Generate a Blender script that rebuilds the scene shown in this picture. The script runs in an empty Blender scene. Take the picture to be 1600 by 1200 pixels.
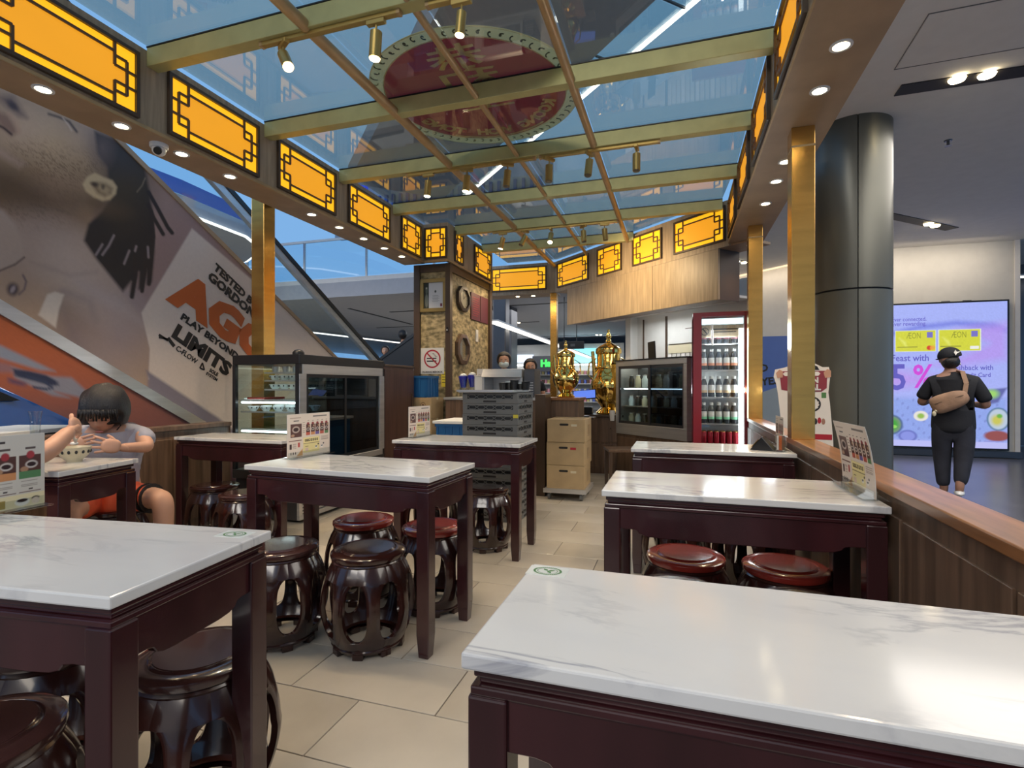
import bpy, bmesh, math, random
import numpy as np
from mathutils import Matrix, Vector
from math import sin, cos, pi, radians, atan, hypot
random.seed(7); np.random.seed(7)
C = bpy.context.scene.collection
SC = bpy.context.scene

# ---------------------------------------------------------------- camera, world, exposure
TH = atan(260/821.0)
cd = bpy.data.cameras.new('camera'); cam = bpy.data.objects.new('camera', cd); C.objects.link(cam)
cam.location = (0, 0, 1.2); cam.rotation_euler = (pi/2, 0, TH)
cd.sensor_width = 36; cd.lens = 36*821/1600.0; cd.shift_y = 2/1600.0; cd.clip_start = .02
SC.camera = cam
SC.view_settings.view_transform = 'Standard'; SC.view_settings.look = 'None'
SC.view_settings.exposure = 0.0; SC.view_settings.gamma = 1.0
SC.view_settings.use_curve_mapping = False
SC.cycles.use_denoising = True
SC.cycles.max_bounces = 7; SC.cycles.diffuse_bounces = 3; SC.cycles.glossy_bounces = 4
SC.cycles.transparent_max_bounces = 24; SC.cycles.transmission_bounces = 4
SC.cycles.sample_clamp_indirect = 4
W = bpy.data.worlds.new('mall_skylight'); SC.world = W; W.use_nodes = True
bgn = W.node_tree.nodes['Background']
bgn.inputs[0].default_value = (.215, .445, .79, 1); bgn.inputs[1].default_value = 1.0
def lamp(name, kind, loc, energy, col=(1, 1, 1), size=.1, rot=(0, 0, 0), spot=None, blend=.6, parent=None, sy=None):
    l = bpy.data.lights.new(name, kind); l.energy = energy; l.color = col
    if kind == 'AREA':
        l.size = size
        if sy: l.shape = 'RECTANGLE'; l.size_y = sy
    else:
        l.shadow_soft_size = size
    if kind == 'SPOT': l.spot_size = spot; l.spot_blend = blend
    o = bpy.data.objects.new(name, l); C.objects.link(o); o.location = loc; o.rotation_euler = rot
    if parent: o.parent = parent
    return o
# ceiling lighting of the mall corridor and hall (large areas), plus added fill lights
CORR = 250
lamp('corridor_ceiling_light', 'AREA', (3.4, 3.5, 3.55), CORR, (1, .93, .84), 2.5, sy=7)
lamp('fill_light_behind', 'AREA', (-1.6, -5.5, 6.5), 420, (1, .93, .83), 5, rot=(radians(52), 0, 0), sy=2.5)  # unseen fill added behind the camera to lift the ambient level
lamp('left_fill_light', 'AREA', (-10, 6, 4.6), 420, (1, .95, .88), 4, sy=5)  # added fill, no fitting: brightens the upper slab by floor bounce
lamp('wall_fill_light', 'AREA', (-2, -6.6, 4.6), 260, (1, .86, .68), 8, sy=1.5)  # unseen lamp added to light the wall behind the camera for fill
lamp('hall_ceiling_light', 'AREA', (-4, 17, 3.5), 330, (.95, .97, 1), 10, sy=6)
lamp('wall_washer', 'AREA', (3.6, 10.2, 3.5), 22, (1, .86, .68), 2.8, sy=.25, rot=(radians(25), 0, 0))

# ---------------------------------------------------------------- materials
def s2l(c):
    c = [v/255.0 for v in c]
    return tuple(v/12.92 if v <= .04045 else ((v+.055)/1.055)**2.4 for v in c)
def mat(name, col, rough=.5, metal=0, noise=0, nscale=8, bump=0, bscale=60, emit=0, coat=0, stretch=None, spec=.5, alpha=1, col2=None):
    m = bpy.data.materials.new(name); m.use_nodes = True
    nt = m.node_tree; b = nt.nodes['Principled BSDF']; N = nt.nodes; L = nt.links
    c = (*col, 1) if len(col) == 3 else col
    b.inputs['Base Color'].default_value = c
    b.inputs['Roughness'].default_value = rough; b.inputs['Metallic'].default_value = metal
    b.inputs['Specular IOR Level'].default_value = spec
    if coat: b.inputs['Coat Weight'].default_value = coat; b.inputs['Coat Roughness'].default_value = .08
    if alpha < 1: b.inputs['Alpha'].default_value = alpha
    tc = N.new('ShaderNodeTexCoord'); mp = N.new('ShaderNodeMapping'); L.new(tc.outputs['Object'], mp.inputs[0])
    if stretch: mp.inputs['Scale'].default_value = stretch
    nz = N.new('ShaderNodeTexNoise'); nz.inputs['Scale'].default_value = nscale; nz.inputs['Detail'].default_value = 6
    L.new(mp.outputs[0], nz.inputs['Vector'])
    mx = N.new('ShaderNodeMix'); mx.data_type = 'RGBA'
    k = max(noise, .02)
    c2 = col2 or tuple(max(0, v*(1-k)) for v in c[:3]); c1 = c[:3] if col2 else tuple(min(1, v*(1+k*.6)) for v in c[:3])
    mx.inputs[6].default_value = (*c2, 1); mx.inputs[7].default_value = (*c1, 1)
    mr = N.new('ShaderNodeMapRange'); mr.inputs[1].default_value = .35; mr.inputs[2].default_value = .65
    L.new(nz.outputs[0], mr.inputs[0]); L.new(mr.outputs[0], mx.inputs[0])
    L.new(mx.outputs[2], b.inputs['Base Color'])
    if emit:
        L.new(mx.outputs[2], b.inputs['Emission Color']); b.inputs['Emission Strength'].default_value = emit
    if bump:
        n2 = N.new('ShaderNodeTexNoise'); n2.inputs['Scale'].default_value = bscale; L.new(mp.outputs[0], n2.inputs['Vector'])
        bp = N.new('ShaderNodeBump'); bp.inputs['Strength'].default_value = bump; bp.inputs['Distance'].default_value = .01
        L.new(n2.outputs[0], bp.inputs['Height']); L.new(bp.outputs[0], b.inputs['Normal'])
    return m
def glass(name, tint=(.86, .93, .95), rough=0, ior=1.5, boost=1.0):
    m = bpy.data.materials.new(name); m.use_nodes = True; nt = m.node_tree; N = nt.nodes; L = nt.links
    N.remove(N['Principled BSDF']); out = N['Material Output']
    t = N.new('ShaderNodeBsdfTransparent'); t.inputs[0].default_value = (*tint, 1)
    g = N.new('ShaderNodeBsdfGlossy'); g.inputs['Roughness'].default_value = rough
    lw = N.new('ShaderNodeLayerWeight'); lw.inputs[0].default_value = .5
    pw = N.new('ShaderNodeMath'); pw.operation = 'POWER'; pw.inputs[1].default_value = 5; L.new(lw.outputs['Facing'], pw.inputs[0])
    f = N.new('ShaderNodeMath'); f.operation = 'MULTIPLY_ADD'; f.inputs[1].default_value = .95; f.inputs[2].default_value = .045; L.new(pw.outputs[0], f.inputs[0])
    mu = N.new('ShaderNodeMath'); mu.operation = 'MULTIPLY'; mu.inputs[1].default_value = boost; mu.use_clamp = True
    x = N.new('ShaderNodeMixShader')
    L.new(f.outputs[0], mu.inputs[0]); L.new(mu.outputs[0], x.inputs[0]); L.new(t.outputs[0], x.inputs[1]); L.new(g.outputs[0], x.inputs[2]); L.new(x.outputs[0], out.inputs[0])
    return m
def emis(name, col, s):
    m = bpy.data.materials.new(name); m.use_nodes = True; N = m.node_tree.nodes
    b = N['Principled BSDF']; b.inputs['Base Color'].default_value = (*[v*.8 for v in col], 1); b.inputs['Roughness'].default_value = .6
    b.inputs['Emission Color'].default_value = (*col, 1); b.inputs['Emission Strength'].default_value = s
    return m
def printmat(name, emit=0, rough=.5, attr='print'):
    m = bpy.data.materials.new(name); m.use_nodes = True; nt = m.node_tree; b = nt.nodes['Principled BSDF']
    a = nt.nodes.new('ShaderNodeAttribute'); a.attribute_name = attr
    b.inputs['Roughness'].default_value = rough
    if emit:
        b.inputs['Base Color'].default_value = (.02, .02, .02, 1)
        nt.links.new(a.outputs['Color'], b.inputs['Emission Color']); b.inputs['Emission Strength'].default_value = emit
    else: nt.links.new(a.outputs['Color'], b.inputs['Base Color'])
    return m
def marble():
    m = mat('white_marble', (.64, .625, .60), .12, noise=.04, nscale=3)
    nt = m.node_tree; N = nt.nodes; L = nt.links; b = N['Principled BSDF']
    base = b.inputs['Base Color'].links[0].from_socket
    oi = N.new('ShaderNodeObjectInfo'); tc = N.new('ShaderNodeTexCoord')
    add = N.new('ShaderNodeVectorMath'); add.operation = 'ADD'
    sc = N.new('ShaderNodeVectorMath'); sc.operation = 'SCALE'; sc.inputs['Scale'].default_value = 7.3
    cb = N.new('ShaderNodeCombineXYZ'); L.new(oi.outputs['Random'], cb.inputs[0]); L.new(oi.outputs['Random'], cb.inputs[1])
    L.new(cb.outputs[0], sc.inputs[0]); L.new(tc.outputs['Object'], add.inputs[0]); L.new(sc.outputs[0], add.inputs[1])
    mp = N.new('ShaderNodeMapping'); mp.inputs['Rotation'].default_value = (0, 0, .55); mp.inputs['Scale'].default_value = (1.1, 3.6, 1)
    L.new(add.outputs[0], mp.inputs[0])
    nz = N.new('ShaderNodeTexNoise'); nz.inputs['Scale'].default_value = 1.7; nz.inputs['Detail'].default_value = 9; nz.inputs['Roughness'].default_value = .58; nz.inputs['Distortion'].default_value = .5
    L.new(mp.outputs[0], nz.inputs['Vector'])
    s = N.new('ShaderNodeMath'); s.operation = 'SUBTRACT'; s.inputs[1].default_value = .5; L.new(nz.outputs[0], s.inputs[0])
    ab = N.new('ShaderNodeMath'); ab.operation = 'ABSOLUTE'; L.new(s.outputs[0], ab.inputs[0])
    mr = N.new('ShaderNodeMapRange'); mr.inputs[1].default_value = 0; mr.inputs[2].default_value = .030; mr.inputs[3].default_value = 1; mr.inputs[4].default_value = 0
    L.new(ab.outputs[0], mr.inputs[0])
    n2 = N.new('ShaderNodeTexNoise'); n2.inputs['Scale'].default_value = 2.3; L.new(add.outputs[0], n2.inputs['Vector'])
    m2 = N.new('ShaderNodeMapRange'); m2.inputs[1].default_value = .42; m2.inputs[2].default_value = .62; L.new(n2.outputs[0], m2.inputs[0])
    mu = N.new('ShaderNodeMath'); mu.operation = 'MULTIPLY'; L.new(mr.outputs[0], mu.inputs[0]); L.new(m2.outputs[0], mu.inputs[1])
    mk = N.new('ShaderNodeMath'); mk.operation = 'MULTIPLY'; mk.inputs[1].default_value = .85; L.new(mu.outputs[0], mk.inputs[0])
    mx = N.new('ShaderNodeMix'); mx.data_type = 'RGBA'; mx.inputs[7].default_value = (.30, .30, .33, 1)
    L.new(mk.outputs[0], mx.inputs[0]); L.new(base, mx.inputs[6])
    n3 = N.new('ShaderNodeTexNoise'); n3.inputs['Scale'].default_value = 1.3; n3.inputs['Detail'].default_value = 7; L.new(mp.outputs[0], n3.inputs['Vector'])
    m3 = N.new('ShaderNodeMapRange'); m3.inputs[1].default_value = .5; m3.inputs[2].default_value = .8; m3.inputs[4].default_value = .6; L.new(n3.outputs[0], m3.inputs[0])
    mz = N.new('ShaderNodeMix'); mz.data_type = 'RGBA'; mz.inputs[7].default_value = (.52, .52, .54, 1)
    L.new(m3.outputs[0], mz.inputs[0]); L.new(mx.outputs[2], mz.inputs[6]); L.new(mz.outputs[2], b.inputs['Base Color'])
    return m
M = {}
M['marble'] = marble()
M['rosewood'] = mat('dark_rosewood_lacquer', (.034, .008, .010), .24, noise=.35, nscale=6, stretch=(1, 1, .15), coat=.5)
M['stoolwood'] = mat('black_brown_lacquer', (.030, .009, .007), .2, noise=.5, nscale=5, coat=.5)
M['redseat'] = mat('oxblood_lacquer', (.24, .026, .018), .2, noise=.3, nscale=5, coat=.8)
M['brownseat'] = mat('dark_brown_lacquer', (.045, .018, .016), .2, noise=.3, nscale=5, coat=.6)
M['tile'] = mat('beige_floor_tile', (.44, .39, .32), .24, noise=.10, nscale=2.5, bump=.02)
M['tile2'] = mat('pale_floor_tile', (.48, .43, .36), .22, noise=.10, nscale=2, bump=.02)
M['grout'] = mat('grout', (.12, .10, .09), .8)
M['darkfloor'] = mat('dark_corridor_floor', (.10, .10, .115), .25, noise=.2, nscale=3)
M['wood'] = mat('brown_wood_panelling', (.135, .080, .050), .38, noise=.35, nscale=4, stretch=(7, 7, .5))
M['sidewood'] = mat('dark_reddish_wood', (.085, .042, .034), .4, noise=.25, nscale=4, stretch=(7, 7, .5))
M['woodcap'] = mat('orange_brown_wood_cap', (.30, .125, .045), .3, noise=.35, nscale=5, stretch=(6, .6, 6), coat=.3)
M['greywood'] = mat('taupe_wood_laminate', (.37, .28, .185), .42, noise=.22, nscale=5, stretch=(8, 8, .6))
M['soffit'] = mat('brown_soffit_laminate', (.37, .255, .155), .5, noise=.12, nscale=4)
M['darkframe'] = mat('dark_brown_frame', (.070, .042, .026), .4)
M['latticewood'] = mat('brown_lattice_bars', (.12, .065, .03), .45)
M['brass'] = mat('brushed_brass', (.68, .40, .11), .22, .9, noise=.1, nscale=3, bump=.05, bscale=200, stretch=(1, 1, 8))
M['polbrass'] = mat('polished_brass', (.90, .62, .18), .07, 1, noise=.05)
M['beam'] = mat('gold_painted_beam', (.50, .47, .21), .38, .25, noise=.08)
M['bar'] = mat('bronze_tube', (.48, .33, .17), .4, .3, noise=.1)
M['spot'] = mat('gold_spotlight_housing', (.50, .36, .12), .35, .6)
M['glow'] = emis('amber_light_box', (1.0, .50, .012), .98); M['glow2'] = emis('amber_light_box_centre', (.86, .35, .016), .86)
M['lampwhite'] = emis('warm_lamp_lens', (1, .82, .5), 26)
M['lampsmall'] = emis('warm_lamp_lens_small', (1, .84, .55), 14)
M['coolwhite'] = emis('cool_tube', (.9, .97, 1), 7)
M['lamp_off'] = mat('unlit_lens', (.16, .13, .08), .3)
M['roofglass'] = glass('roof_glass', (.86, .84, .77), boost=1.9)
M['caseglass'] = glass('case_glass', (.90, .96, .95), boost=1.2)
M['bluishglass'] = glass('balustrade_glass', (.90, .96, .98), boost=1.1)
M['acrylic'] = glass('clear_acrylic', (.95, .97, .97), boost=1.3)
M['steel'] = mat('brushed_steel', (.58, .57, .56), .30, .65, noise=.1, nscale=3, stretch=(.5, .5, 9))
M['darksteel'] = mat('dark_steel', (.12, .12, .13), .32, .8)
M['black'] = mat('black_plastic', (.012, .012, .013), .3)
M['blackmetal'] = mat('black_metal', (.02, .02, .022), .35, .3)
M['white'] = mat('white_plastic', (.75, .75, .74), .4)
M['paper'] = mat('white_paper', (.78, .74, .68), .5)
M['red'] = mat('red_metal', (.21, .012, .022), .3, coat=.3)
M['column'] = mat('grey_metal_cladding', (.115, .115, .098), .36, .5, noise=.06, nscale=2)
M['ceiling'] = mat('white_ceiling', (.72, .69, .66), .8, noise=.03)
M['ceilingfar'] = mat('grey_hall_ceiling', (.42, .42, .45), .8, noise=.03)
M['slot'] = mat('black_recess', (.012, .010, .010), .6)
M['wallwhite'] = mat('white_wall', (.58, .56, .52), .7, noise=.03)
M['wallpaper'] = mat('mottled_cream_wallpaper', (.56, .44, .24), .6, nscale=13, col2=(.16, .13, .06), stretch=(1, 1, 1.8))
M['crate'] = mat('grey_plastic_crate', (.135, .135, .13), .5)
M['bluecrate'] = mat('blue_plastic_crate', (.015, .11, .30), .4)
M['cardboard'] = mat('cardboard', (.42, .30, .16), .75, noise=.08)
M['skin'] = mat('skin', (.55, .30, .20), .5, noise=.06)
M['skindark'] = mat('tan_skin', (.36, .19, .13), .5, noise=.06)
M['hair'] = mat('black_hair', (.013, .010, .010), .38, noise=.6, nscale=20, bump=.5, bscale=60, stretch=(6, 6, .8))
M['hairbrown'] = mat('brown_hair', (.05, .03, .02), .5, noise=.5, nscale=30, bump=.5, bscale=90)
M['blackcloth'] = mat('black_cotton', (.008, .009, .014), .85, bump=.2, bscale=40)
M['darkcloth'] = mat('charcoal_trousers', (.018, .020, .032), .85, noise=.2, nscale=9, bump=.3, bscale=25)
M['greycloth'] = mat('grey_cotton', (.34, .34, .40), .85, bump=.25, bscale=30)
M['tanbag'] = mat('tan_canvas', (.30, .18, .115), .7, noise=.15, nscale=12, bump=.3, bscale=40)
M['pinkcloth'] = mat('pink_cotton', (.42, .2, .19), .85)
M['orangecloth'] = mat('orange_shorts', (.75, .11, .04), .7)
M['maskblue'] = mat('pale_mask', (.68, .76, .78), .8)
M['cream'] = mat('cream_porcelain', (.62, .55, .38), .25)
M['bluepaint'] = mat('blue_car_paint', (.01, .12, .42), .12, coat=1)
M['menu'] = printmat('menu_print', rough=.35)
M['print'] = printmat('poster_print', rough=.6)
M['screen'] = printmat('screen_image', emit=.95)
M['green'] = mat('green_ink', (.08, .22, .07), .5)
M['ink'] = mat('black_ink', (.012, .011, .012), .5)
M['orangeink'] = mat('orange_ink', (.46, .10, .018), .5)
M['whiteink'] = mat('white_ink', (.7, .7, .68), .5)
M['redink'] = mat('red_ink', (.40, .015, .03), .5)
def transl(name, col):
    m = mat(name, col, .4); nt = m.node_tree; b = nt.nodes['Principled BSDF']; o = nt.nodes['Material Output']
    tr = nt.nodes.new('ShaderNodeBsdfTranslucent'); tr.inputs[0].default_value = (*col, 1); mx = nt.nodes.new('ShaderNodeMixShader'); mx.inputs[0].default_value = .5
    nt.links.new(b.outputs[0], mx.inputs[1]); nt.links.new(tr.outputs[0], mx.inputs[2]); nt.links.new(mx.outputs[0], o.inputs[0]); return m
M['signred'] = transl('dark_red_acrylic', (.36, .055, .065)); M['signborder'] = transl('gold_acrylic', (.75, .68, .38))
M['signgold'] = mat('gold_sign_print', (.45, .44, .26), .4, noise=.2, nscale=30); M['signletter'] = mat('pale_gold_sign_letters', (.95, .93, .66), .5); M['maroon'] = mat('maroon_board', (.11, .018, .03), .5); M['oldgold'] = mat('old_gold_frame', (.30, .21, .07), .4, .3)
M['signdark'] = mat('dark_scroll_print', (.06, .075, .05), .5)
M['mirror'] = mat('mirror', (.6, .58, .52), .08, .9)

# ---------------------------------------------------------------- mesh helpers
class MB:
    def __init__(s): s.v = []; s.f = []
    def add(s, vs, fs):
        n = len(s.v); s.v += [tuple(v) for v in vs]; s.f += [tuple(i+n for i in f) for f in fs]; return s
    def box(s, x0, x1, y0, y1, z0, z1):
        return s.add([(x0, y0, z0), (x1, y0, z0), (x1, y1, z0), (x0, y1, z0), (x0, y0, z1), (x1, y0, z1), (x1, y1, z1), (x0, y1, z1)],
                     [(0, 3, 2, 1), (4, 5, 6, 7), (0, 1, 5, 4), (1, 2, 6, 5), (2, 3, 7, 6), (3, 0, 4, 7)])
    def cbox(s, cx, cy, cz, sx, sy, sz): return s.box(cx-sx/2, cx+sx/2, cy-sy/2, cy+sy/2, cz-sz/2, cz+sz/2)
    def seg(s, p, q, w, h=None, up=(0, 0, 1)):
        p = Vector(p); q = Vector(q); d = (q-p).normalized(); u = Vector(up)
        if abs(d.dot(u)) > .98: u = Vector((0, 1, 0))
        r = d.cross(u).normalized(); u = r.cross(d).normalized(); h = h or w
        vs = [e+r*a*w/2+u*b*h/2 for e in (p, q) for a, b in ((-1, -1), (1, -1), (1, 1), (-1, 1))]
        return s.add(vs, [(0, 1, 2, 3), (7, 6, 5, 4), (0, 4, 5, 1), (1, 5, 6, 2), (2, 6, 7, 3), (3, 7, 4, 0)])
    def lathe(s, prof, n=24, c=(0, 0, 0), axis='z', cap=True):
        vs = []; fs = []
        for r, z in prof:
            for i in range(n):
                a = 2*pi*i/n; p = (r*cos(a), r*sin(a), z)
                if axis == 'y': p = (p[0], p[2], -p[1])
                if axis == 'x': p = (p[2], p[0], p[1])
                vs.append((p[0]+c[0], p[1]+c[1], p[2]+c[2]))
        for k in range(len(prof)-1):
            for i in range(n): fs.append((k*n+i, k*n+(i+1) % n, (k+1)*n+(i+1) % n, (k+1)*n+i))
        if cap: fs.append(tuple(range(n-1, -1, -1))); fs.append(tuple((len(prof)-1)*n+i for i in range(n)))
        return s.add(vs, fs)
    def cyl(s, p, q, r, n=16, r2=None):
        p = Vector(p); q = Vector(q); d = (q-p).normalized(); u = Vector((0, 0, 1)) if abs(d.z) < .9 else Vector((0, 1, 0))
        a = d.cross(u).normalized(); b = d.cross(a).normalized(); r2 = r if r2 is None else r2
        vs = [p+(a*cos(2*pi*i/n)+b*sin(2*pi*i/n))*r for i in range(n)]+[q+(a*cos(2*pi*i/n)+b*sin(2*pi*i/n))*r2 for i in range(n)]
        return s.add(vs, [(i, (i+1) % n, n+(i+1) % n, n+i) for i in range(n)]+[tuple(range(n-1, -1, -1)), tuple(range(n, 2*n))])
    def path(s, pts, r, n=8):
        for a, b in zip(pts, pts[1:]): s.cyl(a, b, r, n)
        return s
    def prism(s, poly, z0, z1):
        n = len(poly)
        return s.add([(x, y, z0) for x, y in poly]+[(x, y, z1) for x, y in poly],
                     [tuple(range(n-1, -1, -1)), tuple(range(n, 2*n))]+[(i, (i+1) % n, n+(i+1) % n, n+i) for i in range(n)])
    def ell(s, c, r, nu=16, nv=10, ex=None):
        vs = []; fs = []
        for j in range(nv+1):
            t = pi*j/nv
            for i in range(nu):
                a = 2*pi*i/nu; x, y, z = sin(t)*cos(a), sin(t)*sin(a), cos(t)
                if ex: x, y, z = ex(x, y, z)
                vs.append((c[0]+r[0]*x, c[1]+r[1]*y, c[2]+r[2]*z))
        for j in range(nv):
            for i in range(nu): fs.append((j*nu+i, (j+1)*nu+i, (j+1)*nu+(i+1) % nu, j*nu+(i+1) % nu))
        return s.add(vs, fs)
    def xf(s, mx, start=0):
        s.v[start:] = [tuple(mx @ Vector(v)) for v in s.v[start:]]; return s
def build(name, mb, m, parent=None, bevel=0, smooth=False, loc=None, mx=None):
    me = bpy.data.meshes.new(name); me.from_pydata([tuple(v) for v in mb.v], [], mb.f)
    bm = bmesh.new(); bm.from_mesh(me)
    bmesh.ops.remove_doubles(bm, verts=bm.verts, dist=1e-6)
    bmesh.ops.recalc_face_normals(bm, faces=bm.faces)
    if bevel:
        es = [e for e in bm.edges if len(e.link_faces) == 2 and e.calc_face_angle(0) > .6]
        bmesh.ops.bevel(bm, geom=es, offset=bevel, segments=1 if bevel < .003 else 2, affect='EDGES', profile=.5, clamp_overlap=True)
    bm.to_mesh(me); bm.free(); me.materials.append(M[m] if isinstance(m, str) else m)
    if smooth:
        me.polygons.foreach_set('use_smooth', [True]*len(me.polygons))
        me.set_sharp_from_angle(angle=radians(smooth if smooth is not True else 40))
    o = bpy.data.objects.new(name, me); C.objects.link(o)
    if parent: o.parent = parent
    if mx is not None: o.matrix_basis = mx
    if loc: o.location = loc
    return o
def tag(o, label=None, cat=None, group=None, kind=None):
    if label: o['label'] = label
    if cat: o['category'] = cat
    if group: o['group'] = group
    if kind: o['kind'] = kind
    return o
def thing(name, label, cat, loc=(0, 0, 0), rz=0, group=None):
    o = bpy.data.objects.new(name, None); C.objects.link(o); o.location = loc; o.rotation_euler = (0, 0, rz)
    return tag(o, label, cat, group)
def struct(name, mb=None, m=None, label=None, **k):
    o = build(name, mb, m, **k) if mb else thing(name, None, None)
    if label: o['label'] = label
    o['kind'] = 'structure'; return o
def dup(root, loc, rz=0, label=None, group=None):
    def cp(o, par):
        c = o.copy(); C.objects.link(c)
        if par: c.parent = par
        for ch in o.children: cp(ch, c)
        return c
    r = cp(root, None); r.location = loc; r.rotation_euler = (0, 0, rz)
    if label: r['label'] = label
    if group: r['group'] = group
    return r
def plane(o, right, up):
    r = Vector(right).normalized(); u = Vector(up).normalized(); n = r.cross(u)
    m = Matrix((r, u, n)).transposed().to_4x4(); m.translation = Vector(o); return m
def text(name, body, size, m, mx, parent=None, align='CENTER', ext=.0006, bold=0, width=None, flip=False, spacing=1.0):
    c = bpy.data.curves.new(name, 'FONT'); c.body = body; c.size = size; c.align_x = align; c.align_y = 'CENTER'
    c.extrude = ext; c.offset = bold; c.resolution_u = 2; c.space_character = spacing
    o = bpy.data.objects.new(name, c); C.objects.link(o)
    bpy.context.view_layer.update(); dg = bpy.context.evaluated_depsgraph_get()
    me = bpy.data.meshes.new_from_object(o.evaluated_get(dg)); bpy.data.objects.remove(o)
    if not len(me.vertices): return None
    if width:
        xs = [v.co.x for v in me.vertices]; k = width/(max(xs)-min(xs))
        for v in me.vertices: v.co.x *= k
    if flip:
        for v in me.vertices: v.co.x *= -1
        me.flip_normals()
    me.materials.clear(); me.materials.append(M[m] if isinstance(m, str) else m)
    t = bpy.data.objects.new(name, me); C.objects.link(t); t.matrix_basis = mx
    if parent: t.parent = parent
    return t

# --- flat print: a colour grid lying in its own plane
def pmask(P, Q, pts, soft):
    pts = np.array(pts, float); n = len(pts); inside = np.zeros(P.shape, bool); dmin = np.full(P.shape, 1e9)
    for i in range(n):
        x1, y1 = pts[i]; x2, y2 = pts[(i+1) % n]
        cnd = ((y1 > Q) != (y2 > Q)) & (P < (x2-x1)*(Q-y1)/((y2-y1) or 1e-9)+x1); inside ^= cnd
        dx, dy = x2-x1, y2-y1; t = np.clip(((P-x1)*dx+(Q-y1)*dy)/(dx*dx+dy*dy+1e-12), 0, 1)
        dmin = np.minimum(dmin, np.hypot(P-x1-t*dx, Q-y1-t*dy))
    sd = np.where(inside, dmin, -dmin)
    return np.clip(sd/max(soft, 1e-6)*.5+.5, 0, 1)
class Paint:
    def __init__(s, P, Q, bg): s.P = P; s.Q = Q; s.c = np.zeros(P.shape+(3,)); s.c[:] = s2l(bg)
    def put(s, m, col, a=1):
        col = np.array(s2l(col)) if not isinstance(col, np.ndarray) else col
        s.c = s.c*(1-(m*a)[..., None])+col*(m*a)[..., None]; return s
    def poly(s, pts, col, soft=1, a=1): return s.put(pmask(s.P, s.Q, pts, soft), col, a)
    def ell(s, cx, cy, rx, ry, col, soft=.15, a=1, ang=0):
        X = s.P-cx; Y = s.Q-cy; ca, sa = cos(ang), sin(ang); U = (X*ca+Y*sa)/rx; V = (-X*sa+Y*ca)/ry
        return s.put(np.clip((1-np.hypot(U, V))/soft*.5+.5, 0, 1), col, a)
    def rect(s, x0, y0, x1, y1, col, a=1, soft=0):
        if soft: return s.poly([(x0, y0), (x1, y0), (x1, y1), (x0, y1)], col, soft, a)
        return s.put(((s.P >= x0) & (s.P <= x1) & (s.Q >= y0) & (s.Q <= y1)).astype(float), col, a)
    def line(s, pts, w, col, soft=1, a=1):
        d = np.full(s.P.shape, 1e9)
        for (x1, y1), (x2, y2) in zip(pts, pts[1:]):
            dx, dy = x2-x1, y2-y1; t = np.clip(((s.P-x1)*dx+(s.Q-y1)*dy)/(dx*dx+dy*dy+1e-12), 0, 1)
            d = np.minimum(d, np.hypot(s.P-x1-t*dx, s.Q-y1-t*dy))
        return s.put(np.clip((w/2-d)/soft+.5, 0, 1), col, a)
    def grain(s, k, sc=1): 
        r = np.random.rand(*s.P.shape)
        if sc > 1: r = (r+np.roll(r, 1, 0)+np.roll(r, 1, 1)+np.roll(r, 2, 0)+np.roll(r, 2, 1))/5
        s.c = np.clip(s.c*(1+k*(r[..., None]-.5)*2), 0, 1); return s
def printgrid(name, pos, col, m, parent=None, mx=None):
    """pos: (ny,nx,3) points; col: (ny,nx,3)"""
    ny, nx = pos.shape[:2]; me = bpy.data.meshes.new(name)
    i = np.arange(ny*nx).reshape(ny, nx)
    f = np.stack([i[:-1, :-1], i[:-1, 1:], i[1:, 1:], i[1:, :-1]], -1).reshape(-1, 4)
    me.from_pydata(pos.reshape(-1, 3).tolist(), [], f.tolist())
    a = me.color_attributes.new('print', 'FLOAT_COLOR', 'POINT')
    c4 = np.ones((ny*nx, 4), np.float32); c4[:, :3] = col.reshape(-1, 3); a.data.foreach_set('color', c4.ravel())
    me.materials.append(M[m] if isinstance(m, str) else m)
    o = bpy.data.objects.new(name, me); C.objects.link(o)
    if parent: o.parent = parent
    if mx is not None: o.matrix_basis = mx
    return o
def flatprint(name, w, h, nx, ny, fn, m, mx, parent, bend=None, z=.001, unit=(1, 1)):
    U, V = np.meshgrid(np.linspace(0, 1, nx), np.linspace(0, 1, ny))
    col = fn(U*unit[0], (1-V)*unit[1])
    pos = np.zeros((ny, nx, 3)); pos[..., 0] = (U-.5)*w; pos[..., 1] = V*h; pos[..., 2] = z+(bend(V) if bend else 0)
    return printgrid(name, pos, col, m, parent, mx)
# photo measurements -> points on real planes
cTH, sTH = cos(TH), sin(TH)
def px_on_X(px, py, X):
    k = (px-800)/821.0; f = X/(k*cTH-sTH); return (X, f*(k*sTH+cTH), 1.2-(py-602)*f/821.0)
def XtoP(X, Y, Z):
    r = X*cTH+Y*sTH; w = -X*sTH+Y*cTH; return 800+821*r/w, 602+821*(1.2-Z)/w
ORD = ['first', 'second', 'third', 'fourth', 'fifth', 'sixth', 'seventh', 'eighth', 'ninth', 'tenth', 'eleventh', 'twelfth']
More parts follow.
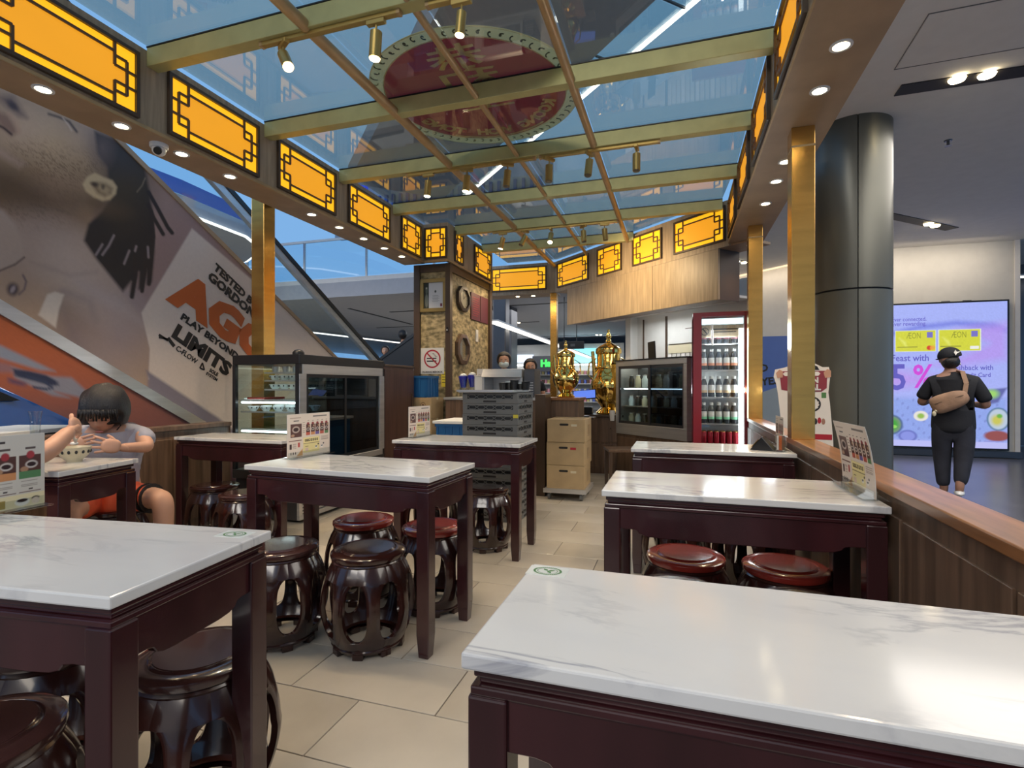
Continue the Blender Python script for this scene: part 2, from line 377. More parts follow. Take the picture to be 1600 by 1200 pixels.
# ================================================================ FLOOR (kiosk tiles, dark corridor floor)
fl = struct('floor', MB().box(-24, 12, -4, 46, -.12, -.012), 'darkfloor', 'dark grey polished stone floor of the mall')
kf = struct('floor_kiosk', MB().box(-3.98, .66, -1.2, 11, -.012, -.006), 'grout', 'pale beige tiled floor of the food kiosk')
tw, td, gp = .632, .3165, .005
tmesh = None
for r in range(-5, 26):
    y0 = 1.735+td*r-td*.0
    off = -1.16+.316*((r+1) % 2)
    for q in range(-6, 5):
        x0 = off+tw*q
        x1 = min(x0+tw, .66)-gp/2; xa = max(x0, -3.98)+gp/2
        if x1-xa < .03: continue
        cxm, cym = (xa+x1)/2, y0+td/2
        w = -cxm*sTH+cym*cTH
        if w < .25 or cym > 9.2: continue
        px, py = XtoP(cxm, cym, 0)
        if px < -500 or px > 1500: continue
        full = abs((x1-xa)-(tw-gp)) < 1e-4
        if full and tmesh:
            o = bpy.data.objects.new('tile', tmesh[(r+q) % 2]); C.objects.link(o); o.parent = kf
        else:
            hw = (x1-xa)/2; o = build('tile', MB().box(-hw, hw, -td/2+gp/2, td/2-gp/2, -.008, 0), ['tile', 'tile2'][(r+q) % 2], kf, bevel=.0012)
            if full:
                m2 = o.data.copy(); m2.materials.clear(); m2.materials.append(M['tile2']); m1 = o.data.copy(); m1.materials.clear(); m1.materials.append(M['tile'])
                tmesh = [m1, m2]
        o.location = (cxm, cym, random.uniform(-.0004, .0004))
# ================================================================ LOW WALLS
RH = .864
wr = struct('wall_right', MB().box(.69, .80, -1, 5.9, 0, RH-.035), 'wood', 'low wood-panelled wall along the right of the kiosk')
y = -.4
while y < 5.8:
    build('panel', MB().box(.682, .692, y, y+.58, .09, RH-.10), 'wood', wr, bevel=.002); y += .60
build('skirting', MB().box(.680, .694, -1, 5.9, 0, .08), 'darkframe', wr)
build('cap', MB().box(.674, .812, -1, 5.9, RH-.034, RH), 'woodcap', wr, bevel=.004)
wl = struct('wall_left', MB().box(-3.98, -3.86, -.2, 3.76, 0, .84), 'wood', 'low wood-panelled wall along the left of the kiosk')
y = .1
while y < 3.6:
    build('panel', MB().box(-3.862, -3.852, y, min(y+.6, 3.75), .09, .77), 'wood', wl, bevel=.002); y += .62
build('cap', MB().box(-4.0, -3.845, -.2, 3.76, .835, .872), 'wood', wl, bevel=.004)

# ================================================================ CANOPY
ZS, ZT = 2.80, 3.30
A = Vector((-2.0, 8.75, 0)); B = Vector((.545, 6.4, 0))
dgL = (B-A).length; dd = (B-A)/dgL; dn = Vector((-dd.y, dd.x, 0))  # outward normal (away from the kiosk)
if dn.y < 0: dn = -dn
can = struct('ceiling_canopy', None, None, 'glass and gold-beamed canopy roof over the kiosk')
def sofbox(name, x0, x1, y0, y1, z0, z1, m, **k): return build(name, MB().box(x0, x1, y0, y1, z0, z1), m, can, **k)
sofbox('soffit', -3.48, -3.18, -1.5, 6.25, ZS, ZS+.03, 'soffit')
sofbox('soffit', .545, .90, -1.5, 6.4, ZS, ZS+.03, 'soffit')
sofbox('fascia', -3.215, -3.18, -1.5, 6.2, ZS+.03, ZT, 'greywood')
sofbox('fascia', -3.48, -3.45, -1.5, 6.2, ZS+.03, ZT, 'greywood')
sofbox('fascia', .545, .58, -1.5, 6.4, ZS+.03, ZT, 'greywood')
sofbox('fascia', .87, .90, -1.5, 6.4, ZS+.03, ZT, 'greywood')
sofbox('fascia', -3.215, -2.83, 6.2, 6.235, ZS, ZT, 'greywood')
sofbox('fascia', -2.865, -2.83, 6.235, 7.9, ZS, ZT, 'greywood')
sofbox('fascia', -3.6, -2.0, 8.75, 8.785, ZS-.02, ZT, 'greywood')
sofbox('soffit', -3.6, -2.0, 8.785, 9.15, ZS-.02, ZS+.01, 'soffit')
for nm, x0, x1 in (('trim', -3.178, -3.168), ('trim', .535, .545)): sofbox(nm, x0, x1, -1.5, 6.2 if x0 < 0 else 6.4, ZS, ZS+.02, 'bar')
sofbox('trim', -3.168, -2.83, 6.19, 6.2, ZS, ZS+.02, 'bar'); sofbox('trim', -2.83, -2.82, 6.2, 7.9, ZS, ZS+.02, 'bar')
def quad(p, q, n0, n1, z0, z1):
    a = [p+dn*n0, q+dn*n0, q+dn*n1, p+dn*n1]; return MB().prism([(v.x, v.y) for v in a], z0, z1)
build('fascia', quad(A, B, 0, .035, ZS-.02, ZT), 'greywood', can)
build('soffit', quad(A, B+dd*.25, .035, .38, ZS-.02, ZS+.01), 'soffit', can)
# beams and bars
def xr(y):  # right end of a transverse beam
    return .545 if y < 6.4 else A.x+(A.y-y)*(B.x-A.x)/(A.y-B.y)
def xl(y): return -3.18 if y < 6.2 else (-2.83 if y < 7.9 else -3.3)
beamY = [-.47, .53, 1.5, 2.49, 3.47, 4.45, 5.47, 6.46, 7.45]
for y in beamY:
    build('beam', MB().box(xl(y), xr(y), y-.04, y+.04, 3.20, 3.315), 'beam', can, bevel=.003)
    build('gasket', MB().box(xl(y), xr(y), y-.043, y-.03, 3.316, 3.324), 'black', can)
barX = [(-2.0, .035, 8.7), (-1.35, .022, 8.1), (-.68, .03, 7.5)]
for x, r, ye in barX:
    build('bar', MB().cyl((x, -1.4, 3.222), (x, ye, 3.222), r, 14), 'bar', can, smooth=True)
xs = [-3.18, -2.0, -1.35, -.68, .545]
ys = [.53, 1.5, 2.49, 3.47, 4.45, 5.47, 6.46, 7.45, 8.7]
for j in range(len(ys)-1):
    ya, yb = ys[j]+.004, ys[j+1]-.004
    for i in range(4):
        xa, xb = xs[i]+.004, xs[i+1]-.004
        if ya >= 6.2 and i == 0: xa = -2.83 if ya < 7.5 else -3.3
        def lim(y): return min(xb, xr(y)-.01)
        if lim(ya) <= xa+.02: continue
        pts = [(xa, ya), (lim(ya), ya), (max(lim(yb), xa), yb), (xa, yb)]
        if lim(yb) <= xa:
            ycut = A.y-(xa-A.x)*(A.y-B.y)/(B.x-A.x)
            pts = [(xa, ya), (lim(ya), ya), (xa, ycut-.02)]
        elif lim(yb) < xb-1e-6 and lim(ya) >= xb-1e-6 and yb > 6.4:
            yk = A.y-(xb-A.x)*(A.y-B.y)/(B.x-A.x)
            pts = [(xa, ya), (xb, ya), (xb, yk-.01), (lim(yb), yb), (xa, yb)]
        build('glass_pane', MB().prism(pts, 3.326, 3.334), 'roofglass', can)
# lattice light boxes
def lattice(w, h, loc, rz, label, group):
    t = thing('lattice_light_box', label, 'light box', loc, rz, group)
    build('glow_panel', MB().box(0, w, -.004, .006, 0, h), 'glow', t)
    a_i = min(.125, w*.26); build('inner_panel', MB().box(a_i, w-a_i, -.006, -.004, h*.15, h*.85).box(a_i*.42, a_i, -.006, -.004, h*.36, h*.64).box(w-a_i, w-a_i*.42, -.006, -.004, h*.36, h*.64), 'glow2', t)
    f = MB(); b = .022
    f.box(-b, w+b, -.022, .004, -b, 0).box(-b, w+b, -.022, .004, h, h+b).box(-b, 0, -.022, .004, 0, h).box(w, w+b, -.022, .004, 0, h)
    build('frame', f, 'darkframe', t)
    l = MB(); k = .0145; a = min(.125, w*.26); c = a*.42; ym, y1, y2 = h*.15, h*.215, h*.37
    def H(x0, x1, y): l.box(x0, x1, -.016, -.004, y-k/2, y+k/2)
    def V(x, y0, y1_): l.box(x-k/2, x+k/2, -.0165, -.004, y0, y1_)
    for yy in (ym, h-ym): H(a, w-a, yy)
    for sx in (0, 1):
        X = lambda v: v if not sx else w-v
        def HH(p, q, y): H(min(X(p), X(q)), max(X(p), X(q)), y)
        for sy in (0, 1):
            Y = lambda v: v if not sy else h-v
            def VV(x, p, q): V(X(x), min(Y(p), Y(q)), max(Y(p), Y(q)))
            VV(a, 0, y2); HH(c, a, Y(y1)); HH(0, a, Y(y2))
        V(X(c), y1, h-y1)
    build('lattice', l, 'latticewood', t)
    return t
PH = .36; PZ = 2.865
# left fascia faces +X (rz=90: local x -> +Y)
segs = [(1.62, 2.37), (2.61, 3.34), (3.59, 4.32), (4.57, 5.33), (5.63, 6.09)]
for i, (a, b) in enumerate(segs):
    lattice(b-a, PH, (-3.178, a, PZ), pi/2, f'amber lattice light box on the left fascia, {ORD[i]} from the camera', 'amber light boxes of the left fascia')
lattice(.275, PH, (-3.135, 6.198, PZ), 0, 'small square amber lattice light box facing the camera above the framed certificate', None)
lattice(.24, PH, (-2.828, 6.42, PZ), pi/2, 'narrow amber lattice light box just right of the column corner', None)
lattice(.66, PH, (-2.828, 7.12, PZ), pi/2, 'amber lattice light box above the octagonal clock wall', None)
lattice(.95, PH, (-3.12, 8.748, PZ), 0, 'wide amber lattice light box on the rear fascia between column and gold post', None)
ang = math.atan2(dd.y, dd.x)
for i, (u0, u1, lb) in enumerate([(.10, .90, 'leftmost amber lattice light box on the slanting rear fascia'), (1.16, 1.66, 'second amber lattice light box on the slanting rear fascia, counted from the left'),
                     (1.93, 2.43, 'third amber lattice light box on the slanting rear fascia, above the wood bulkhead'), (2.68, 3.40, 'widest amber lattice light box at the right end of the slanting rear fascia')]):
    p = A+dd*u0-dn*.002; lattice(u1-u0, PH, (p.x, p.y, PZ), ang, lb, 'amber light boxes of the slanting rear fascia')
for i, (a, b) in enumerate([(2.62, 3.32), (3.6, 4.3), (4.58, 5.3), (5.6, 6.3)]):
    lattice(b-a, PH, (.543, b, PZ), -pi/2, f'amber lattice light box on the right fascia seen edge-on, {ORD[i]} from the camera', 'amber light boxes of the right fascia')
# hanging wood bulkhead under slanting fascia
p0, p1 = A+dd*.36, A+dd*3.33
bk = thing('wood_bulkhead', 'taupe wood-veneer bulkhead hanging below the slanting rear fascia', 'bulkhead', (0, 0, 0))
cuts = [0, .93, 1.93, 2.97]
for a, b in zip(cuts, cuts[1:]):
    P_, Q_ = p0+dd*(a+.003), p0+dd*(b-.003); build('panel', quad(P_, Q_, -.012, .02, 2.19, ZS-.025), 'greywood', bk, bevel=.002)
build('side_panel', quad(p1-dd*.02, p1, .02, .36, 2.19, ZS-.025), 'darkframe', bk)
build('core', quad(p0+dd*.02, p1-dd*.03, .02, .30, 2.20, ZS-.03), 'wood', bk)
# gold posts
def post(x, y, z0, z1, label, s=.13):
    t = thing('gold_post', label, 'post', (x, y, z0), 0, 'brushed gold posts of the kiosk'); h = z1-z0
    build('shaft', MB().cbox(0, 0, h/2, s, s, h), 'brass', t, bevel=.003)
    build('collar', MB().cbox(0, 0, h-.12, s+.004, s+.004, .012), 'bar', t)
    return t
post(.735, 3.70, RH, ZS, 'nearest brushed gold post standing on the right low wall')
post(.735, 5.80, RH, ZS, 'slimmer-looking gold post right of the red drinks fridge')
post(-3.93, 4.23, 0, 3.2, 'brushed gold post on the left in front of the sports poster', .15)
post(-2.04, 8.84, 0, ZS-.02, 'gold post at the rear beside the left brass urn', .11)
build('bracket', MB().box(-3.86, -3.46, 4.17, 4.29, 2.98, 3.15), 'darkframe', can)
# downlights
def downlight(x, y, z, label, group, e=24, lit=True):
    t = thing('downlight', label, 'downlight', (x, y, z), 0, group)
    build('ring', MB().lathe([(.050, 0), (.050, -.005), (.036, -.006), (.034, -.001)], 20, cap=False), 'white', t, smooth=True)
    build('lens', MB().lathe([(.034, -.001), (.0335, -.004)], 16), 'lampwhite', t)
    lamp('lamp', 'SPOT', (0, 0, -.02), e, (1, .74, .45), .035, spot=radians(105), blend=.8, parent=t)
LE = 36
for i, y in enumerate([1.94, 2.36, 2.77, 3.18, 4.12, 4.54, 4.97, 5.39, 5.80]):
    downlight(-3.27, y, ZS-.0005, f'glowing round downlight in the left soffit, {ORD[i]} from the camera', 'downlights of the left soffit', LE)
for i, y in enumerate([2.825, 3.22, 4.17, 4.55, 5.08]):
    downlight(.73, y, ZS-.0005, f'glowing round downlight in the right soffit, {ORD[i]} from the camera', 'downlights of the right soffit', LE)
for i, (x, y) in enumerate([(-2.72, 8.93), (-2.44, 8.95), (-1.62, 8.72)]):
    downlight(x, y, ZS-.0205, ['glowing downlight under the rear fascia, leftmost', 'glowing downlight under the rear fascia, middle one', 'glowing downlight right of the rear gold post'][i], 'downlights of the rear soffit', 40)
p = A+dd*3.6+dn*.2
downlight(p.x, p.y, ZS-.0205, 'glowing downlight at the right end of the wood bulkhead', None, 14)
# downlights of the same rows nearer than the picture's edge
for x, y in [(-3.27, .8), (-3.27, 1.3), (.73, .5), (.73, 1.3), (.73, 2.1), (-3.27, .2)]:
    lamp('row_lamp', 'SPOT', (x, y, ZS-.02), LE if x < 0 else 7, (1, .74, .45), .035, spot=radians(105), blend=.8)
# cctv camera
t = thing('security_camera', 'small white dome security camera on the left soffit', 'camera', (-3.29, 2.62, ZS))
build('base', MB().lathe([(.055, 0), (.055, -.02), (.05, -.028)], 24), 'white', t, smooth=True)
build('ball', MB().ell((0, 0, -.035), (.043, .043, .043)), 'white', t, smooth=True)
build('lens', MB().cyl((.02, -.022, -.05), (.032, -.036, -.062), .024, 18), 'black', t, smooth=True)
# track spotlights
def track(x0, x1, y, label):
    t = thing('light_track', label, 'track', ((x0+x1)/2, y, 3.2), 0, 'gold light tracks under the roof beams')
    w = x1-x0; build('rail', MB().cbox(0, 0, -.012, w, .035, .024), 'spot', t, bevel=.002)
    build('end_cap', MB().cbox(-w/2, 0, -.012, .02, .037, .026), 'bar', t); build('end_cap', MB().cbox(w/2, 0, -.012, .02, .037, .026), 'bar', t)
def spot(x, y, tilt, rz, lit, label, e=30, s=1.0):
    t = thing('track_spotlight', label, 'spotlight', (x, y, 3.176), rz, 'gold cylinder spotlights under the roof beams')
    build('adapter', MB().cbox(0, 0, -.012, .11, .03, .024), 'spot', t, bevel=.002)
    build('stem', MB().cyl((0, 0, -.02), (0, 0, -.075), .006, 8), 'spot', t)
    mx = Matrix.Translation((0, 0, -.075)) @ Matrix.Rotation(tilt, 4, 'Y')
    hd = build('head', MB().cyl((0, 0, .01), (0, 0, -.13*s), .032*s, 20), 'spot', t, smooth=True, mx=mx)
    ln = build('lens', MB().lathe([(.029*s, -.131*s), (.027*s, -.136*s), (.012*s, -.139*s)], 16), 'lampsmall' if lit else 'lamp_off', hd, smooth=True)
    if lit: lamp('lamp', 'SPOT', (0, 0, -.15*s), e, (1, .80, .52), .03, spot=radians(75), blend=.7, parent=hd)
track(-2.32, -1.42, 2.49, 'light track under the nearest roof beam'); track(-1.25, -.9, 2.49, 'short light track right of the red oval sign lamp')
spot(-2.17, 2.49, radians(38), 2.6, True, 'lit gold spotlight tilted to the left under the nearest beam', 34)
spot(-1.56, 2.49, radians(4), 0, True, 'lit gold spotlight pointing straight down left of the red oval sign', 34)
spot(-1.06, 2.49, radians(6), 0, True, 'brightest lit spotlight in front of the red oval sign', 34, .8)
track(-2.45, -1.2, 4.45, 'light track under the third roof beam, left half'); track(-1.15, -.15, 4.45, 'light track under the third roof beam, right half')
for i, (x, tl, lit) in enumerate([(-2.23, .1, True), (-1.84, .1, True), (-1.45, .1, False), (-1.07, .05, False), (-.72, .2, False), (-.33, .05, False)]):
    spot(x, 4.45, tl, .3*i, lit, ('lit' if lit else 'unlit')+f' gold spotlight under the third roof beam, {ORD[i]} from the left', 34)
track(-2.3, -.7, 6.46, 'light track under the rearmost roof beam in front of the slanting fascia')
for i, (x, tl) in enumerate([(-2.17, .25), (-1.87, .5), (-1.53, .5), (-1.12, .1), (-.86, .1)]):
    spot(x, 6.46, tl, .8*i, i in (0, 2), f'gold spotlight under the rearmost roof beam, {ORD[i]} from the left', 40)
lamp('bulkhead_spot_lamp', 'SPOT', (-1.12, 6.52, 2.86), 120, (1, .74, .42), .03, rot=(Vector((A+dd*2.1)[:2]+(2.45,))-Vector((-1.12, 6.52, 2.86))).to_track_quat('-Z', 'Y').to_euler(), spot=radians(120), blend=1.0)
# round red sign lying on the glass
t = thing('round_sign', 'large round dark red sign with gold scroll border lying on the glass roof', 'sign', (-1.43, 3.63, 3.345))
R0 = .765
build('border', MB().lathe([(R0-.10, 0), (R0, 0)], 72, cap=False), 'signborder', t)
f_ = MB(); f_.v = [((R0-.10)*cos(2*pi*i/72), (R0-.10)*sin(2*pi*i/72), 0) for i in range(72)]; f_.f = [tuple(range(72))]; build('face', f_, 'signred', t)
bmx = plane((0, 0, -.005), (1, 0, 0), (0, -1, 0))   # faces down, top of the sign towards the camera
b = MB()
for rr in (R0-.10, R0-.004):
    n = 72
    for i in range(n):
        a0, a1 = 2*pi*i/n, 2*pi*(i+1)/n
        b.add([((rr+q)*cos(a), (rr+q)*sin(a), -.0045) for a in (a0, a1) for q in (-.004, .004)], [(0, 1, 3, 2)])
build('gold_ring', b, 'signletter', t)
b = MB()
for i in range(64):
    a = 2*pi*i/64; rc = R0-.052; s_ = 1 if i % 2 else -1
    pts = [((rc+s_*(.006+.004*q)*sin(q))*cos(a+.006*q*cos(q)), (rc+s_*(.006+.004*q)*sin(q))*sin(a+.006*q*cos(q)+.010*q)) for q in [k*.62 for k in range(9)]]
    for p_, q_ in zip(pts, pts[1:]): b.seg((p_[0], p_[1], -.002), (q_[0], q_[1], -.002), .008, .003)
build('scroll_pattern', b, 'signdark', t)
# the print faces upward, so from below it reads mirrored
def below(name, body, size, x, y, rot=0, w=None, m='signletter', bold=.004):
    mx = Matrix.Translation((x, y, -.008)) @ Matrix.Rotation(pi+rot, 4, 'Z')
    return text(name, body, size, m, mx, t, width=w, bold=bold, ext=.001)
below('character', '恭', .28, .04, -.45, w=.40, bold=.003); below('character', '和', .28, .04, -.19, w=.42, bold=.003); below('character', '堂', .28, .04, .07, w=.42, bold=.003)
s_ = 'KOONG WOH TONG'
for i, ch in enumerate(s_):
    if ch == ' ': continue
    f_ = (i-(len(s_)-1)/2)/(len(s_)-1); a = f_*2.25
    below('letter', ch, .135, -sin(a)*.555, cos(a)*.545, rot=a, bold=.006)
b = MB(); n = 30
for i in range(n):
    a0, a1 = pi/2-.65+1.3*i/n, pi/2-.65+1.3*(i+1)/n
    b.add([(r_*cos(a), r_*sin(a), -.0045) for a in (a0, a1) for r_ in (.628, .648)], [(0, 1, 3, 2)])
build('ribbon', b, 'signletter', t)
# ================================================================ TABLES
def make_table(w, d, label, loc, rz, group, legs=.062):
    t = thing('marble_table', label, 'table', loc, rz, group); h = .80
    build('tabletop', MB().cbox(0, 0, h-.0125, w, d, .025), 'marble', t, bevel=.004)
    f = MB(); i = .014
    f.cbox(0, 0, h-.033, w-.03, d-.03, .016).cbox(0, 0, h-.047, w-.044, d-.044, .012).cbox(0, 0, h-.060, w-.022, d-.022, .014)
    build('moulding', f, 'rosewood', t, bevel=.003)
    L = legs; zt = h-.067; zb = h-.165
    def apron(n, x0, x1, yc):
        # x0..x1 span with shaped lower edge
        s = x1-x0; k = .07 if s > .5 else .05; hi, lo = zb+.018, zb-.008
        pts = [(x0, zt), (x0, hi), (x0+k*.7, hi), (x0+k, hi-.004), (x0+k*1.15, hi-.016), (x0+k*1.5, lo+.003), (x0+k*2.2, lo)]
        pts += [(x1-k*2.2, lo), (x1-k*1.5, lo+.003), (x1-k*1.15, hi-.016), (x1-k, hi-.004), (x1-k*.7, hi), (x1, hi), (x1, zt)]
        m = MB().prism(pts, -.011, .011)
        m.v = [(a, c_, b_) for a, b_, c_ in m.v]
        return m
    for s in (-1, 1):
        m = apron(0, -w/2+L, w/2-L, 0); o = build('apron', m, 'rosewood', t, bevel=.002, loc=(0, s*(d/2-.028), 0))
        m = apron(0, -d/2+L, d/2-L, 0); m.v = [(b_, a, c_) for a, b_, c_ in m.v]; build('apron', m, 'rosewood', t, bevel=.002, loc=(s*(w/2-.028), 0, 0))
    lg = MB(); q = L/2
    vs = [(-q, -q, zt), (q, -q, zt), (q, q, zt), (-q, q, zt), (-q, -q, .10), (q, -q, .10), (q, q, .10), (-q, q, .10)]
    r = q*.78; vs += [(-r, -r, 0), (r, -r, 0), (r, r, 0), (-r, r, 0)]
    lg.add(vs, [(0, 1, 2, 3), (11, 10, 9, 8)]+[(a+i, a+(i+1) % 4, a+4+(i+1) % 4, a+4+i)[::-1] for a in (0, 4) for i in range(4)])
    first = None
    for sx in (-1, 1):
        for sy in (-1, 1):
            l = (sx*(w/2-.008-q), sy*(d/2-.008-q), 0)
            if first is None: first = build('leg', lg, 'rosewood', t, bevel=.004, loc=l)
            else:
                o = first.copy(); C.objects.link(o); o.parent = t; o.location = l
    return t
T = {}
def tb(k, x0, x1, y0, y1, label, rz=0, g='marble-topped tables'):
    T[k] = make_table(x1-x0, y1-y0, label, ((x0+x1)/2, (y0+y1)/2, 0), rz, g)
tb('R1', -.311, .668, .726, 1.14, 'nearest marble-topped table, filling the lower right foreground')
tb('R2', -.281, .669, 2.02, 2.50, 'marble-topped table in the middle of the right row, touching the low wall')
tb('R3', -.289, .66, 3.42, 3.87, 'farthest marble-topped table of the right row, with black box on it')
T['L1'] = make_table(1.04, .47, 'marble-topped table in the lower left foreground with a green sticker', (-1.5625, .894, 0), radians(6), 'marble-topped tables')
T['L2'] = make_table(1.06, .475, 'marble-topped table in the centre with a menu stand at its left end', (-1.545, 2.325, 0), radians(-3), 'marble-topped tables')
tb('L4', -2.0, -1.02, 3.40, 3.87, 'marble-topped table behind the centre one, in front of the stacked grey crates')
tb('L3', -3.74, -2.72, 3.10, 3.50, 'marble-topped table in front of the glass display cabinet on the left')
T['L0'] = make_table(.98, .46, 'marble-topped table where the two diners eat at the left edge', (-3.25, 1.80, 0), radians(12), 'marble-topped tables')
# ================================================================ BARREL STOOLS
def stool_proto(seatm):
    t = thing('barrel_stool', None, None)
    H = .45
    build('seat', MB().lathe([(.150, .408), (.166, .414), (.170, .426), (.168, .436), (.158, .442), (.128, .443), (.126, .440), (.122, .443), (.119, .447), (0.0001, .4475)], 40, cap=False), 'stoolwood' if seatm == 'stoolwood' else seatm, t, smooth=30)
    build('seat_inlay', MB().lathe([(.117, .4470), (.115, .4492), (0.0001, .4494)], 36, cap=False), seatm, t, smooth=True)
    build('collar', MB().lathe([(.120, .395), (.160, .395), (.164, .402), (.158, .410), (.120, .410)], 36, cap=False), 'stoolwood', t, smooth=40)
    def R(z):
        u = (z-.04)/(.40-.04); return .158+.053*sin(pi*min(1, max(0, u)))**.85+(.006 if u < .5 else 0)*(1-u)
    # one rib: a sector of the barrel wall, wide at both ends, so that neighbours leave rounded windows
    N = 8; zs = [.04, .062]+[.085+.25*(1-cos(pi*k/22))/2 for k in range(23)]+[.36, .40]; full = pi/N
    rb = MB(); nx = 6
    def hw(z):
        z0, z1 = .085, .335  # window extent
        if z <= z0 or z >= z1: return full
        u = (z-z0)/(z1-z0); e = abs(2*u-1); wide = (1-e**3.2)**(1/2.4)
        return full*(1-.66*wide)
    vs = []
    for th_ in (0, 1):
        for z in zs:
            for i in range(nx+1):
                a = hw(z)*(2*i/nx-1); r = R(z)-(.022 if th_ else 0)-.004*(abs(2*i/nx-1)**6)*(0 if th_ else 1)
                vs.append((r*cos(a), r*sin(a), z))
    n1 = len(zs)*(nx+1); fs = []
    I = lambda t_, k, i: t_*n1+k*(nx+1)+i
    for k in range(len(zs)-1):
        for i in range(nx):
            fs.append((I(0, k, i), I(0, k, i+1), I(0, k+1, i+1), I(0, k+1, i))); fs.append((I(1, k, i), I(1, k+1, i), I(1, k+1, i+1), I(1, k, i+1)))
        for i in (0, nx): fs.append((I(0, k, i), I(0, k+1, i), I(1, k+1, i), I(1, k, i)))
    for k in (0, len(zs)-1):
        for i in range(nx): fs.append((I(0, k, i), I(1, k, i), I(1, k, i+1), I(0, k, i+1)))
    rb.add(vs, fs); first = None
    for j in range(N):
        if first is None: first = build('rib', rb, 'stoolwood', t, smooth=50); o = first
        else: o = first.copy(); C.objects.link(o); o.parent = t
        o.rotation_euler = (0, 0, (j+.5)*2*pi/N)
    build('base_ring', MB().lathe([(.118, .028), (.160, .022), (.166, .034), (.160, .046), (.118, .046)], 36, cap=False), 'stoolwood', t, smooth=40)
    ft = MB().box(.126, .164, -.024, .024, 0, .030); first = None
    for j in range(N):
        if first is None: first = build('foot', ft, 'stoolwood', t, bevel=.004); o = first
        else: o = first.copy(); C.objects.link(o); o.parent = t
        o.rotation_euler = (0, 0, j*2*pi/N)
    return t
protos = {}
def stool(x, y, kind, label, rz=0, group='barrel stools at the marble tables', sc=1):
    if kind not in protos:
        r = stool_proto(kind); protos[kind] = r; r.location = (x, y, 0); r.rotation_euler = (0, 0, rz)
    else: r = dup(protos[kind], (x, y, 0), rz)
    tag(r, label, 'stool', group); return r
stool(-1.375, 2.13, 'stoolwood', 'dark lacquered barrel stool in front of the centre table, fully in view', .28)
stool(-1.80, 2.05, 'brownseat', 'barrel stool at the front left of the centre table, partly behind the near table leg', .1)
stool(-1.71, 2.60, 'redseat', 'red-seated barrel stool behind the left of the centre table', .2)
stool(-1.27, 2.60, 'redseat', 'red-seated barrel stool behind the right of the centre table', .5)
stool(-1.36, 3.66, 'stoolwood', 'black barrel stool tucked under the table in front of the grey crates', .2)
stool(-1.80, 3.62, 'stoolwood', 'barrel stool under the left half of the table before the grey crates', .6)
stool(-1.30, 1.16, 'brownseat', 'large brown-seated barrel stool at the right behind the lower left table', .2)
stool(-1.80, 1.10, 'brownseat', 'barrel stool behind the near leg of the lower left table', .3)
stool(-1.47, .73, 'brownseat', 'barrel stool in the bottom left corner under the near table', .1)
stool(.03, 2.49, 'redseat', 'left red-seated barrel stool behind the middle right table', .1)
stool(.43, 2.47, 'redseat', 'right red-seated barrel stool behind the middle right table', .4)
stool(-.01, 2.05, 'brownseat', 'left barrel stool before the middle right table, only its rim showing', .2)
stool(.42, 2.04, 'stoolwood', 'right barrel stool before the middle right table, only its rim showing', .3)
stool(-.02, 3.42, 'stoolwood', 'left barrel stool under the farthest right table', .1)
stool(.40, 3.36, 'stoolwood', 'right barrel stool under the farthest right table', .5)
stool(.02, 3.88, 'stoolwood', 'left barrel stool behind the farthest right table', .1)
stool(-3.37, 3.14, 'stoolwood', 'black barrel stool under the table by the display cabinet, left one', .1)
stool(-2.93, 2.98, 'brownseat', 'brown barrel stool by the display cabinet table, right one', .4)
stool(-.02, .80, 'stoolwood', 'barrel stool beneath the nearest right table', .2)
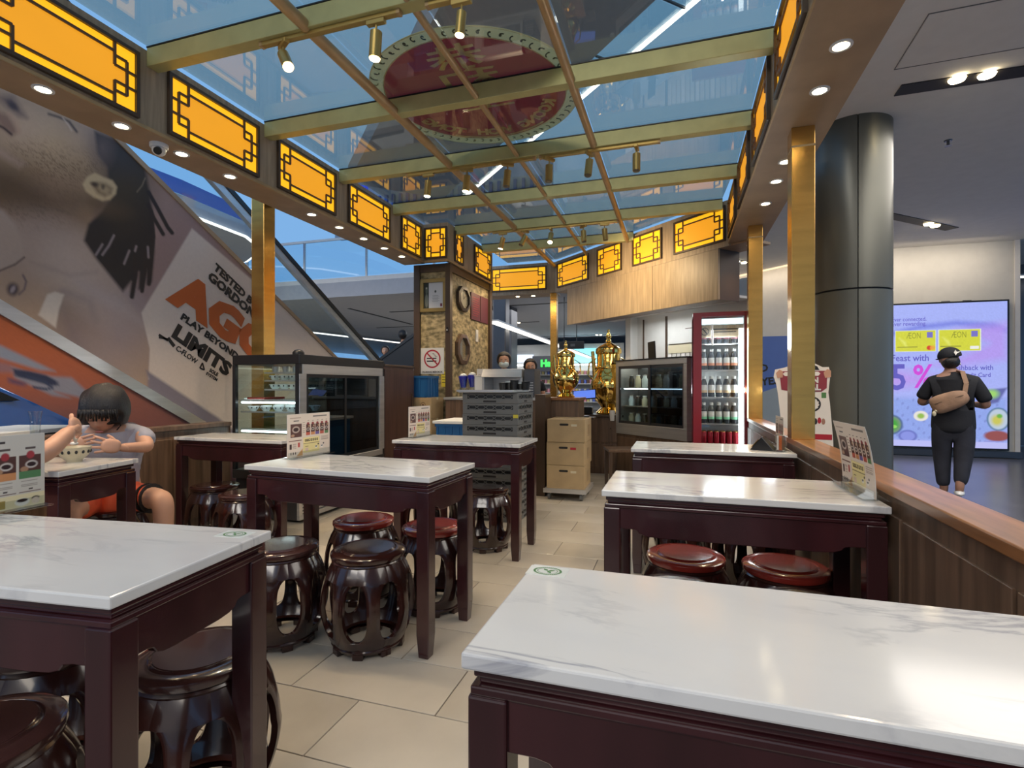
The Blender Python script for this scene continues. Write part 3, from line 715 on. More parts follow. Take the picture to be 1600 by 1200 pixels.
# ================================================================ THINGS ON TABLES
def menu_paint(P, Q):  # P,Q in 0..100 (x right, y down, 100x66)
    p = Paint(P, Q, (232, 214, 196))
    p.rect(6, 5, 30, 6.5, (150, 110, 80), .6); p.rect(58, 4, 92, 5.6, (60, 50, 45), .8); p.rect(14, 10, 26, 11, (40, 30, 30))
    p.rect(7, 15, 32, 36, (96, 62, 55)); p.ell(19, 24, 8, 5, (215, 195, 180)); p.ell(19, 24, 6, 3.4, (60, 35, 32)); p.ell(12, 33, 4, 2, (190, 150, 120))
    for i in range(5):
        x = 42+i*11.2; p.rect(x+3, 11, x+7, 12, (90, 70, 60)); p.ell(x+4.6, 16, 3, 2.2, (150, 50, 50)); p.rect(x, 17, x+9.4, 32, (86, 45, 36))
        p.ell(x+4.6, 25, 3.6, 2.3, (220, 205, 190)); p.ell(x+4.6, 25, 2.6, 1.4, (50, 25, 22)); p.ell(x+7, 20, 1.5, 1.5, (190, 150, 110))
        p.rect(x, 30, x+9.4, 35, [(196, 92, 70), (210, 140, 90), (110, 90, 150), (190, 90, 70), (90, 130, 80)][i])
    p.rect(35, 38, 74, 62, (235, 215, 150)); p.rect(36, 39, 72, 46, (246, 226, 160))
    for i in range(7): p.rect(39+i*4.6, 40.5, 42.4+i*4.6, 44.5, (60, 45, 30)); p.rect(40.4+i*4.6, 41.6, 41.2+i*4.6, 43.6, (246, 226, 160))
    p.rect(36, 47.5, 74, 48.2, (90, 60, 50)); p.rect(40, 52, 47, 53, (70, 50, 40)); p.rect(40, 55, 47, 60, (220, 190, 170))
    for i in range(2): p.ell(66+i*14, 55, 3, 2.2, (245, 240, 230)); p.ell(66+i*14, 54.4, 2.4, 1, (40, 22, 20)); p.ell(71+i*13, 51, 1.8, 1.2, (40, 25, 25))
    p.rect(4, 41, 32, 41.8, (120, 70, 60)); p.rect(5, 46, 10, 54, (70, 40, 35)); p.rect(23, 45, 28, 52, (190, 80, 70))
    for k in range(5): p.rect(12, 46+k*1.7, 20, 46.5+k*1.7, (160, 130, 120))
    p.poly([(34, 55), (34, 66), (20, 66)], (206, 150, 90), .5)
    for i in range(3): p.ell(8+i*5, 61, 1.3, 2.2, (80, 55, 45))
    for k in range(6): p.rect(34, 14+k*3.1, 39, 14.6+k*3.1, (120, 95, 80))
    for k in range(4): p.rect(78, 39+k*1.8, 96, 39.6+k*1.8, (150, 125, 110))
    return p.c
def menu2_paint(P, Q):
    p = Paint(P, Q, (205, 198, 186)); p.rect(10, 5, 62, 7.2, (60, 50, 48))
    for i in range(4):
        x = 3+i*24; p.rect(x+6, 12, x+16, 14, (90, 75, 70)); p.rect(x, 19, x+21, 34, (84, 52, 44)); p.ell(x+11, 19, 4, 3.6, (165, 55, 60))
        p.ell(x+12, 28, 6, 3.6, (210, 200, 190)); p.ell(x+12, 28, 4.6, 2.2, (50, 28, 26)); p.ell(x+5, 32, 4, 2.4, (170, 130, 100))
        p.rect(x, 34, x+21, 41, [(150, 60, 60), (110, 95, 160), (205, 140, 90), (85, 130, 85)][i])
        for k in range(4): p.rect(x+2, 43+k*1.6, x+18, 43.5+k*1.6, (150, 140, 130))
        p.rect(x+9, 50, x+13, 51.6, (60, 50, 48)); p.rect(x, 52.6, x+21, 53.4, (90, 50, 45))
    p.rect(0, 55, 100, 66.7, (226, 212, 170)); p.rect(4, 56.5, 48, 58, (90, 65, 45)); p.rect(50, 58, 62, 66, (170, 145, 80))
    p.ell(78, 62, 7, 3.4, (235, 230, 220)); p.ell(78, 60.6, 5.4, 1.6, (45, 28, 24)); p.ell(91, 60, 4, 1.6, (40, 30, 28)); p.ell(91, 62.5, 4, 3, (225, 205, 185))
    return p.c
def menu_stand(x, y, z, rz, label, w=.35, h=.235, fn=menu_paint, bend=0):
    t = thing('menu_stand', label, 'menu', (x, y, z), rz, 'menu stands on the tables')
    bf = (lambda V: bend*(V**2)) if bend else None
    base = MB(); base.cbox(0, 0, .003, w, .085, .006)
    build('foot', base, 'acrylic', t, bevel=.002)
    build('clip', MB().cbox(0, -.006, .018, w*.98, .003, .030).cbox(0, .006, .018, w*.98, .003, .030), 'acrylic', t)
    ny = 12; sh = MB(); vs = []
    for s in (-.0006, .0006):
        for k in range(ny+1):
            v = k/ny; 
            for X in (-w/2, w/2): vs.append((X, -(bf(v) if bf else 0)+s, .006+v*h))
    n = 2*(ny+1); fs = []
    for k in range(ny):
        a = 2*k; fs += [(a, a+1, a+3, a+2), (n+a, n+a+2, n+a+3, n+a+1), (a, a+2, n+a+2, n+a), (a+1, n+a+1, n+a+3, a+3)]
    fs += [(0, n, n+1, 1), (2*ny, 2*ny+1, n+2*ny+1, n+2*ny)]
    sh.add(vs, fs); card = build('card', sh, 'paper', t)
    mx = Matrix.Translation((0, -.0006, .006)) @ Matrix.Rotation(pi/2, 4, 'X')
    flatprint('menu_print', w*.995, h*.995, 150, 100, fn, 'menu', mx, card, bend=bf, z=.0006, unit=(100, 66.7))
    return t
menu_stand(-2.00, 2.50, .8, pi/2-.05, 'folded menu card stand at the left end of the centre table', .34, .235)
menu_stand(-1.93, 3.70, .8, pi/2-.1, 'small-looking menu card stand on the table before the grey crates', .30, .23)
menu_stand(.645, 2.28, .8, -pi/2+.02, 'curved menu card stand on the middle right table beside the low wall', .36, .25, bend=.035)
menu_stand(.60, 3.62, .8, -pi/2, 'menu card stand on the farthest right table beside the gold post', .26, .20)
menu_stand(-2.02, 1.06, .8, pi/2+.08, 'menu card stand at the far left end of the lower left table', .30, .235, menu2_paint)
def sticker(x, y, rz, label, pale=False):
    t = thing('sticker', label, 'sticker', (x, y, .8), rz, 'round stickers on the marble tables')
    build('sheet', MB().cbox(0, 0, .0004, .085, .055, .0008), mat('sticker_film', (.62, .64, .60), .3) if not pale else mat('faded_film', (.70, .68, .63), .3), t)
    g = 'green' if not pale else mat('faded_ink', (.5, .5, .46), .4)
    r = MB(); n = 40
    for rr, w_ in ((1.0, .16), (.72, .05)):
        for i in range(n):
            a0, a1 = 2*pi*i/n, 2*pi*(i+.8 if rr == 1.0 else i+1)/n
            r.add([(.031*q*cos(a), .023*q*sin(a), .0011) for a in (a0, a1) for q in (rr-w_, rr)], [(0, 1, 3, 2)])
    build('ring', r, g, t)
    r = MB()
    for a in (.5, 2.2, -1.0):
        r.add([(0+.0*cos(a), 0, .0012), (.010*cos(a+.5), .008*sin(a+.5), .0012), (.018*cos(a), .014*sin(a), .0012), (.010*cos(a-.5), .008*sin(a-.5), .0012)], [(0, 1, 2, 3)])
    build('leaf_mark', r, g, t)
sticker(-.268, 1.10, 0, 'green leaf sticker on the corner of the nearest right table')
sticker(-1.135, 1.12, .1, 'green leaf sticker on the corner of the lower left table')
sticker(-1.10, 2.30, 0, 'faded worn sticker on the right end of the centre table', True)
# black box with gold face, on R3
t = thing('wedge_sign', 'black wedge-shaped block with a gold face lying on the farthest right table', 'sign', (.50, 3.56, .8), radians(-25))
m = MB().prism([(-.07, 0), (.075, 0), (0.0, .085)], -.035, .035); m.v = [(a, c, b) for a, b, c in m.v]
build('body', m, 'black', t, bevel=.003)
build('gold_plate', MB().box(-.045, .045, -.030, .030, 0, .003), 'brass', t, mx=plane((-.036, 0, .042), (0, -1, 0), (.64, 0, .77)))
# salt shaker-like cup + tissue glass on R3
t = thing('toothpick_jar', 'small glass jar of brown sachets in front of the menu on the farthest right table', 'jar', (.585, 3.50, .8))
build('glass_jar', MB().lathe([(.001, .002), (.032, .002), (.034, .02), (.034, .10), (.031, .10), (.030, .01), (.001, .008)], 20, cap=False), 'acrylic', t, smooth=40)
for k in range(7):
    a = k*.9; build('sachet', MB().cbox(.014*cos(a), .014*sin(a), .055, .016, .004, .085), ['wood', 'paper', 'orangeink'][k % 3], t)
# plate corner at the left end of lower left table
t = thing('spoon_rest', 'small white dish at the left edge of the lower left table', 'dish', (-2.0, .90, .8))
build('dish', MB().lathe([(.001, .002), (.04, .002), (.06, .010), (.061, .013), (.04, .006), (.001, .005)], 28, cap=False), 'white', t, smooth=50)
def pY(px, py, Y):
    k = (px-800)/821.0; f = Y/(k*sTH+cTH); return f*(k*cTH-sTH), 1.2-(py-602)*f/821.0
M['darkglass'] = glass('tinted_door_glass', (.30, .36, .40), boost=1.6)
# ================================================================ WALLPAPERED COLUMN AND WALL
wc = struct('wall_rear', MB().box(-3.33, -2.88, 6.33, 7.88, 0, ZS), 'wallpaper', 'wallpapered column and wall at the rear left of the kiosk')
for x0, x1, y0, y1 in ((-3.37, -3.28, 6.29, 6.36), (-2.91, -2.84, 6.29, 6.37), (-2.89, -2.84, 7.83, 7.92)):
    build('post', MB().box(x0, x1, y0, y1, 0, ZS), 'darkframe', wc, bevel=.004)
build('rail', MB().box(-3.30, -2.88, 6.30, 6.34, ZS-.10, ZS), 'darkframe', wc); build('rail', MB().box(-2.90, -2.85, 6.36, 7.85, ZS-.10, ZS), 'darkframe', wc)
FR = lambda x, z, y=6.328: plane((x, y, z), (1, 0, 0), (0, 0, 1))     # on the column's front
SD = lambda y, z, x=-2.879: plane((x, y, z), (0, 1, 0), (0, 0, 1))   # on the side wall
t = thing('framed_certificate', 'gold-framed certificate hanging on the wallpapered column', 'frame', (-3.09, 6.329, 2.39))
w, h = .38, .44
f = MB().box(-w/2, w/2, -.03, 0, -h/2, -h/2+.05).box(-w/2, w/2, -.03, 0, h/2-.05, h/2).box(-w/2, -w/2+.05, -.03, 0, -h/2+.05, h/2-.05).box(w/2-.05, w/2, -.03, 0, -h/2+.05, h/2-.05)
build('frame', f, 'oldgold', t, bevel=.004)
def cert(P, Q):
    p = Paint(P, Q, (200, 203, 210)); p.rect(0, 0, 26, 100, (40, 46, 40)); p.ell(14, 30, 6, 14, (90, 100, 90)); p.ell(14, 70, 9, 26, (120, 125, 115)); p.rect(10, 18, 18, 24, (170, 170, 160))
    p.ell(60, 35, 5, 5, (50, 55, 60))
    for k in range(9): p.rect(42+k % 3*2, 46+k*4, 80-k % 2*5, 47.4+k*4, (150, 155, 165))
    p.rect(30, 78, 96, 79, (120, 120, 130)); p.rect(84, 82, 95, 94, (110, 30, 60)); return p.c
flatprint('certificate_print', w-.1, h-.1, 50, 60, cert, 'print', plane((0, -.012, -h/2+.05), (1, 0, 0), (0, 0, 1)), t, unit=(100, 100))
build('backing', MB().box(-w/2+.02, w/2-.02, -.011, 0, -h/2+.02, h/2-.02), 'paper', t)
t = thing('no_smoking_sign', 'white no-smoking sign with red ring on the column', 'sign', (-3.11, 6.327, 1.53))
build('board', MB().box(-.17, .17, -.006, 0, -.18, .165), 'whiteink', t, bevel=.001)
r = MB(); n = 40
for i in range(n):
    a0, a1 = 2*pi*i/n, 2*pi*(i+1)/n; r.add([(q*cos(a), -.0075, .02+q*sin(a)) for a in (a0, a1) for q in (.102, .122)], [(0, 1, 3, 2)])
r.add([(-.085, -.0076, .092), (-.072, -.0076, .106), (.085, -.0076, -.052), (.072, -.0076, -.066)], [(0, 1, 2, 3)])
build('red_ring', r, 'redink', t)
r = MB().box(-.08, .06, -.007, -.006, .018, .034).box(-.08, .06, -.007, -.006, -.018, -.002)
for k in range(4): r.box(.0+.014*k, .03+.014*k, -.007, -.006, .085-.014*k, .091-.014*k)
build('cigarette', r, 'ink', t)
text('lettering', 'DILARANG MEROKOK', .034, 'ink', plane((0, -.007, -.155), (1, 0, 0), (0, 0, 1)), t, bold=.001, width=.30)
def octagon(name, label, cat, y, z, ry, rz_, facem, clock):
    t = thing(name, label, cat, (-2.879, y, z))
    oc = lambda k: [(k*ry*cos(pi/8+pi/4*i)*1.08, k*rz_*sin(pi/8+pi/4*i)*1.08) for i in range(8)]
    o_, i_ = oc(1), oc(.74); f = MB(); vs = []
    for pts, d in ((o_, 0), (o_, .045), (i_, .055), (i_, .02)): vs += [(d, a, b) for a, b in pts]
    f.add(vs, [(k*8+i, k*8+(i+1) % 8, (k+1)*8+(i+1) % 8, (k+1)*8+i) for k in range(3) for i in range(8)]); build('frame', f, 'wood' if not clock else 'darkframe', t, bevel=.003)
    g = MB(); g.add([(.022, a, b) for a, b in oc(.75)], [tuple(range(8))]); build('face' if clock else 'mirror_glass', g, facem, t)
    if clock:
        h = MB(); h.seg((.026, 0, 0), (.026, .06, .05), .008, .002, up=(1, 0, 0)).seg((.026, 0, 0), (.026, -.02, .11), .006, .002, up=(1, 0, 0))
        for k in range(12):
            a = k*pi/6; h.seg((.024, .58*ry*cos(a), .58*rz_*sin(a)), (.024, .66*ry*cos(a), .66*rz_*sin(a)), .006, .002, up=(1, 0, 0))
        build('hands', h, 'ink', t)
octagon('wall_clock', 'octagonal dark-framed wall clock on the wallpapered side wall', 'clock', 6.78, 2.40, .21, .17, 'cream', True)
octagon('wall_mirror', 'tall octagonal wooden mirror on the wallpapered side wall', 'mirror', 6.76, 1.70, .22, .21, 'mirror', False)
t = thing('red_notice_board', 'maroon two-leaf notice board on the side wall right of the clock', 'board', (-2.879, 7.44, 2.36))
build('board', MB().box(0, .015, -.35, .35, -.2, .2), 'maroon', t, bevel=.003); build('divider', MB().box(.015, .02, .015, .03, -.19, .19), 'darkframe', t)
r = MB()
for k in range(9): r.box(.0152, .016, -.30+k % 2*.02, -.04-k % 3*.03, .13-k*.033, .137-k*.033)
build('writing', r, 'redink', t)
t = thing('light_switch', 'cream switch plate on the side wall under the maroon board', 'switch', (-2.879, 7.33, 1.94)); build('plate', MB().box(0, .012, -.05, .05, -.09, .09), 'paper', t, bevel=.003); build('rocker', MB().box(.012, .017, -.02, .02, -.03, .03), 'white', t, bevel=.002)
t = thing('wall_hook', 'small metal hook on the column post beside the certificate', 'hook', (-2.875, 6.288, 1.93)); build('plate', MB().box(-.012, .012, -.006, 0, -.03, .03), 'black', t); build('knob', MB().ell((0, -.015, -.01), (.012, .012, .012)), 'steel', t, smooth=True)
# ================================================================ LEFT DISPLAY CABINET
x0, x1, y0, y1 = -3.85, -3.12, 3.77, 5.14
t = thing('display_cabinet', 'tall steel and glass chilled display cabinet with sliding doors on the left', 'cabinet', ((x0+x1)/2, (y0+y1)/2, 0)); hx, hy = (x1-x0)/2, (y1-y0)/2
build('plinth', MB().box(-hx+.02, hx-.02, -hy+.02, hy-.02, .02, .36), 'darksteel', t, bevel=.004)
g = MB()
for k in range(9): g.box(hx-.022, hx-.012, -hy+.05, hy-.40, .08+k*.028, .092+k*.028)
build('vent_grille', g, 'steel', t)
build('kick_frame', MB().box(hx-.025, hx, -hy+.0, hy, .03, .07).box(hx-.025, hx, -hy, -hy+.04, .07, .36).box(hx-.025, hx, hy-.36, hy-.30, .07, .36), 'steel', t)
build('base', MB().box(-hx, hx, -hy, hy, .36, .44), 'darksteel', t, bevel=.004)
build('top', MB().box(-hx, hx, -hy, hy, 1.385, 1.47), 'blackmetal', t, bevel=.006)
for sx in (-1, 1): build('end_post', MB().box(sx*hx-(.045 if sx > 0 else 0), sx*hx+(0 if sx > 0 else .035), -hy, -hy+.035, .44, 1.385), 'blackmetal', t, bevel=.003)
for sx in (-1, 1): build('end_post', MB().box(sx*hx-(.045 if sx > 0 else 0), sx*hx+(0 if sx > 0 else .035), hy-.035, hy, .44, 1.385), 'blackmetal', t, bevel=.003)
build('end_glass', MB().box(-hx+.035, hx-.045, -hy+.008, -hy+.014, .44, 1.385), 'caseglass', t)
build('back_glass', MB().box(-hx+.005, -hx+.011, -hy+.035, hy-.035, .44, 1.385), 'caseglass', t)
build('far_panel', MB().box(-hx+.035, hx-.045, hy-.02, hy-.01, .44, 1.385), 'darksteel', t)
f = MB().box(hx-.012, hx+.004, -hy+.035, hy-.035, 1.30, 1.385).box(hx-.012, hx+.004, -hy+.035, hy-.035, .44, .50).box(hx-.012, hx+.004, -hy+.0, -hy+.09, .50, 1.30).box(hx-.012, hx+.004, hy-.09, hy, .50, 1.30)
build('steel_surround', f, 'steel', t, bevel=.002)
for k, (a, b, d) in enumerate(((-hy+.09, .0, -.004), (-.03, hy-.09, -.018))):
    dr = build('sliding_door', MB().box(hx+d-.01, hx+d, a, a+.03, .50, 1.30).box(hx+d-.01, hx+d, b-.03, b, .50, 1.30).box(hx+d-.01, hx+d, a+.03, b-.03, .50, .53).box(hx+d-.01, hx+d, a+.03, b-.03, 1.27, 1.30), 'blackmetal', t)
    build('door_glass', MB().box(hx+d-.007, hx+d-.003, a+.03, b-.03, .53, 1.27), 'darkglass', dr)
for z, m_ in ((1.305, 'caseglass'), (1.235, 'caseglass'), (1.155, 'caseglass'), (1.06, 'caseglass'), (.955, 'caseglass'), (.80, 'caseglass'), (.62, 'caseglass')):
    xa = -.05 if z > 1.1 else -hx+.05
    build('shelf', MB().box(xa, hx-.06, -hy+.05, hy-.06, z, z+.008), m_, t); build('shelf_edge', MB().box(xa, hx-.06, -hy+.046, -hy+.05, z-.002, z+.012), 'steel', t)
build('tube_light', MB().cyl((-hx+.06, -hy+.05, 1.045), (hx-.08, -hy+.05, 1.045), .009, 10), 'coolwhite', t)
build('tube_light', MB().cyl((-hx+.06, -hy+.05, .785), (hx-.08, -hy+.05, .785), .009, 10), 'coolwhite', t)
lamp('lamp', 'AREA', (0, 0, 1.03), 3.0, (.8, .95, 1), .6, parent=t, sy=1.1)
lamp('lamp', 'AREA', (.1, 0, 1.375), 3.0, (1, .95, .8), .4, parent=t, sy=1.1)
cabc = ((x0+x1)/2, (y0+y1)/2)
# bowls inside
bowl0 = thing('porcelain_bowl', None, None)
build('shell', MB().lathe([(.001, .004), (.022, 0), (.024, .004), (.045, .030), (.050, .046), (.047, .046), (.040, .030), (.02, .010), (.001, .009)], 22, cap=False), 'white', bowl0, smooth=50)
sp = MB()
for k in range(7): a = k*.9; sp.ell((.0455*cos(a), .0455*sin(a), .033), (.006, .006, .009), 6, 4)
build('painted_band', sp, 'ink', bowl0)
n = 0; first = True
for ri, z in enumerate((1.243, 1.163)):
    for q in range(7):
        for s_ in range(3):
            x = cabc[0]+.02+s_*.105; y = y0+.10+q*.115
            lb = f'porcelain bowl, display cabinet {["upper", "second"][ri]} bowl shelf, {ORD[q]} row from the glass, {["left", "middle", "right"][s_]}'
            if first: o = bowl0; o.location = (x, y, z); o['label'] = lb; o['category'] = 'bowl'; o['group'] = 'porcelain bowls in the left display cabinet'; first = False
            else: o = dup(bowl0, (x, y, z), random.random()*6, lb)
for q in range(3):
    for s_ in range(4):
        dup(bowl0, (cabc[0]-.24+s_*.14, y0+.12+q*.16, .963), random.random()*6, f'porcelain bowl low in the display cabinet, {ORD[q]} row from the glass, {ORD[s_]} from left')
for k in range(3):
    t = thing('menu_cup', f'dark tumbler standing on the cabinet\'s top bowl shelf, {ORD[k]} from the left', 'cup', (cabc[0]+.03+k*.11, y0+.10, 1.313), 0, 'dark tumblers in the left display cabinet')
    build('shell', MB().lathe([(.001, 0), (.028, 0), (.034, .055), (.031, .055), (.026, .006), (.001, .005)], 18, cap=False), 'steel', t, smooth=50)
t = thing('serving_tray', 'dark red tray on the glass shelf of the display cabinet', 'tray', (cabc[0]-.17, y0+.20, 1.069)); build('dish', MB().cbox(0, 0, .012, .20, .26, .024), 'redseat', t, bevel=.006)
t = thing('paper_tray', 'flat white tray at the left of the cabinet glass shelf', 'tray', (cabc[0]-.295, y0+.15, 1.069)); build('dish', MB().cbox(0, 0, .008, .035, .14, .016), 'white', t, bevel=.004)
# ladle-hook knob on top
t = thing('cabinet_ornament', 'small dark rounded ornament on the corner of the display cabinet', 'ornament', (-3.17, 3.82, 1.471)); build('dome', MB().lathe([(.05, 0), (.05, .015), (.035, .035), (.001, .045)], 20, cap=False), 'blackmetal', t, smooth=50)
# ================================================================ WOOD SIDE COUNTER, CARTONS, BLUE CRATE
t = thing('side_counter', 'tall dark wood side cabinet between display cabinet and column', 'cabinet', (-3.485, 5.50, 0))
build('body', MB().box(-.355, .355, -.355, .345, 0, 1.41), 'sidewood', t, bevel=.003); build('top', MB().box(-.36, .365, -.355, .35, 1.41, 1.435), 'darkframe', t, bevel=.003)
build('door', MB().box(.356, .366, -.34, .33, .08, 1.38), 'sidewood', t, bevel=.002); build('handle', MB().box(.366, .38, .26, .275, .9, 1.1), 'darkframe', t)
def carton(x, y, z, w, d, h, label, group, mark=True, rz=0):
    t = thing('cardboard_box', label, 'box', (x, y, z), rz, group)
    build('body', MB().box(-w/2, w/2, -d/2, d/2, 0, h), 'cardboard', t, bevel=.003)
    build('tape', MB().box(-w/2-.0006, w/2+.0006, -.025, .025, h-.03, h+.0006), 'cream', t)
    return t
for k in range(4):
    t = carton(-3.13, 6.08, k*.262, .42, .36, .26, f'cardboard carton with oval brown print before the column, {["lowest", "second from below", "third from below", "topmost"][k]} of its stack', 'cartons stacked before the column')
    r = MB(); n = 24
    for i in range(n):
        a0, a1 = 2*pi*i/n, 2*pi*(i+1)/n; r.add([(.10+.045*q*cos(a), -.181, .13+.075*q*sin(a)) for a in (a0, a1) for q in (.88, 1)], [(0, 1, 3, 2)])
    r.box(.09, .11, -.1812, -.1805, .08, .10).box(.09, .11, -.1812, -.1805, .12, .14).box(.085, .115, -.1812, -.1805, .16, .18); build('oval_print', r, 'wood', t)
def plcrate(name, label, cat, x, y, z, w, d, h, m, group=None, ribs=5):
    t = thing(name, label, cat, (x, y, z), 0, group); b = MB(); k = .012
    b.box(-w/2, w/2, -d/2, d/2, 0, .012).box(-w/2, w/2, -d/2, -d/2+k, .012, h).box(-w/2, w/2, d/2-k, d/2, .012, h).box(-w/2, -w/2+k, -d/2+k, d/2-k, .012, h).box(w/2-k, w/2, -d/2+k, d/2-k, .012, h)
    build('shell', b, m, t, bevel=.002)
    r = MB().box(-w/2-.01, w/2+.01, -d/2-.01, -d/2, h-.03, h).box(w/2, w/2+.01, -d/2, d/2, h-.03, h)
    for i in range(ribs): 
        xx = -w/2+.02+i*(w-.04)/(ribs-1); r.box(xx-.006, xx+.006, -d/2-.008, -d/2, .01, h-.03)
        yy = -d/2+.02+i*(d-.04)/(ribs-1); r.box(w/2, w/2+.008, yy-.006, yy+.006, .01, h-.03)
    build('rim_and_ribs', r, m, t); return t
plcrate('blue_crate', 'blue plastic crate on top of the cartons under the no-smoking sign', 'crate', -3.15, 6.07, 1.048, .34, .33, .27, 'bluecrate')
t = thing('yellow_tag', 'yellow warning card hanging on the column beside the blue crate', 'card', (-2.945, 6.327, 1.28)); build('card', MB().box(-.035, .035, -.004, 0, -.10, .10), mat('yellow_card', (.75, .6, .05), .5), t)
r = MB()
for k in range(4): r.box(-.025, .02, -.0046, -.004, .06-k*.035, .068-k*.035)
build('writing', r, 'ink', t)
for k in range(2): plcrate('blue_crate', f'blue plastic crate on the floor left of the grey crates, {["lower", "upper"][k]} one', 'crate', -2.26, 5.30, .0+k*.40, .36, .5, .395, 'bluecrate', 'blue crates beside the grey crates')
t = thing('white_lid', 'white lid covering the blue crates', 'lid', (-2.26, 5.30, .797)); build('plate', MB().cbox(0, 0, .015, .42, .56, .03), 'white', t, bevel=.004)
# grey crates
cr = thing('grey_crate', None, None); w, d, h = .515, .50, .093
b = MB(); k = .014
for z0_, z1_ in ((0, .040), (.078, h)):
    b.box(-w/2, w/2, -d/2, -d/2+k, z0_, z1_).box(-w/2, w/2, d/2-k, d/2, z0_, z1_).box(-w/2, -w/2+k, -d/2+k, d/2-k, z0_, z1_).box(w/2-k, w/2, -d/2+k, d/2-k, z0_, z1_)
for sx in (-1, 1):
    for sy in (-1, 1): b.box(min(sx*w/2, sx*(w/2-.045)), max(sx*w/2, sx*(w/2-.045)), min(sy*d/2, sy*(d/2-.045)), max(sy*d/2, sy*(d/2-.045)), .040, .078)
b.box(-w/2+k, w/2-k, -d/2+k, d/2-k, .002, .008); build('shell', b, 'crate', cr, bevel=.0015)
b = MB()
def hexring(cx, cz, rx, rz_, f3):
    pts = [(cx-rx, cz), (cx-rx*.55, cz+rz_), (cx+rx*.55, cz+rz_), (cx+rx, cz), (cx+rx*.55, cz-rz_), (cx-rx*.55, cz-rz_)]
    for p_, q_ in zip(pts, pts[1:]+pts[:1]): b.seg(f3(*p_), f3(*q_), .006, .005)
for i in range(5): hexring(-.168+i*.084, .059, .040, .015, lambda a, z: (a, -d/2+.006, z))
for i in range(5): hexring(-.168+i*.084, .059, .040, .015, lambda a, z: (w/2-.006, a, z))
tag(build('lattice_side', b, 'crate', cr), kind='stuff')
build('handle_slot', MB().box(-.06, .06, -d/2-.0012, -d/2+.002, .010, .026), 'slot', cr); build('handle_slot', MB().box(w/2-.002, w/2+.0012, -.04, .04, .010, .026), 'slot', cr)
build('dark_backing', MB().box(-w/2+.016, w/2-.016, -d/2+.016, d/2-.016, .008, .090), 'black', cr)  # solid black filler, stands in for the shade behind the crate openings
for k in range(12):
    lb = f'grey lattice-sided plastic crate, {(["bottom"]+ORD[1:11]+["top"])[k]} of the stack counted from the floor'
    dx = random.uniform(-.004, .004)
    if k == 0: cr.location = (-1.589, 4.61, 0); tag(cr, lb, 'crate', 'stacked grey crates')
    else: dup(cr, (-1.589+dx, 4.61, k*.0945), 0, lb)
t = thing('yellow_tag', 'yellow label stuck on the corner of the grey crate stack', 'label', (-1.345, 4.352, .93)); build('tag', MB().cbox(0, 0, 0, .045, .003, .03), mat('yellow_label', (.6, .5, .04), .5), t)
t = thing('steel_tray', 'steel tray lying on top of the grey crates', 'tray', (-1.60, 4.58, 1.134)); build('tray', MB().box(-.27, .24, -.27, .25, 0, .022), 'steel', t, bevel=.006)
build('rim', MB().box(-.28, .25, -.28, -.27, .010, .026).box(.24, .25, -.27, .26, .010, .026), 'steel', t)
# on the tray: black cutlery bundles
for k in range(5):
    t = thing('black_container', f'black glossy food container heaped on the steel tray, {ORD[k]} from the left', 'container', (-1.55+k*.055, 4.62+.03*(k % 2), 1.157), .3*k, 'black containers on the steel tray')
    build('body', MB().lathe([(.001, 0), (.032, 0), (.040, .055+.012*(k % 3)), (.036, .058+.012*(k % 3)), (.001, .05+.012*(k % 3))], 14, cap=False), 'black', t, smooth=50)
    build('lid', MB().lathe([(.001, .060+.012*(k % 3)), (.040, .058+.012*(k % 3)), (.041, .066+.012*(k % 3)), (.001, .068+.012*(k % 3))], 14, cap=False), 'maskblue' if k % 2 else 'black', t, smooth=50)
# work counter behind the crates with machines
t = thing('work_counter', 'steel-topped work counter behind the stacked grey crates', 'counter', (-2.15, 6.30, 0))
build('body', MB().box(-.62, .62, -.3, .3, 0, 1.02), 'wood', t, bevel=.003); build('top', MB().box(-.64, .64, -.32, .32, 1.02, 1.05), 'steel', t, bevel=.003)
def put(px, Y): return pY(px, 600, Y)[0]
t = thing('steel_warmer', 'steel hooded food warmer on the work counter in front of the masked woman', 'machine', ((put(760, 6.25)+put(822, 6.25))/2, 6.25, 1.05)); w = put(822, 6.25)-put(760, 6.25)
build('cabinet', MB().box(-w/2, w/2, -.16, .2, 0, .02).box(-w/2, -w/2+.03, -.16, .2, .02, .25).box(w/2-.03, w/2, -.16, .2, .02, .25).box(-w/2+.03, w/2-.03, .18, .2, .02, .25), 'steel', t, bevel=.002)
build('hood', MB().add([(-w/2, -.2, .25), (w/2, -.2, .25), (w/2, .2, .25), (-w/2, .2, .25), (-w/2+.01, -.15, .35), (w/2-.01, -.15, .35), (w/2-.01, .2, .36), (-w/2+.01, .2, .36)], [(0, 3, 2, 1), (4, 5, 6, 7), (0, 1, 5, 4), (1, 2, 6, 5), (2, 3, 7, 6), (3, 0, 4, 7)]), 'steel', t, bevel=.004)
t = thing('card_terminal', 'grey ventilated machine at the right of the steel warmer', 'machine', (put(832, 6.25), 6.25, 1.05)); build('body', MB().cbox(0, 0, .17, .13, .3, .34), 'darksteel', t, bevel=.004); build('top_panel', MB().cbox(0, 0, .345, .12, .28, .01), 'wood', t)
r = MB()
for k in range(5): r.cbox(0, -.151, .06+k*.03, .10, .003, .010)
build('vent', r, 'steel', t)
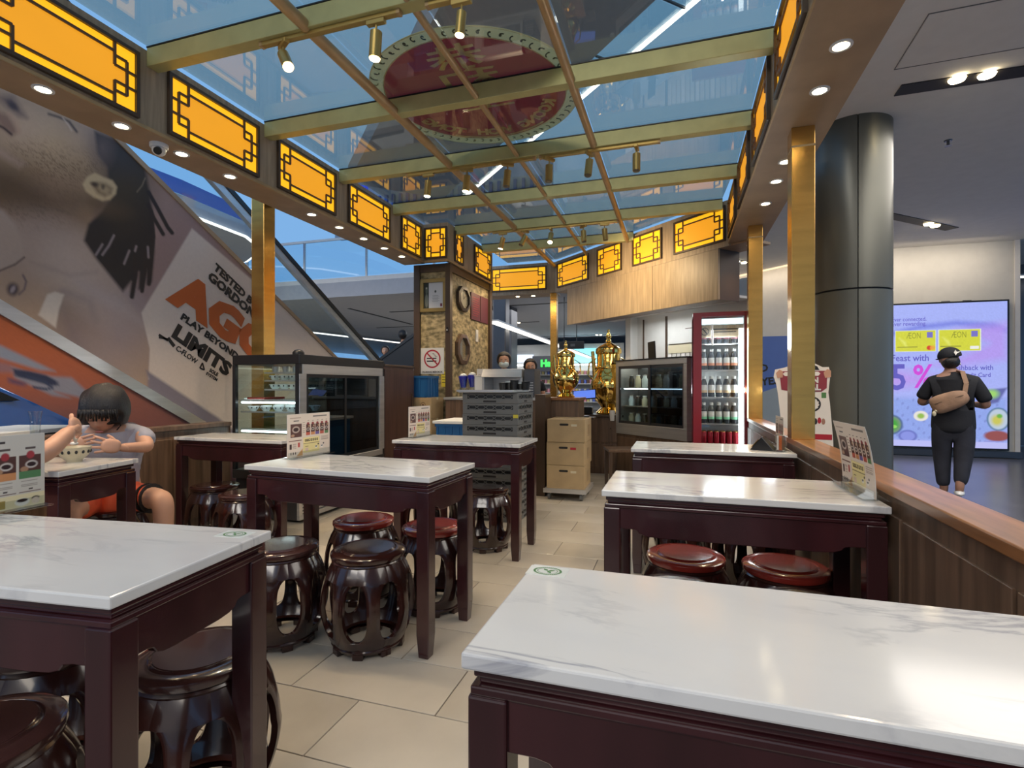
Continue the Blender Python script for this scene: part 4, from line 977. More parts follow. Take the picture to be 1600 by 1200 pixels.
for k, (px_, h_) in enumerate(((724, .40), (738, .42))):
    t = thing('covered_pitcher', f'clear tall container with a blue lid on the work counter, {["left", "right"][k]} one', 'container', (put(px_, 6.2), 6.2, 1.05), 0, 'clear containers with blue lids')
    build('jar', MB().lathe([(.001, 0), (.05, 0), (.055, h_*.55), (.052, h_*.55), (.046, .01), (.001, .01)], 20, cap=False), 'acrylic', t, smooth=50)
    build('blue_lid', MB().lathe([(.03, h_*.30), (.058, h_*.62), (.060, h_*.66), (.001, h_*.68)], 20), mat('blue_lid', (.03, .03, .35), .4), t, smooth=50)
    build('white_top', MB().ell((0, 0, h_*.68), (.045, .045, .03)), 'white', t, smooth=True)
t = thing('cereal_dispenser', 'pale translucent box standing between the blue-lidded containers and the warmer', 'container', (put(751, 6.2), 6.2, 1.05)); build('box', MB().cbox(0, 0, .13, .12, .12, .26), 'white', t, bevel=.006); build('lid', MB().cbox(0, 0, .268, .13, .13, .016), 'paper', t, bevel=.004)
t = thing('notice_card', 'cream card leaning on the side wall behind the clear containers', 'card', (put(752, 6.33), 6.33, 1.05)); build('card', MB().cbox(0, 0, .18, .12, .006, .36), 'paper', t); build('printed_line', MB().cbox(0, -.0035, .28, .08, .001, .01), 'wood', t)
# ================================================================ REAR COUNTERS, URNS
t = thing('counter_end_panel', 'dark brown wooden counter end panel right of the grey crates', 'panel', (-1.43, 5.56, 0)); build('board', MB().box(-.055, .055, -.04, .24, 0, 1.09), 'darkframe', t, bevel=.003); build('top_edge', MB().box(-.06, .06, -.045, .245, 1.09, 1.10), 'wood', t)
t = thing('urn_pedestal', 'brown wooden pedestal counter beneath the left brass urn', 'counter', (-1.24, 6.02, 0)); build('body', MB().box(-.16, .17, -.17, .20, 0, 1.03), 'wood', t, bevel=.003); build('top', MB().box(-.18, .19, -.19, .22, 1.03, 1.06), 'woodcap', t, bevel=.003)
def urn(x, y, z, s, label, kr=1.15):
    t = thing('brass_urn', label, 'urn', (x, y, z), 0, 'polished brass tea urns')
    P_ = [(.001, 0), (.12, 0), (.13, .02), (.10, .05), (.075, .08), (.10, .12), (.16, .20), (.185, .30), (.18, .38), (.15, .46), (.125, .52), (.118, .56), (.118, .70), (.112, .72)]
    build('body', MB().lathe([(a*s, b*s) for a, b in P_], 36), 'polbrass', t, smooth=50)
    build('band', MB().lathe([(.125*s, .53*s), (.132*s, .545*s), (.125*s, .56*s)], 36, cap=False), 'polbrass', t, smooth=50)
    build('gallery', MB().lathe([(.112*s, .70*s), (.130*s, .71*s), (.134*s, .73*s), (.130*s, .77*s), (.110*s, .78*s)], 36), 'polbrass', t, smooth=40)
    build('lid', MB().lathe([(.125*s, .775*s), (.10*s, .80*s), (.055*s, .825*s), (.03*s, .845*s)], 36), 'polbrass', t, smooth=60)
    build('finial', MB().lathe([(.02*s, .84*s), (.03*s, .86*s), (.016*s, .885*s), (.030*s, .91*s), (.018*s, .945*s), (.008*s, .965*s), (.014*s, .98*s), (.012*s, .995*s), (.001, 1.0*s)], 20), 'polbrass', t, smooth=50)
    build('spout', MB().cyl((-.13*s, -.05*s, .40*s), (-.155*s, -.06*s, .74*s), .022*s, 14, r2=.018*s), 'polbrass', t, smooth=True)
    build('tap', MB().cyl((0, -.11*s, .14*s), (0, -.19*s, .14*s), .014*s, 10).cyl((0, -.17*s, .14*s), (0, -.17*s, .08*s), .010*s, 10), 'polbrass', t, smooth=True)
    for sx in (-1, 1): build('handle', MB().path([(sx*.16*s, 0, .40*s), (sx*.21*s, 0, .46*s), (sx*.20*s, 0, .60*s), (sx*.125*s, 0, .66*s)], .008*s), 'polbrass', t, smooth=True)
    t.scale = (kr, kr, 1)
    return t
urn(-1.25, 6.02, 1.06, .66, 'polished brass urn on the pedestal in front of the rear gold post', 1.25)
t = thing('drawer_counter', 'brown wooden counter with drawers beneath the large brass urn', 'counter', (-1.03, 7.36, 0))
build('body', MB().box(-.27, .30, -.18, .25, 0, .77), 'wood', t, bevel=.003); build('top', MB().box(-.30, .33, -.21, .28, .77, .80), 'darkframe', t, bevel=.004)
for k, z in enumerate((.08, .42)):
    for q, x in enumerate((-.26, .03)):
        dw = build('drawer' if k else 'door', MB().box(x+.005, x+.255, -.19, -.18, z+.01, z+(.32 if k else .32)), 'wood', t, bevel=.003); build('knob', MB().ell((x+.13, -.20, z+.2), (.014, .014, .014), 10, 6), 'darkframe', dw, smooth=True)
urn(-.93, 7.40, .80, 1.18, 'largest polished brass urn, left of the rear display case')
# tablet till
t = thing('till_tablet', 'tilted blue-screened till tablet between the two brass urns', 'tablet', (-1.16, 6.62, 0))
build('stand', MB().cyl((0, 0, .80), (0, 0, 1.02), .014, 12).lathe([(.09, .80), (.09, .815), (.02, .82)], 20), 'black', t); mx = plane((.03, -.03, 1.08), (cos(.15), sin(.15), .10), (-.1, .75, .66))
tb_ = build('tablet', MB().cbox(0, 0, 0, .30, .17, .012), 'black', t, mx=mx, bevel=.003); build('screen', MB().cbox(0, 0, .0068, .27, .145, .001), emis('blue_till_screen', (.10, .2, .75), .9), tb_)
build('base_board', MB().box(-.16, .16, -.1, .1, .77, .80), 'darkframe', t); build('stand_leg', MB().cyl((0, 0, 0), (0, 0, .77), .03, 12), 'darksteel', t)
t = thing('receipt_printer', 'small black receipt printer on the drawer counter below the till tablet', 'printer', (-1.20, 7.27, .80)); build('body', MB().cbox(0, 0, .05, .14, .14, .10), 'black', t, bevel=.01); build('paper_slot', MB().cbox(0, -.03, .102, .09, .02, .006), 'white', t)
# ================================================================ REAR DISPLAY CASE (follows the slanting counter)
P0 = Vector((-.80, 7.14, 0)); Q0 = Vector((.09, 6.30, 0)); Lc = (Q0-P0).length; a_ = math.atan2((Q0-P0).y, (Q0-P0).x)
t = thing('counter_cabinet', 'brown wooden counter under the rear steel display case', 'counter', ((P0+Q0)/2)[:], a_)
build('body', MB().box(-Lc/2, Lc/2, .02, .36, 0, .56), 'wood', t, bevel=.003)
for k in range(3):
    dr = build('door', MB().box(-Lc/2+.02+k*.43, -Lc/2+.42+k*.43, .008, .02, .06, .52), 'wood', t, bevel=.003); build('knob', MB().ell((-Lc/2+.37+k*.43, 0, .35), (.012, .012, .012), 10, 6), 'steel', dr)
t = thing('display_case', 'steel-framed glass display case on the rear counter beside the red fridge', 'display case', ((P0+Q0)/2+Vector((0, 0, .56)))[:], a_)
H_ = .96; w = Lc
build('base', MB().box(-w/2, w/2, 0, .36, 0, .14), 'steel', t, bevel=.004); build('top', MB().box(-w/2, w/2, 0, .36, H_-.07, H_), 'steel', t, bevel=.004); build('cap', MB().box(-w/2-.01, w/2+.01, -.01, .37, H_, H_+.012), 'blackmetal', t)
for x in (-w/2, w/2-.05): build('post', MB().box(x, x+.05, 0, .36, .14, H_-.07), 'steel', t, bevel=.003)
build('back', MB().box(-w/2+.05, w/2-.05, .345, .355, .14, H_-.07), 'darksteel', t)
for k, (a, b, d_) in enumerate(((-w/2+.05, .02, .006), (-.02, w/2-.05, .02))):
    dr = build('sliding_door', MB().box(a, a+.035, d_, d_+.012, .14, H_-.07).box(b-.035, b, d_, d_+.012, .14, H_-.07).box(a+.035, b-.035, d_, d_+.012, .14, .175).box(a+.035, b-.035, d_, d_+.012, H_-.105, H_-.07), 'darksteel', t)
    build('door_glass', MB().box(a+.035, b-.035, d_+.004, d_+.008, .175, H_-.105), 'darkglass' if k else 'caseglass', dr)
for z in (.36, .60): build('shelf', MB().box(-w/2+.06, w/2-.06, .05, .34, z, z+.01), 'steel', t)
build('tube_light', MB().cyl((-w/2+.1, .06, .595), (w/2-.1, .06, .595), .007, 8), 'coolwhite', t); lamp('lamp', 'AREA', (0, .2, H_-.09), 2.5, (1, .95, .85), 1.0, parent=t, sy=.3)
lamp('side_wall_fill_light', 'AREA', (-2.3, 7.6, 2.72), 15, (1, .78, .5), .8)  # added fill without a fitting, brightens the wallpapered side wall
mxc = Matrix.Translation((P0+Q0)/2+Vector((0, 0, .56))) @ Matrix.Rotation(a_, 4, 'Z')
for zi, z in enumerate((.142, .372, .612)):
    for k in range(9):
        p = mxc @ Vector((-w/2+.13+k*.125, .16, z)); kind = (k+zi) % 3
        t = thing('glass_jar' if kind else 'porcelain_cup', f'{["pale cup", "clear jar", "dark jar"][kind]} in the rear display case, {["bottom", "middle", "top"][zi]} shelf, {ORD[k]} from the left', 'jar' if kind else 'cup', p[:], 0, 'jars and cups in the rear display case')
        hh = .15 if zi == 2 else .12
        build('body', MB().lathe([(.001, 0), (.035, 0), (.038, hh*.7), (.026, hh*.85), (.026, hh), (.001, hh)], 14, cap=False), ['cream', 'maskblue', 'black'][kind], t, smooth=50)
        build('lid', MB().lathe([(.028, hh), (.028, hh+.012), (.001, hh+.014)], 14), ['white', 'steel', 'steel'][kind], t)
p = mxc @ Vector((-.14, .2, H_+.012))
t = thing('black_tablet_stand', 'black tablet standing on top of the rear display case', 'tablet', p[:], a_-.1); build('screen', MB().box(-.07, .07, -.008, .008, .0, .23), 'black', t, bevel=.004, mx=Matrix.Rotation(-.08, 4, 'Y')); build('foot', MB().cbox(0, 0, .006, .10, .12, .012), 'black', t)
p = mxc @ Vector((-w/2-.05, -.02, .16))
t = thing('paper_cup_holder', 'white paper cup hanging at the left side of the rear display case', 'cup', p[:]); build('cup', MB().lathe([(.001, 0), (.028, 0), (.04, .14), (.037, .14), (.026, .006), (.001, .005)], 18, cap=False), 'paper', t, smooth=50); build('bracket', MB().cbox(.035, .02, .08, .03, .02, .02), 'steel', t)
# kitchen partition behind
K0, K1 = A+dd*.93+dn*.95, A+dd*3.55+dn*.95
def kq(u0, u1, n0, n1, z0, z1): return quad(A+dd*u0, A+dd*u1, n0, n1, z0, z1)
kw = struct('wall_kitchen', kq(.95, 3.12, .95, 1.02, 0, 2.6), 'wallwhite', 'white kitchen partition behind the rear counter')
build('post', kq(.86, .98, .80, 1.02, 0, 2.6), 'wallwhite', kw)
build('dark_frame', kq(1.12, 1.135, .93, .95, 0, 2.25), 'darkframe', kw); build('dark_frame', kq(1.60, 1.63, .93, .95, 0, 2.25), 'darkframe', kw)
build('wood_band', kq(1.66, 3.1, .935, .95, 1.68, 1.80), 'cream', kw)
for k in range(16): build('flute', kq(1.66+k*.087, 1.725+k*.087, .93, .95, .9, 1.67), 'wallwhite' if k % 3 else 'ceiling', kw)
kc = struct('ceiling_kitchen', kq(.36, 3.1, .30, 1.0, 2.30, 2.33), 'ceiling', 'low white ceiling over the rear counter')
t = thing('menu_lightboard', 'white menu board on the kitchen partition behind the brass urn', 'board', (0, 0, 0)); build('board', kq(1.66, 3.1, .925, .945, 1.82, 2.24), 'wallwhite', t)
r = MB()
for k, (u, ww, z) in enumerate(((2.0, .3, 2.02), (2.5, .5, 2.1), (2.5, .5, 1.98), (2.6, .4, 1.88), (3.02, .06, 2.12), (3.02, .06, 2.06), (3.02, .06, 2.0), (3.02, .06, 1.94))):
    s_ = kq(u, u+ww, .922, .925, z, z+.012); r.add(s_.v, s_.f)
build('printed_lines', r, 'wood', t)
c0 = A+dd*1.30+dn*.34; c1 = A+dd*2.25+dn*.34
t = thing('tube_light', 'glowing white tube light under the wood bulkhead', 'light', (0, 0, 0)); build('tube', MB().cyl((c0.x, c0.y, 2.265), (c1.x, c1.y, 2.265), .018, 12), 'coolwhite', t); build('housing', MB().seg((c0.x, c0.y, 2.292), (c1.x, c1.y, 2.292), .05, .016), 'white', t)
lamp('lamp', 'AREA', ((c0.x+c1.x)/2+.15, (c0.y+c1.y)/2+.15, 2.2), 10, (.9, .96, 1), .9, rot=(0, 0, a_), parent=t, sy=.1)
# ================================================================ RED DRINKS FRIDGE
fx0, fx1, fy0, fy1 = .15, .71, 5.95, 6.36
t = thing('drinks_fridge', 'tall red glass-door fridge full of lit drink bottles', 'fridge', ((fx0+fx1)/2, fy0, 0)); w = fx1-fx0; d = fy1-fy0
build('cabinet', MB().box(-w/2, -w/2+.05, .03, d, .12, 1.93).box(w/2-.05, w/2, .03, d, .12, 1.93).box(-w/2, w/2, .03, d, 1.93, 1.98).box(-w/2, w/2, .03, d, .12, .42).box(-w/2+.05, w/2-.05, d-.03, d, .42, 1.93), 'red', t, bevel=.004)
build('liner', MB().box(-w/2+.05, w/2-.05, d-.05, d-.03, .42, 1.93).box(-w/2+.05, -w/2+.06, .04, d-.05, .42, 1.93).box(w/2-.06, w/2-.05, .04, d-.05, .42, 1.93), 'white', t)
dr = build('door', MB().box(-w/2, -w/2+.085, 0, .028, .42, 1.97).box(w/2-.05, w/2, 0, .028, .42, 1.97).box(-w/2+.085, w/2-.05, 0, .028, .42, .48).box(-w/2+.085, w/2-.05, 0, .028, 1.93, 1.97), 'red', t, bevel=.004)
build('door_glass', MB().box(-w/2+.085, w/2-.05, .012, .018, .48, 1.93), 'acrylic', dr)
build('handle', MB().cyl((-w/2+.19, -.012, 1.62), (-w/2+.19, -.012, 1.84), .010, 10).cyl((-w/2+.19, -.012, 1.84), (-w/2+.19, .01, 1.84), .009, 8).cyl((-w/2+.19, -.012, 1.63), (-w/2+.19, .01, 1.63), .009, 8), 'white', dr)
g = MB()
for k in range(6): g.box(-w/2+.09, w/2-.09, .0, .03, .14+k*.045, .155+k*.045)
build('vent_grille', g, 'steel', t); build('kick_plate', MB().box(-w/2+.03, w/2-.03, .05, d-.05, 0, .12), 'black', t)
build('light_strip', MB().box(w/2-.105, w/2-.06, .035, .06, .48, 1.80), emis('fridge_strip', (.9, .97, 1), 4.0), t)
build('light_header', MB().box(-w/2+.07, w/2-.06, .04, .06, 1.85, 1.91), emis('fridge_header', (.75, .95, .97), 1.6), t)
build('header_board', MB().box(-w/2+.07, w/2-.06, .045, .055, 1.71, 1.84), 'greywood', t)
build('header_lettering', MB().box(-.10, .17, .042, .045, 1.79, 1.803).box(-.10, .15, .042, .045, 1.762, 1.772), 'ink', t)
r = MB(); n = 20
for i in range(n):
    a0, a1 = 2*pi*i/n, 2*pi*(i+1)/n; r.add([(-w/2+.12+q*cos(a), .042, 1.775+q*sin(a)) for a in (a0, a1) for q in (.034, .042)], [(0, 1, 3, 2)])
r.add([(-w/2+.095, .042, 1.80), (-w/2+.105, .042, 1.808), (-w/2+.148, .042, 1.752), (-w/2+.138, .042, 1.744)], [(0, 1, 2, 3)]); build('round_mark', r, 'ink', t)
SH = [1.65, 1.367, 1.075, .79, .565]
for z in SH: build('shelf', MB().box(-w/2+.06, w/2-.06, .07, d-.06, z-.012, z), 'steel', t)
lamp('lamp', 'AREA', (.0, .06, 1.70), 9, (.85, .95, 1), .3, rot=(radians(-60), 0, 0), parent=t, sy=.2)
lamp('lamp', 'AREA', (w/2-.11, .12, 1.15), 12, (.88, .96, 1), .05, rot=(0, radians(90), radians(30)), parent=t, sy=1.3)
fxc = (fx0+fx1)/2
def bottle(kind):
    t = thing('drink_bottle', None, None)
    if kind == 'can':
        build('can', MB().lathe([(.001, 0), (.026, 0), (.029, .006), (.029, .125), (.024, .135), (.001, .134)], 16, cap=False), 'redcan', t, smooth=50); build('top', MB().lathe([(.024, .134), (.025, .140), (.001, .138)], 16), 'brass', t); return t
    body = 'bottle_dark' if kind != 'carton' else 'bottle_dark'
    build('bottle', MB().lathe([(.001, 0), (.030, 0), (.032, .006), (.032, .135), (.022, .175), (.017, .185), (.017, .20), (.001, .20)], 16, cap=False), body, t, smooth=50)
    build('label_sleeve', MB().lathe([(.0325, .060), (.0325, .130)], 16, cap=False), 'whiteink', t, smooth=True)
    build('label_band', MB().lathe([(.0330, .045), (.0330, .072)], 16, cap=False), {'peach': 'peach', 'tan': 'tanlabel', 'green': 'mint', 'carton': 'pinklabel'}[kind], t, smooth=True)
    build('cap', MB().lathe([(.018, .195), (.018, .222), (.001, .223)], 14), 'white', t, smooth=50); return t
M['redcan'] = mat('red_can', (.36, .012, .03), .25, .3); M['bottle_dark'] = mat('dark_bottle', (.03, .035, .045), .12); M['peach'] = mat('peach_label', (.8, .32, .2), .5); M['tanlabel'] = mat('tan_label', (.7, .5, .3), .5); M['mint'] = mat('mint_label', (.25, .65, .4), .5); M['pinklabel'] = mat('pink_label', (.6, .25, .3), .5)
for si, (kind, nn, desc) in enumerate((('carton', 5, 'pink-labelled dark bottle on the top fridge shelf'), ('peach', 5, 'peach-labelled white-capped bottle on the second fridge shelf'), ('tan', 5, 'tan-labelled white-capped bottle on the third fridge shelf'), ('green', 5, 'mint-labelled white-capped bottle on the fourth fridge shelf'), ('can', 6, 'red and gold can on the lowest fridge shelf'))):
    z = SH[si]
    pr = bottle(kind); first = True
    for k in range(nn):
        for r_ in range(2):
            x = fxc-w/2+.115+k*(.076 if kind != 'can' else .064); y = fy0+.12+r_*.10
            lb = f'{desc}, {ORD[k]} from the left, {["front", "back"][r_]} row'
            if r_ and kind == 'carton': continue
            if first: pr.location = (x, y, z); tag(pr, lb, 'bottle' if kind != 'can' else 'can', 'drinks in the red fridge'); first = False
            else: dup(pr, (x, y, z), 0, lb)
# ================================================================ CARTONS ON TROLLEY
bx, by = -1.13, 5.62
t = thing('trolley', 'low grey wheeled trolley carrying three cardboard boxes', 'trolley', (bx, by, 0)); build('platform', MB().cbox(0, 0, .105, .44, .50, .025), 'steel', t, bevel=.004)
build('frame_lip', MB().box(-.225, .225, -.255, -.245, .075, .12).box(.215, .225, -.245, .25, .075, .12), 'steel', t)
for sx in (-1, 1):
    for sy in (-1, 1):
        wh = build('caster', MB().cbox(sx*.17, sy*.20, .075, .03, .045, .035), 'steel', t); build('wheel', MB().cyl((sx*.17-.013, sy*.20, .038), (sx*.17+.013, sy*.20, .038), .038, 20), 'crate', wh, smooth=True)
for k in range(3):
    t = thing('cardboard_box', f'brown cardboard box with a dark hand slot on the trolley, {["bottom", "middle", "top"][k]} one', 'box', (bx+.004*k, by+.006*(k % 2), .118+k*.243), [.02, -.015, .01][k], 'cardboard boxes on the trolley')
    build('body', MB().box(-.20, .20, -.22, .22, 0, .240), 'cardboard', t, bevel=.003)
    s_ = MB().cbox(-.02, -.2205, .185, .075, .002, .022).cyl((-.057, -.2195, .185), (-.057, -.2215, .185), .011, 12).cyl((.017, -.2195, .185), (.017, -.2215, .185), .011, 12); build('hand_slot', s_, 'slot', t)
    build('label', MB().cbox(.085, -.2208, .178, .06, .001, .024), ['cream', 'redink', 'cream'][k], t)
    r = MB()
    for q in range(3): r.cbox(.2008, -.04+q*.05, .12, .001, .006, .10)
    r.cbox(.2008, .01, .06, .001, .13, .005); build('printed_arrows', r, 'wood', t)
# little chair / stand next to trolley
t = thing('wooden_chair', 'low brown wooden stool frame beyond the cardboard boxes', 'stool', (-.62, 6.35, 0), .3)
build('seat', MB().cbox(0, 0, .44, .42, .36, .03), 'wood', t, bevel=.004)
for sx in (-1, 1):
    for sy in (-1, 1): build('leg', MB().cbox(sx*.18, sy*.15, .215, .035, .035, .43), 'darkframe', t)
build('stretcher', MB().cbox(0, -.15, .12, .33, .02, .03), 'darkframe', t)
# ================================================================ MALL SHELL
struct('ceiling_corridor', MB().box(.95, 12, -4, 46, 3.6, 3.9), 'ceiling', 'white plaster ceiling over the corridor on the right')
hc = struct('ceiling_hall', MB().box(-24, .95, 12.2, 46, 3.6, 4.0), 'ceilingfar', 'grey ceiling of the hall far behind the kiosk')
def slot(name, x0, y0, x1, y1, w, label, z=3.6):
    t = thing(name, label, 'light slot', ((x0+x1)/2, (y0+y1)/2, z)); p = Vector((x0-(x0+x1)/2, y0-(y0+y1)/2, -.004)); q = -p; q.z = -.004
    build('recess', MB().seg(p, q, w, .008), 'slot', t); return t
def pair(t, x, y, col='lampwhite', r=.05, gap=.19, dirx=1, diry=0, e=30):
    for s in (-.5, .5):
        cx, cy = x+dirx*gap*s-t.location.x, y+diry*gap*s-t.location.y
        ln = build('spot_lens', MB().lathe([(r, -.014), (r*1.05, -.009), (r*.9, -.024)], 18, c=(cx, cy, 0)), col, t, smooth=True)
    lamp('lamp', 'SPOT', (x-t.location.x, y-t.location.y, -.06), e, (1, .88, .72), .05, spot=radians(110), blend=.8, parent=t)
t = slot('ceiling_light_slot', 1.70, 5.02, 5.6, 4.93, .17, 'black recessed light slot with two bright lamps above the walking woman'); pair(t, 2.17, 4.96, r=.055, e=60)
t = slot('ceiling_light_slot', 2.3, 8.2, 4.0, 9.72, .18, 'short black light slot with one bright lamp pair, further down the corridor'); pair(t, 3.6, 9.35, r=.06, dirx=.7, diry=.7, e=40)
t = slot('ceiling_light_slot', .3, 10.2, 1.55, 11.45, .15, 'black light slot seen between bulkhead and gold post'); pair(t, 1.15, 11.05, r=.05, dirx=.7, diry=.7, e=20)
t = thing('access_hatch', 'flat square access hatch outlined in the corridor ceiling', 'hatch', (2.0, 4.35, 3.6), radians(-2)); h_ = MB()
for a in ((-.45, -.32, .45, -.315), (-.45, .315, .45, .32), (-.45, -.315, -.445, .315), (.445, -.315, .45, .315)): h_.box(a[0], a[2], a[1], a[3], -.004, 0)
build('outline', h_, 'crate', t); build('panel', MB().box(-.44, .44, -.31, .31, -.003, 0), 'ceiling', t)
t = thing('sprinkler', 'small dark sprinkler head in the corridor ceiling', 'sprinkler', (2.52, 6.2, 3.6)); build('rose', MB().lathe([(.035, 0), (.03, -.012)], 16), 'darksteel', t); build('head', MB().lathe([(.012, -.01), (.012, -.05), (.03, -.055)], 12), 'darksteel', t)
# far slots
for i, (a, b, c_, d, lb) in enumerate([(-9.8, 14.1, -10.0, 18.5, 'thin black slot across the hall ceiling left of the column'), (-12, 19.2, -5, 19.2, 'long thin black slot in the hall ceiling, nearer one'), (-9, 25, 0, 25, 'long thin black slot in the hall ceiling behind the gold post'), (-9, 15.2, 0, 14.9, 'black slot in the hall ceiling above the till'), (-9, 31, 0, 31, 'farthest thin black slot in the hall ceiling')]):
    t = slot('ceiling_light_slot', a, b, c_, d, .12, lb)
    if i in (1, 2, 3): pair(t, (a+c_)/2+[.0, 2.6, .9, -1.8][i], (b+d)/2, r=.05, e=20)
# coves
def bar_light(name, p, q, w, label, m='coolwhite'):
    t = thing(name, label, 'light', ((Vector(p)+Vector(q))/2)[:]); c_ = (Vector(p)+Vector(q))/2
    build('strip', MB().seg(Vector(p)-c_, Vector(q)-c_, w, .03), m, t); build('housing', MB().seg(Vector(p)-c_+Vector((0, 0, .03)), Vector(q)-c_+Vector((0, 0, .03)), w+.06, .03), 'white', t)
M['cove'] = emis('cove_light', (1, .95, .85), 2.2)
bar_light('cove_light', (-3.49, 9.77, 2.45), (-3.82, 23.8, 2.45), .16, 'long glowing cove strip running away behind the masked woman', 'cove')
bar_light('cove_light', (-15.5, 17.2, 3.5), (-14.3, 26, 3.5), .20, 'long glowing cove strip behind the escalator handrail', 'cove')
# right mall wall with screen
wb = struct('wall_back', MB().box(3.0, 5.36, 10.8, 11.1, 0, 3.6), 'wallwhite', 'white mall wall carrying the large advertising screen')
build('plinth', MB().box(3.0, 5.38, 10.74, 10.8, 0, .10), 'darksteel', wb)
for x, z0, z1 in ((5.30, .1, 3.6),): build('edge_trim', MB().box(x, 5.37, 10.78, 10.8, z0, z1), 'ceiling', wb)
w2 = struct('wall_slanted', MB().seg((3.02, 10.85, 1.8), (-.6, 14.5, 1.8), .2, 3.6), 'wallwhite', 'beige slanting mall wall behind the drinks fridge')
build('light_cove', MB().seg((3.0, 10.70, 3.585), (-.5, 14.2, 3.585), .06, .02), emis('wall_cove', (1, .8, .55), .8), w2)
lamp('cove_washer', 'AREA', (1.3, 12.0, 3.5), 11, (1, .82, .62), 3, rot=(radians(30), 0, radians(-45)), sy=.2)
struct('wall_far_right', MB().box(5.9, 12, 13.0, 13.2, 0, 3.6), 'darksteel', 'dark shopfront at the far right beyond the screen wall')
bar_light('shop_light_bar', (5.75, 12.4, 3.25), (8, 12.4, 3.25), .06, 'glowing strip at the right edge above the dark shopfront', 'cove')
# screen
t = thing('advertising_screen', 'large lit lilac advertising screen with two yellow cards on the white wall', 'screen', (4.30, 10.795, .15)); w, h = 1.74, 2.44
build('bezel', MB().box(-w/2-.03, w/2+.03, -.07, 0, -.03, h+.03), 'black', t, bevel=.006)
def scr(P, Q):  # 0..100 x 0..140
    p = Paint(P, Q, (168, 180, 250))
    p.put(np.clip((Q-40)/90, 0, 1), (178, 182, 246), .6); p.poly([(0, 28), (30, 20), (60, 17), (90, 20), (100, 26), (100, 30), (60, 22), (30, 25), (0, 33)], (130, 140, 232), 2)
    p.poly([(58, 26), (100, 20), (100, 55), (60, 62), (40, 60), (62, 52), (85, 40)], (184, 150, 240), 5, .8); p.poly([(0, 62), (30, 68), (60, 76), (0, 84)], (190, 150, 238), 6, .8)
    for x in (10, 46):
        p.rect(x-.6, 25.4, x+33.6, 46.6, (225, 235, 215)); p.rect(x, 26, x+33, 46, (214, 216, 58)); p.poly([(x+3, 33), (x+8, 37), (x+9, 42)], (235, 240, 120), 1.5); p.rect(x+1, 41.5, x+18, 42.3, (150, 150, 50)); p.rect(x+26, 27.5, x+31, 33, (120, 115, 200))
        if x == 10: p.ell(x+28, 43, 2.2, 2.2, (215, 60, 40)); p.ell(x+30.6, 43, 2.2, 2.2, (240, 160, 60), a=.8)
        else: p.rect(x+25, 42, x+32, 44.6, (240, 240, 235))
    p.rect(0, 10, 4.5, 24, (48, 50, 160)); p.poly([(0, 17), (2.6, 15), (2.6, 21)], (190, 190, 245), .3)
    p.rect(0, 92, 100, 134, (140, 165, 235), .8, 3); p.grain(.10, 3)
    p.put(((np.sin(P*.7)*np.sin(Q*.53+P*.2)) > .72).astype(float)*((Q > 92) & (Q < 134)), (120, 130, 200), .5)
    p.ell(6, 119, 10, 10, (80, 105, 150), .08); p.ell(6, 119, 8.4, 8.4, (120, 150, 120), .08); p.ell(6, 119, 6, 6, (70, 165, 60), .3); p.ell(4, 116, 2, 3, (140, 210, 90)); p.ell(8, 121, 3, 1.6, (150, 220, 100)); p.ell(5, 122, 2, 1.4, (40, 110, 40))
    p.ell(2, 97, 6, 6, (232, 222, 215), .08); p.ell(2, 97, 4, 4, (206, 120, 80), .3); p.ell(31, 110, 6, 5, (235, 230, 220), .08); p.ell(31, 110, 3, 2.6, (150, 190, 80), .3)
    p.ell(20, 130, 8, 6, (110, 120, 200), .1); p.ell(20, 130, 6, 4.4, (140, 150, 230), .1)
    p.ell(93, 112, 9, 11, (90, 125, 160), .06); p.ell(93, 112, 7.6, 9.6, (190, 205, 225), .08); p.ell(92, 113, 4.4, 5, (205, 200, 90), .4); p.ell(94, 109, 2.2, 2, (110, 180, 70), .3)
    p.poly([(84, 84), (100, 82), (93, 96), (86, 98)], (100, 105, 170), 1); p.ell(88, 88, 5, 4, (160, 215, 110), .5); p.ell(92, 128, 10, 5, (150, 80, 80), .15)
    p.rect(0, 134, 100, 140, (190, 192, 248)); p.rect(82, 132.6, 97, 133.8, (150, 150, 220)); return p.c
flatprint('screen_picture', w, h, 230, 300, scr, 'screen', plane((0, -.0715, 0), (1, 0, 0), (0, 0, 1)), t, unit=(100, 140))
M['txtblue'] = emis('screen_text_navy', (.10, .09, .42), .9); M['txtpurple'] = emis('screen_text_purple', (.5, .06, .55), .9); M['txtpink'] = emis('screen_text_pink', (.75, .12, .45), .9); M['txtolive'] = emis('screen_text_olive', (.25, .26, .03), .8)
SX = lambda x, y: plane((-w/2+x*w/100, -.074, h-y*h/140), (1, 0, 0), (0, 0, 1))
def st(b, s, m, x, y, ww=None, bold=0): return text('screen_lettering', b, s, m, SX(x, y), t, bold=bold, width=ww*w/100 if ww else None, ext=.0004)
st('Ever connected.', .10, 'txtblue', 21, 14.5, 29, .001); st('Ever rewarding.', .10, 'txtblue', 21, 19, 29, .001)
st('ÆON', .15, 'txtolive', 25, 31, 12); st('ÆON', .15, 'txtolive', 62, 31, 12)
st('Feast with', .16, 'txtblue', 22, 53, 31, .002); st('5', .62, 'txtblue', 12.5, 73, 12, .012)
st('%', .55, 'txtpurple', 33, 72, 17, .010); st('Cashback with', .12, 'txtblue', 72, 63, 34, .001); st('Credit Card', .10, 'txtblue', 75, 70, 24, .001)
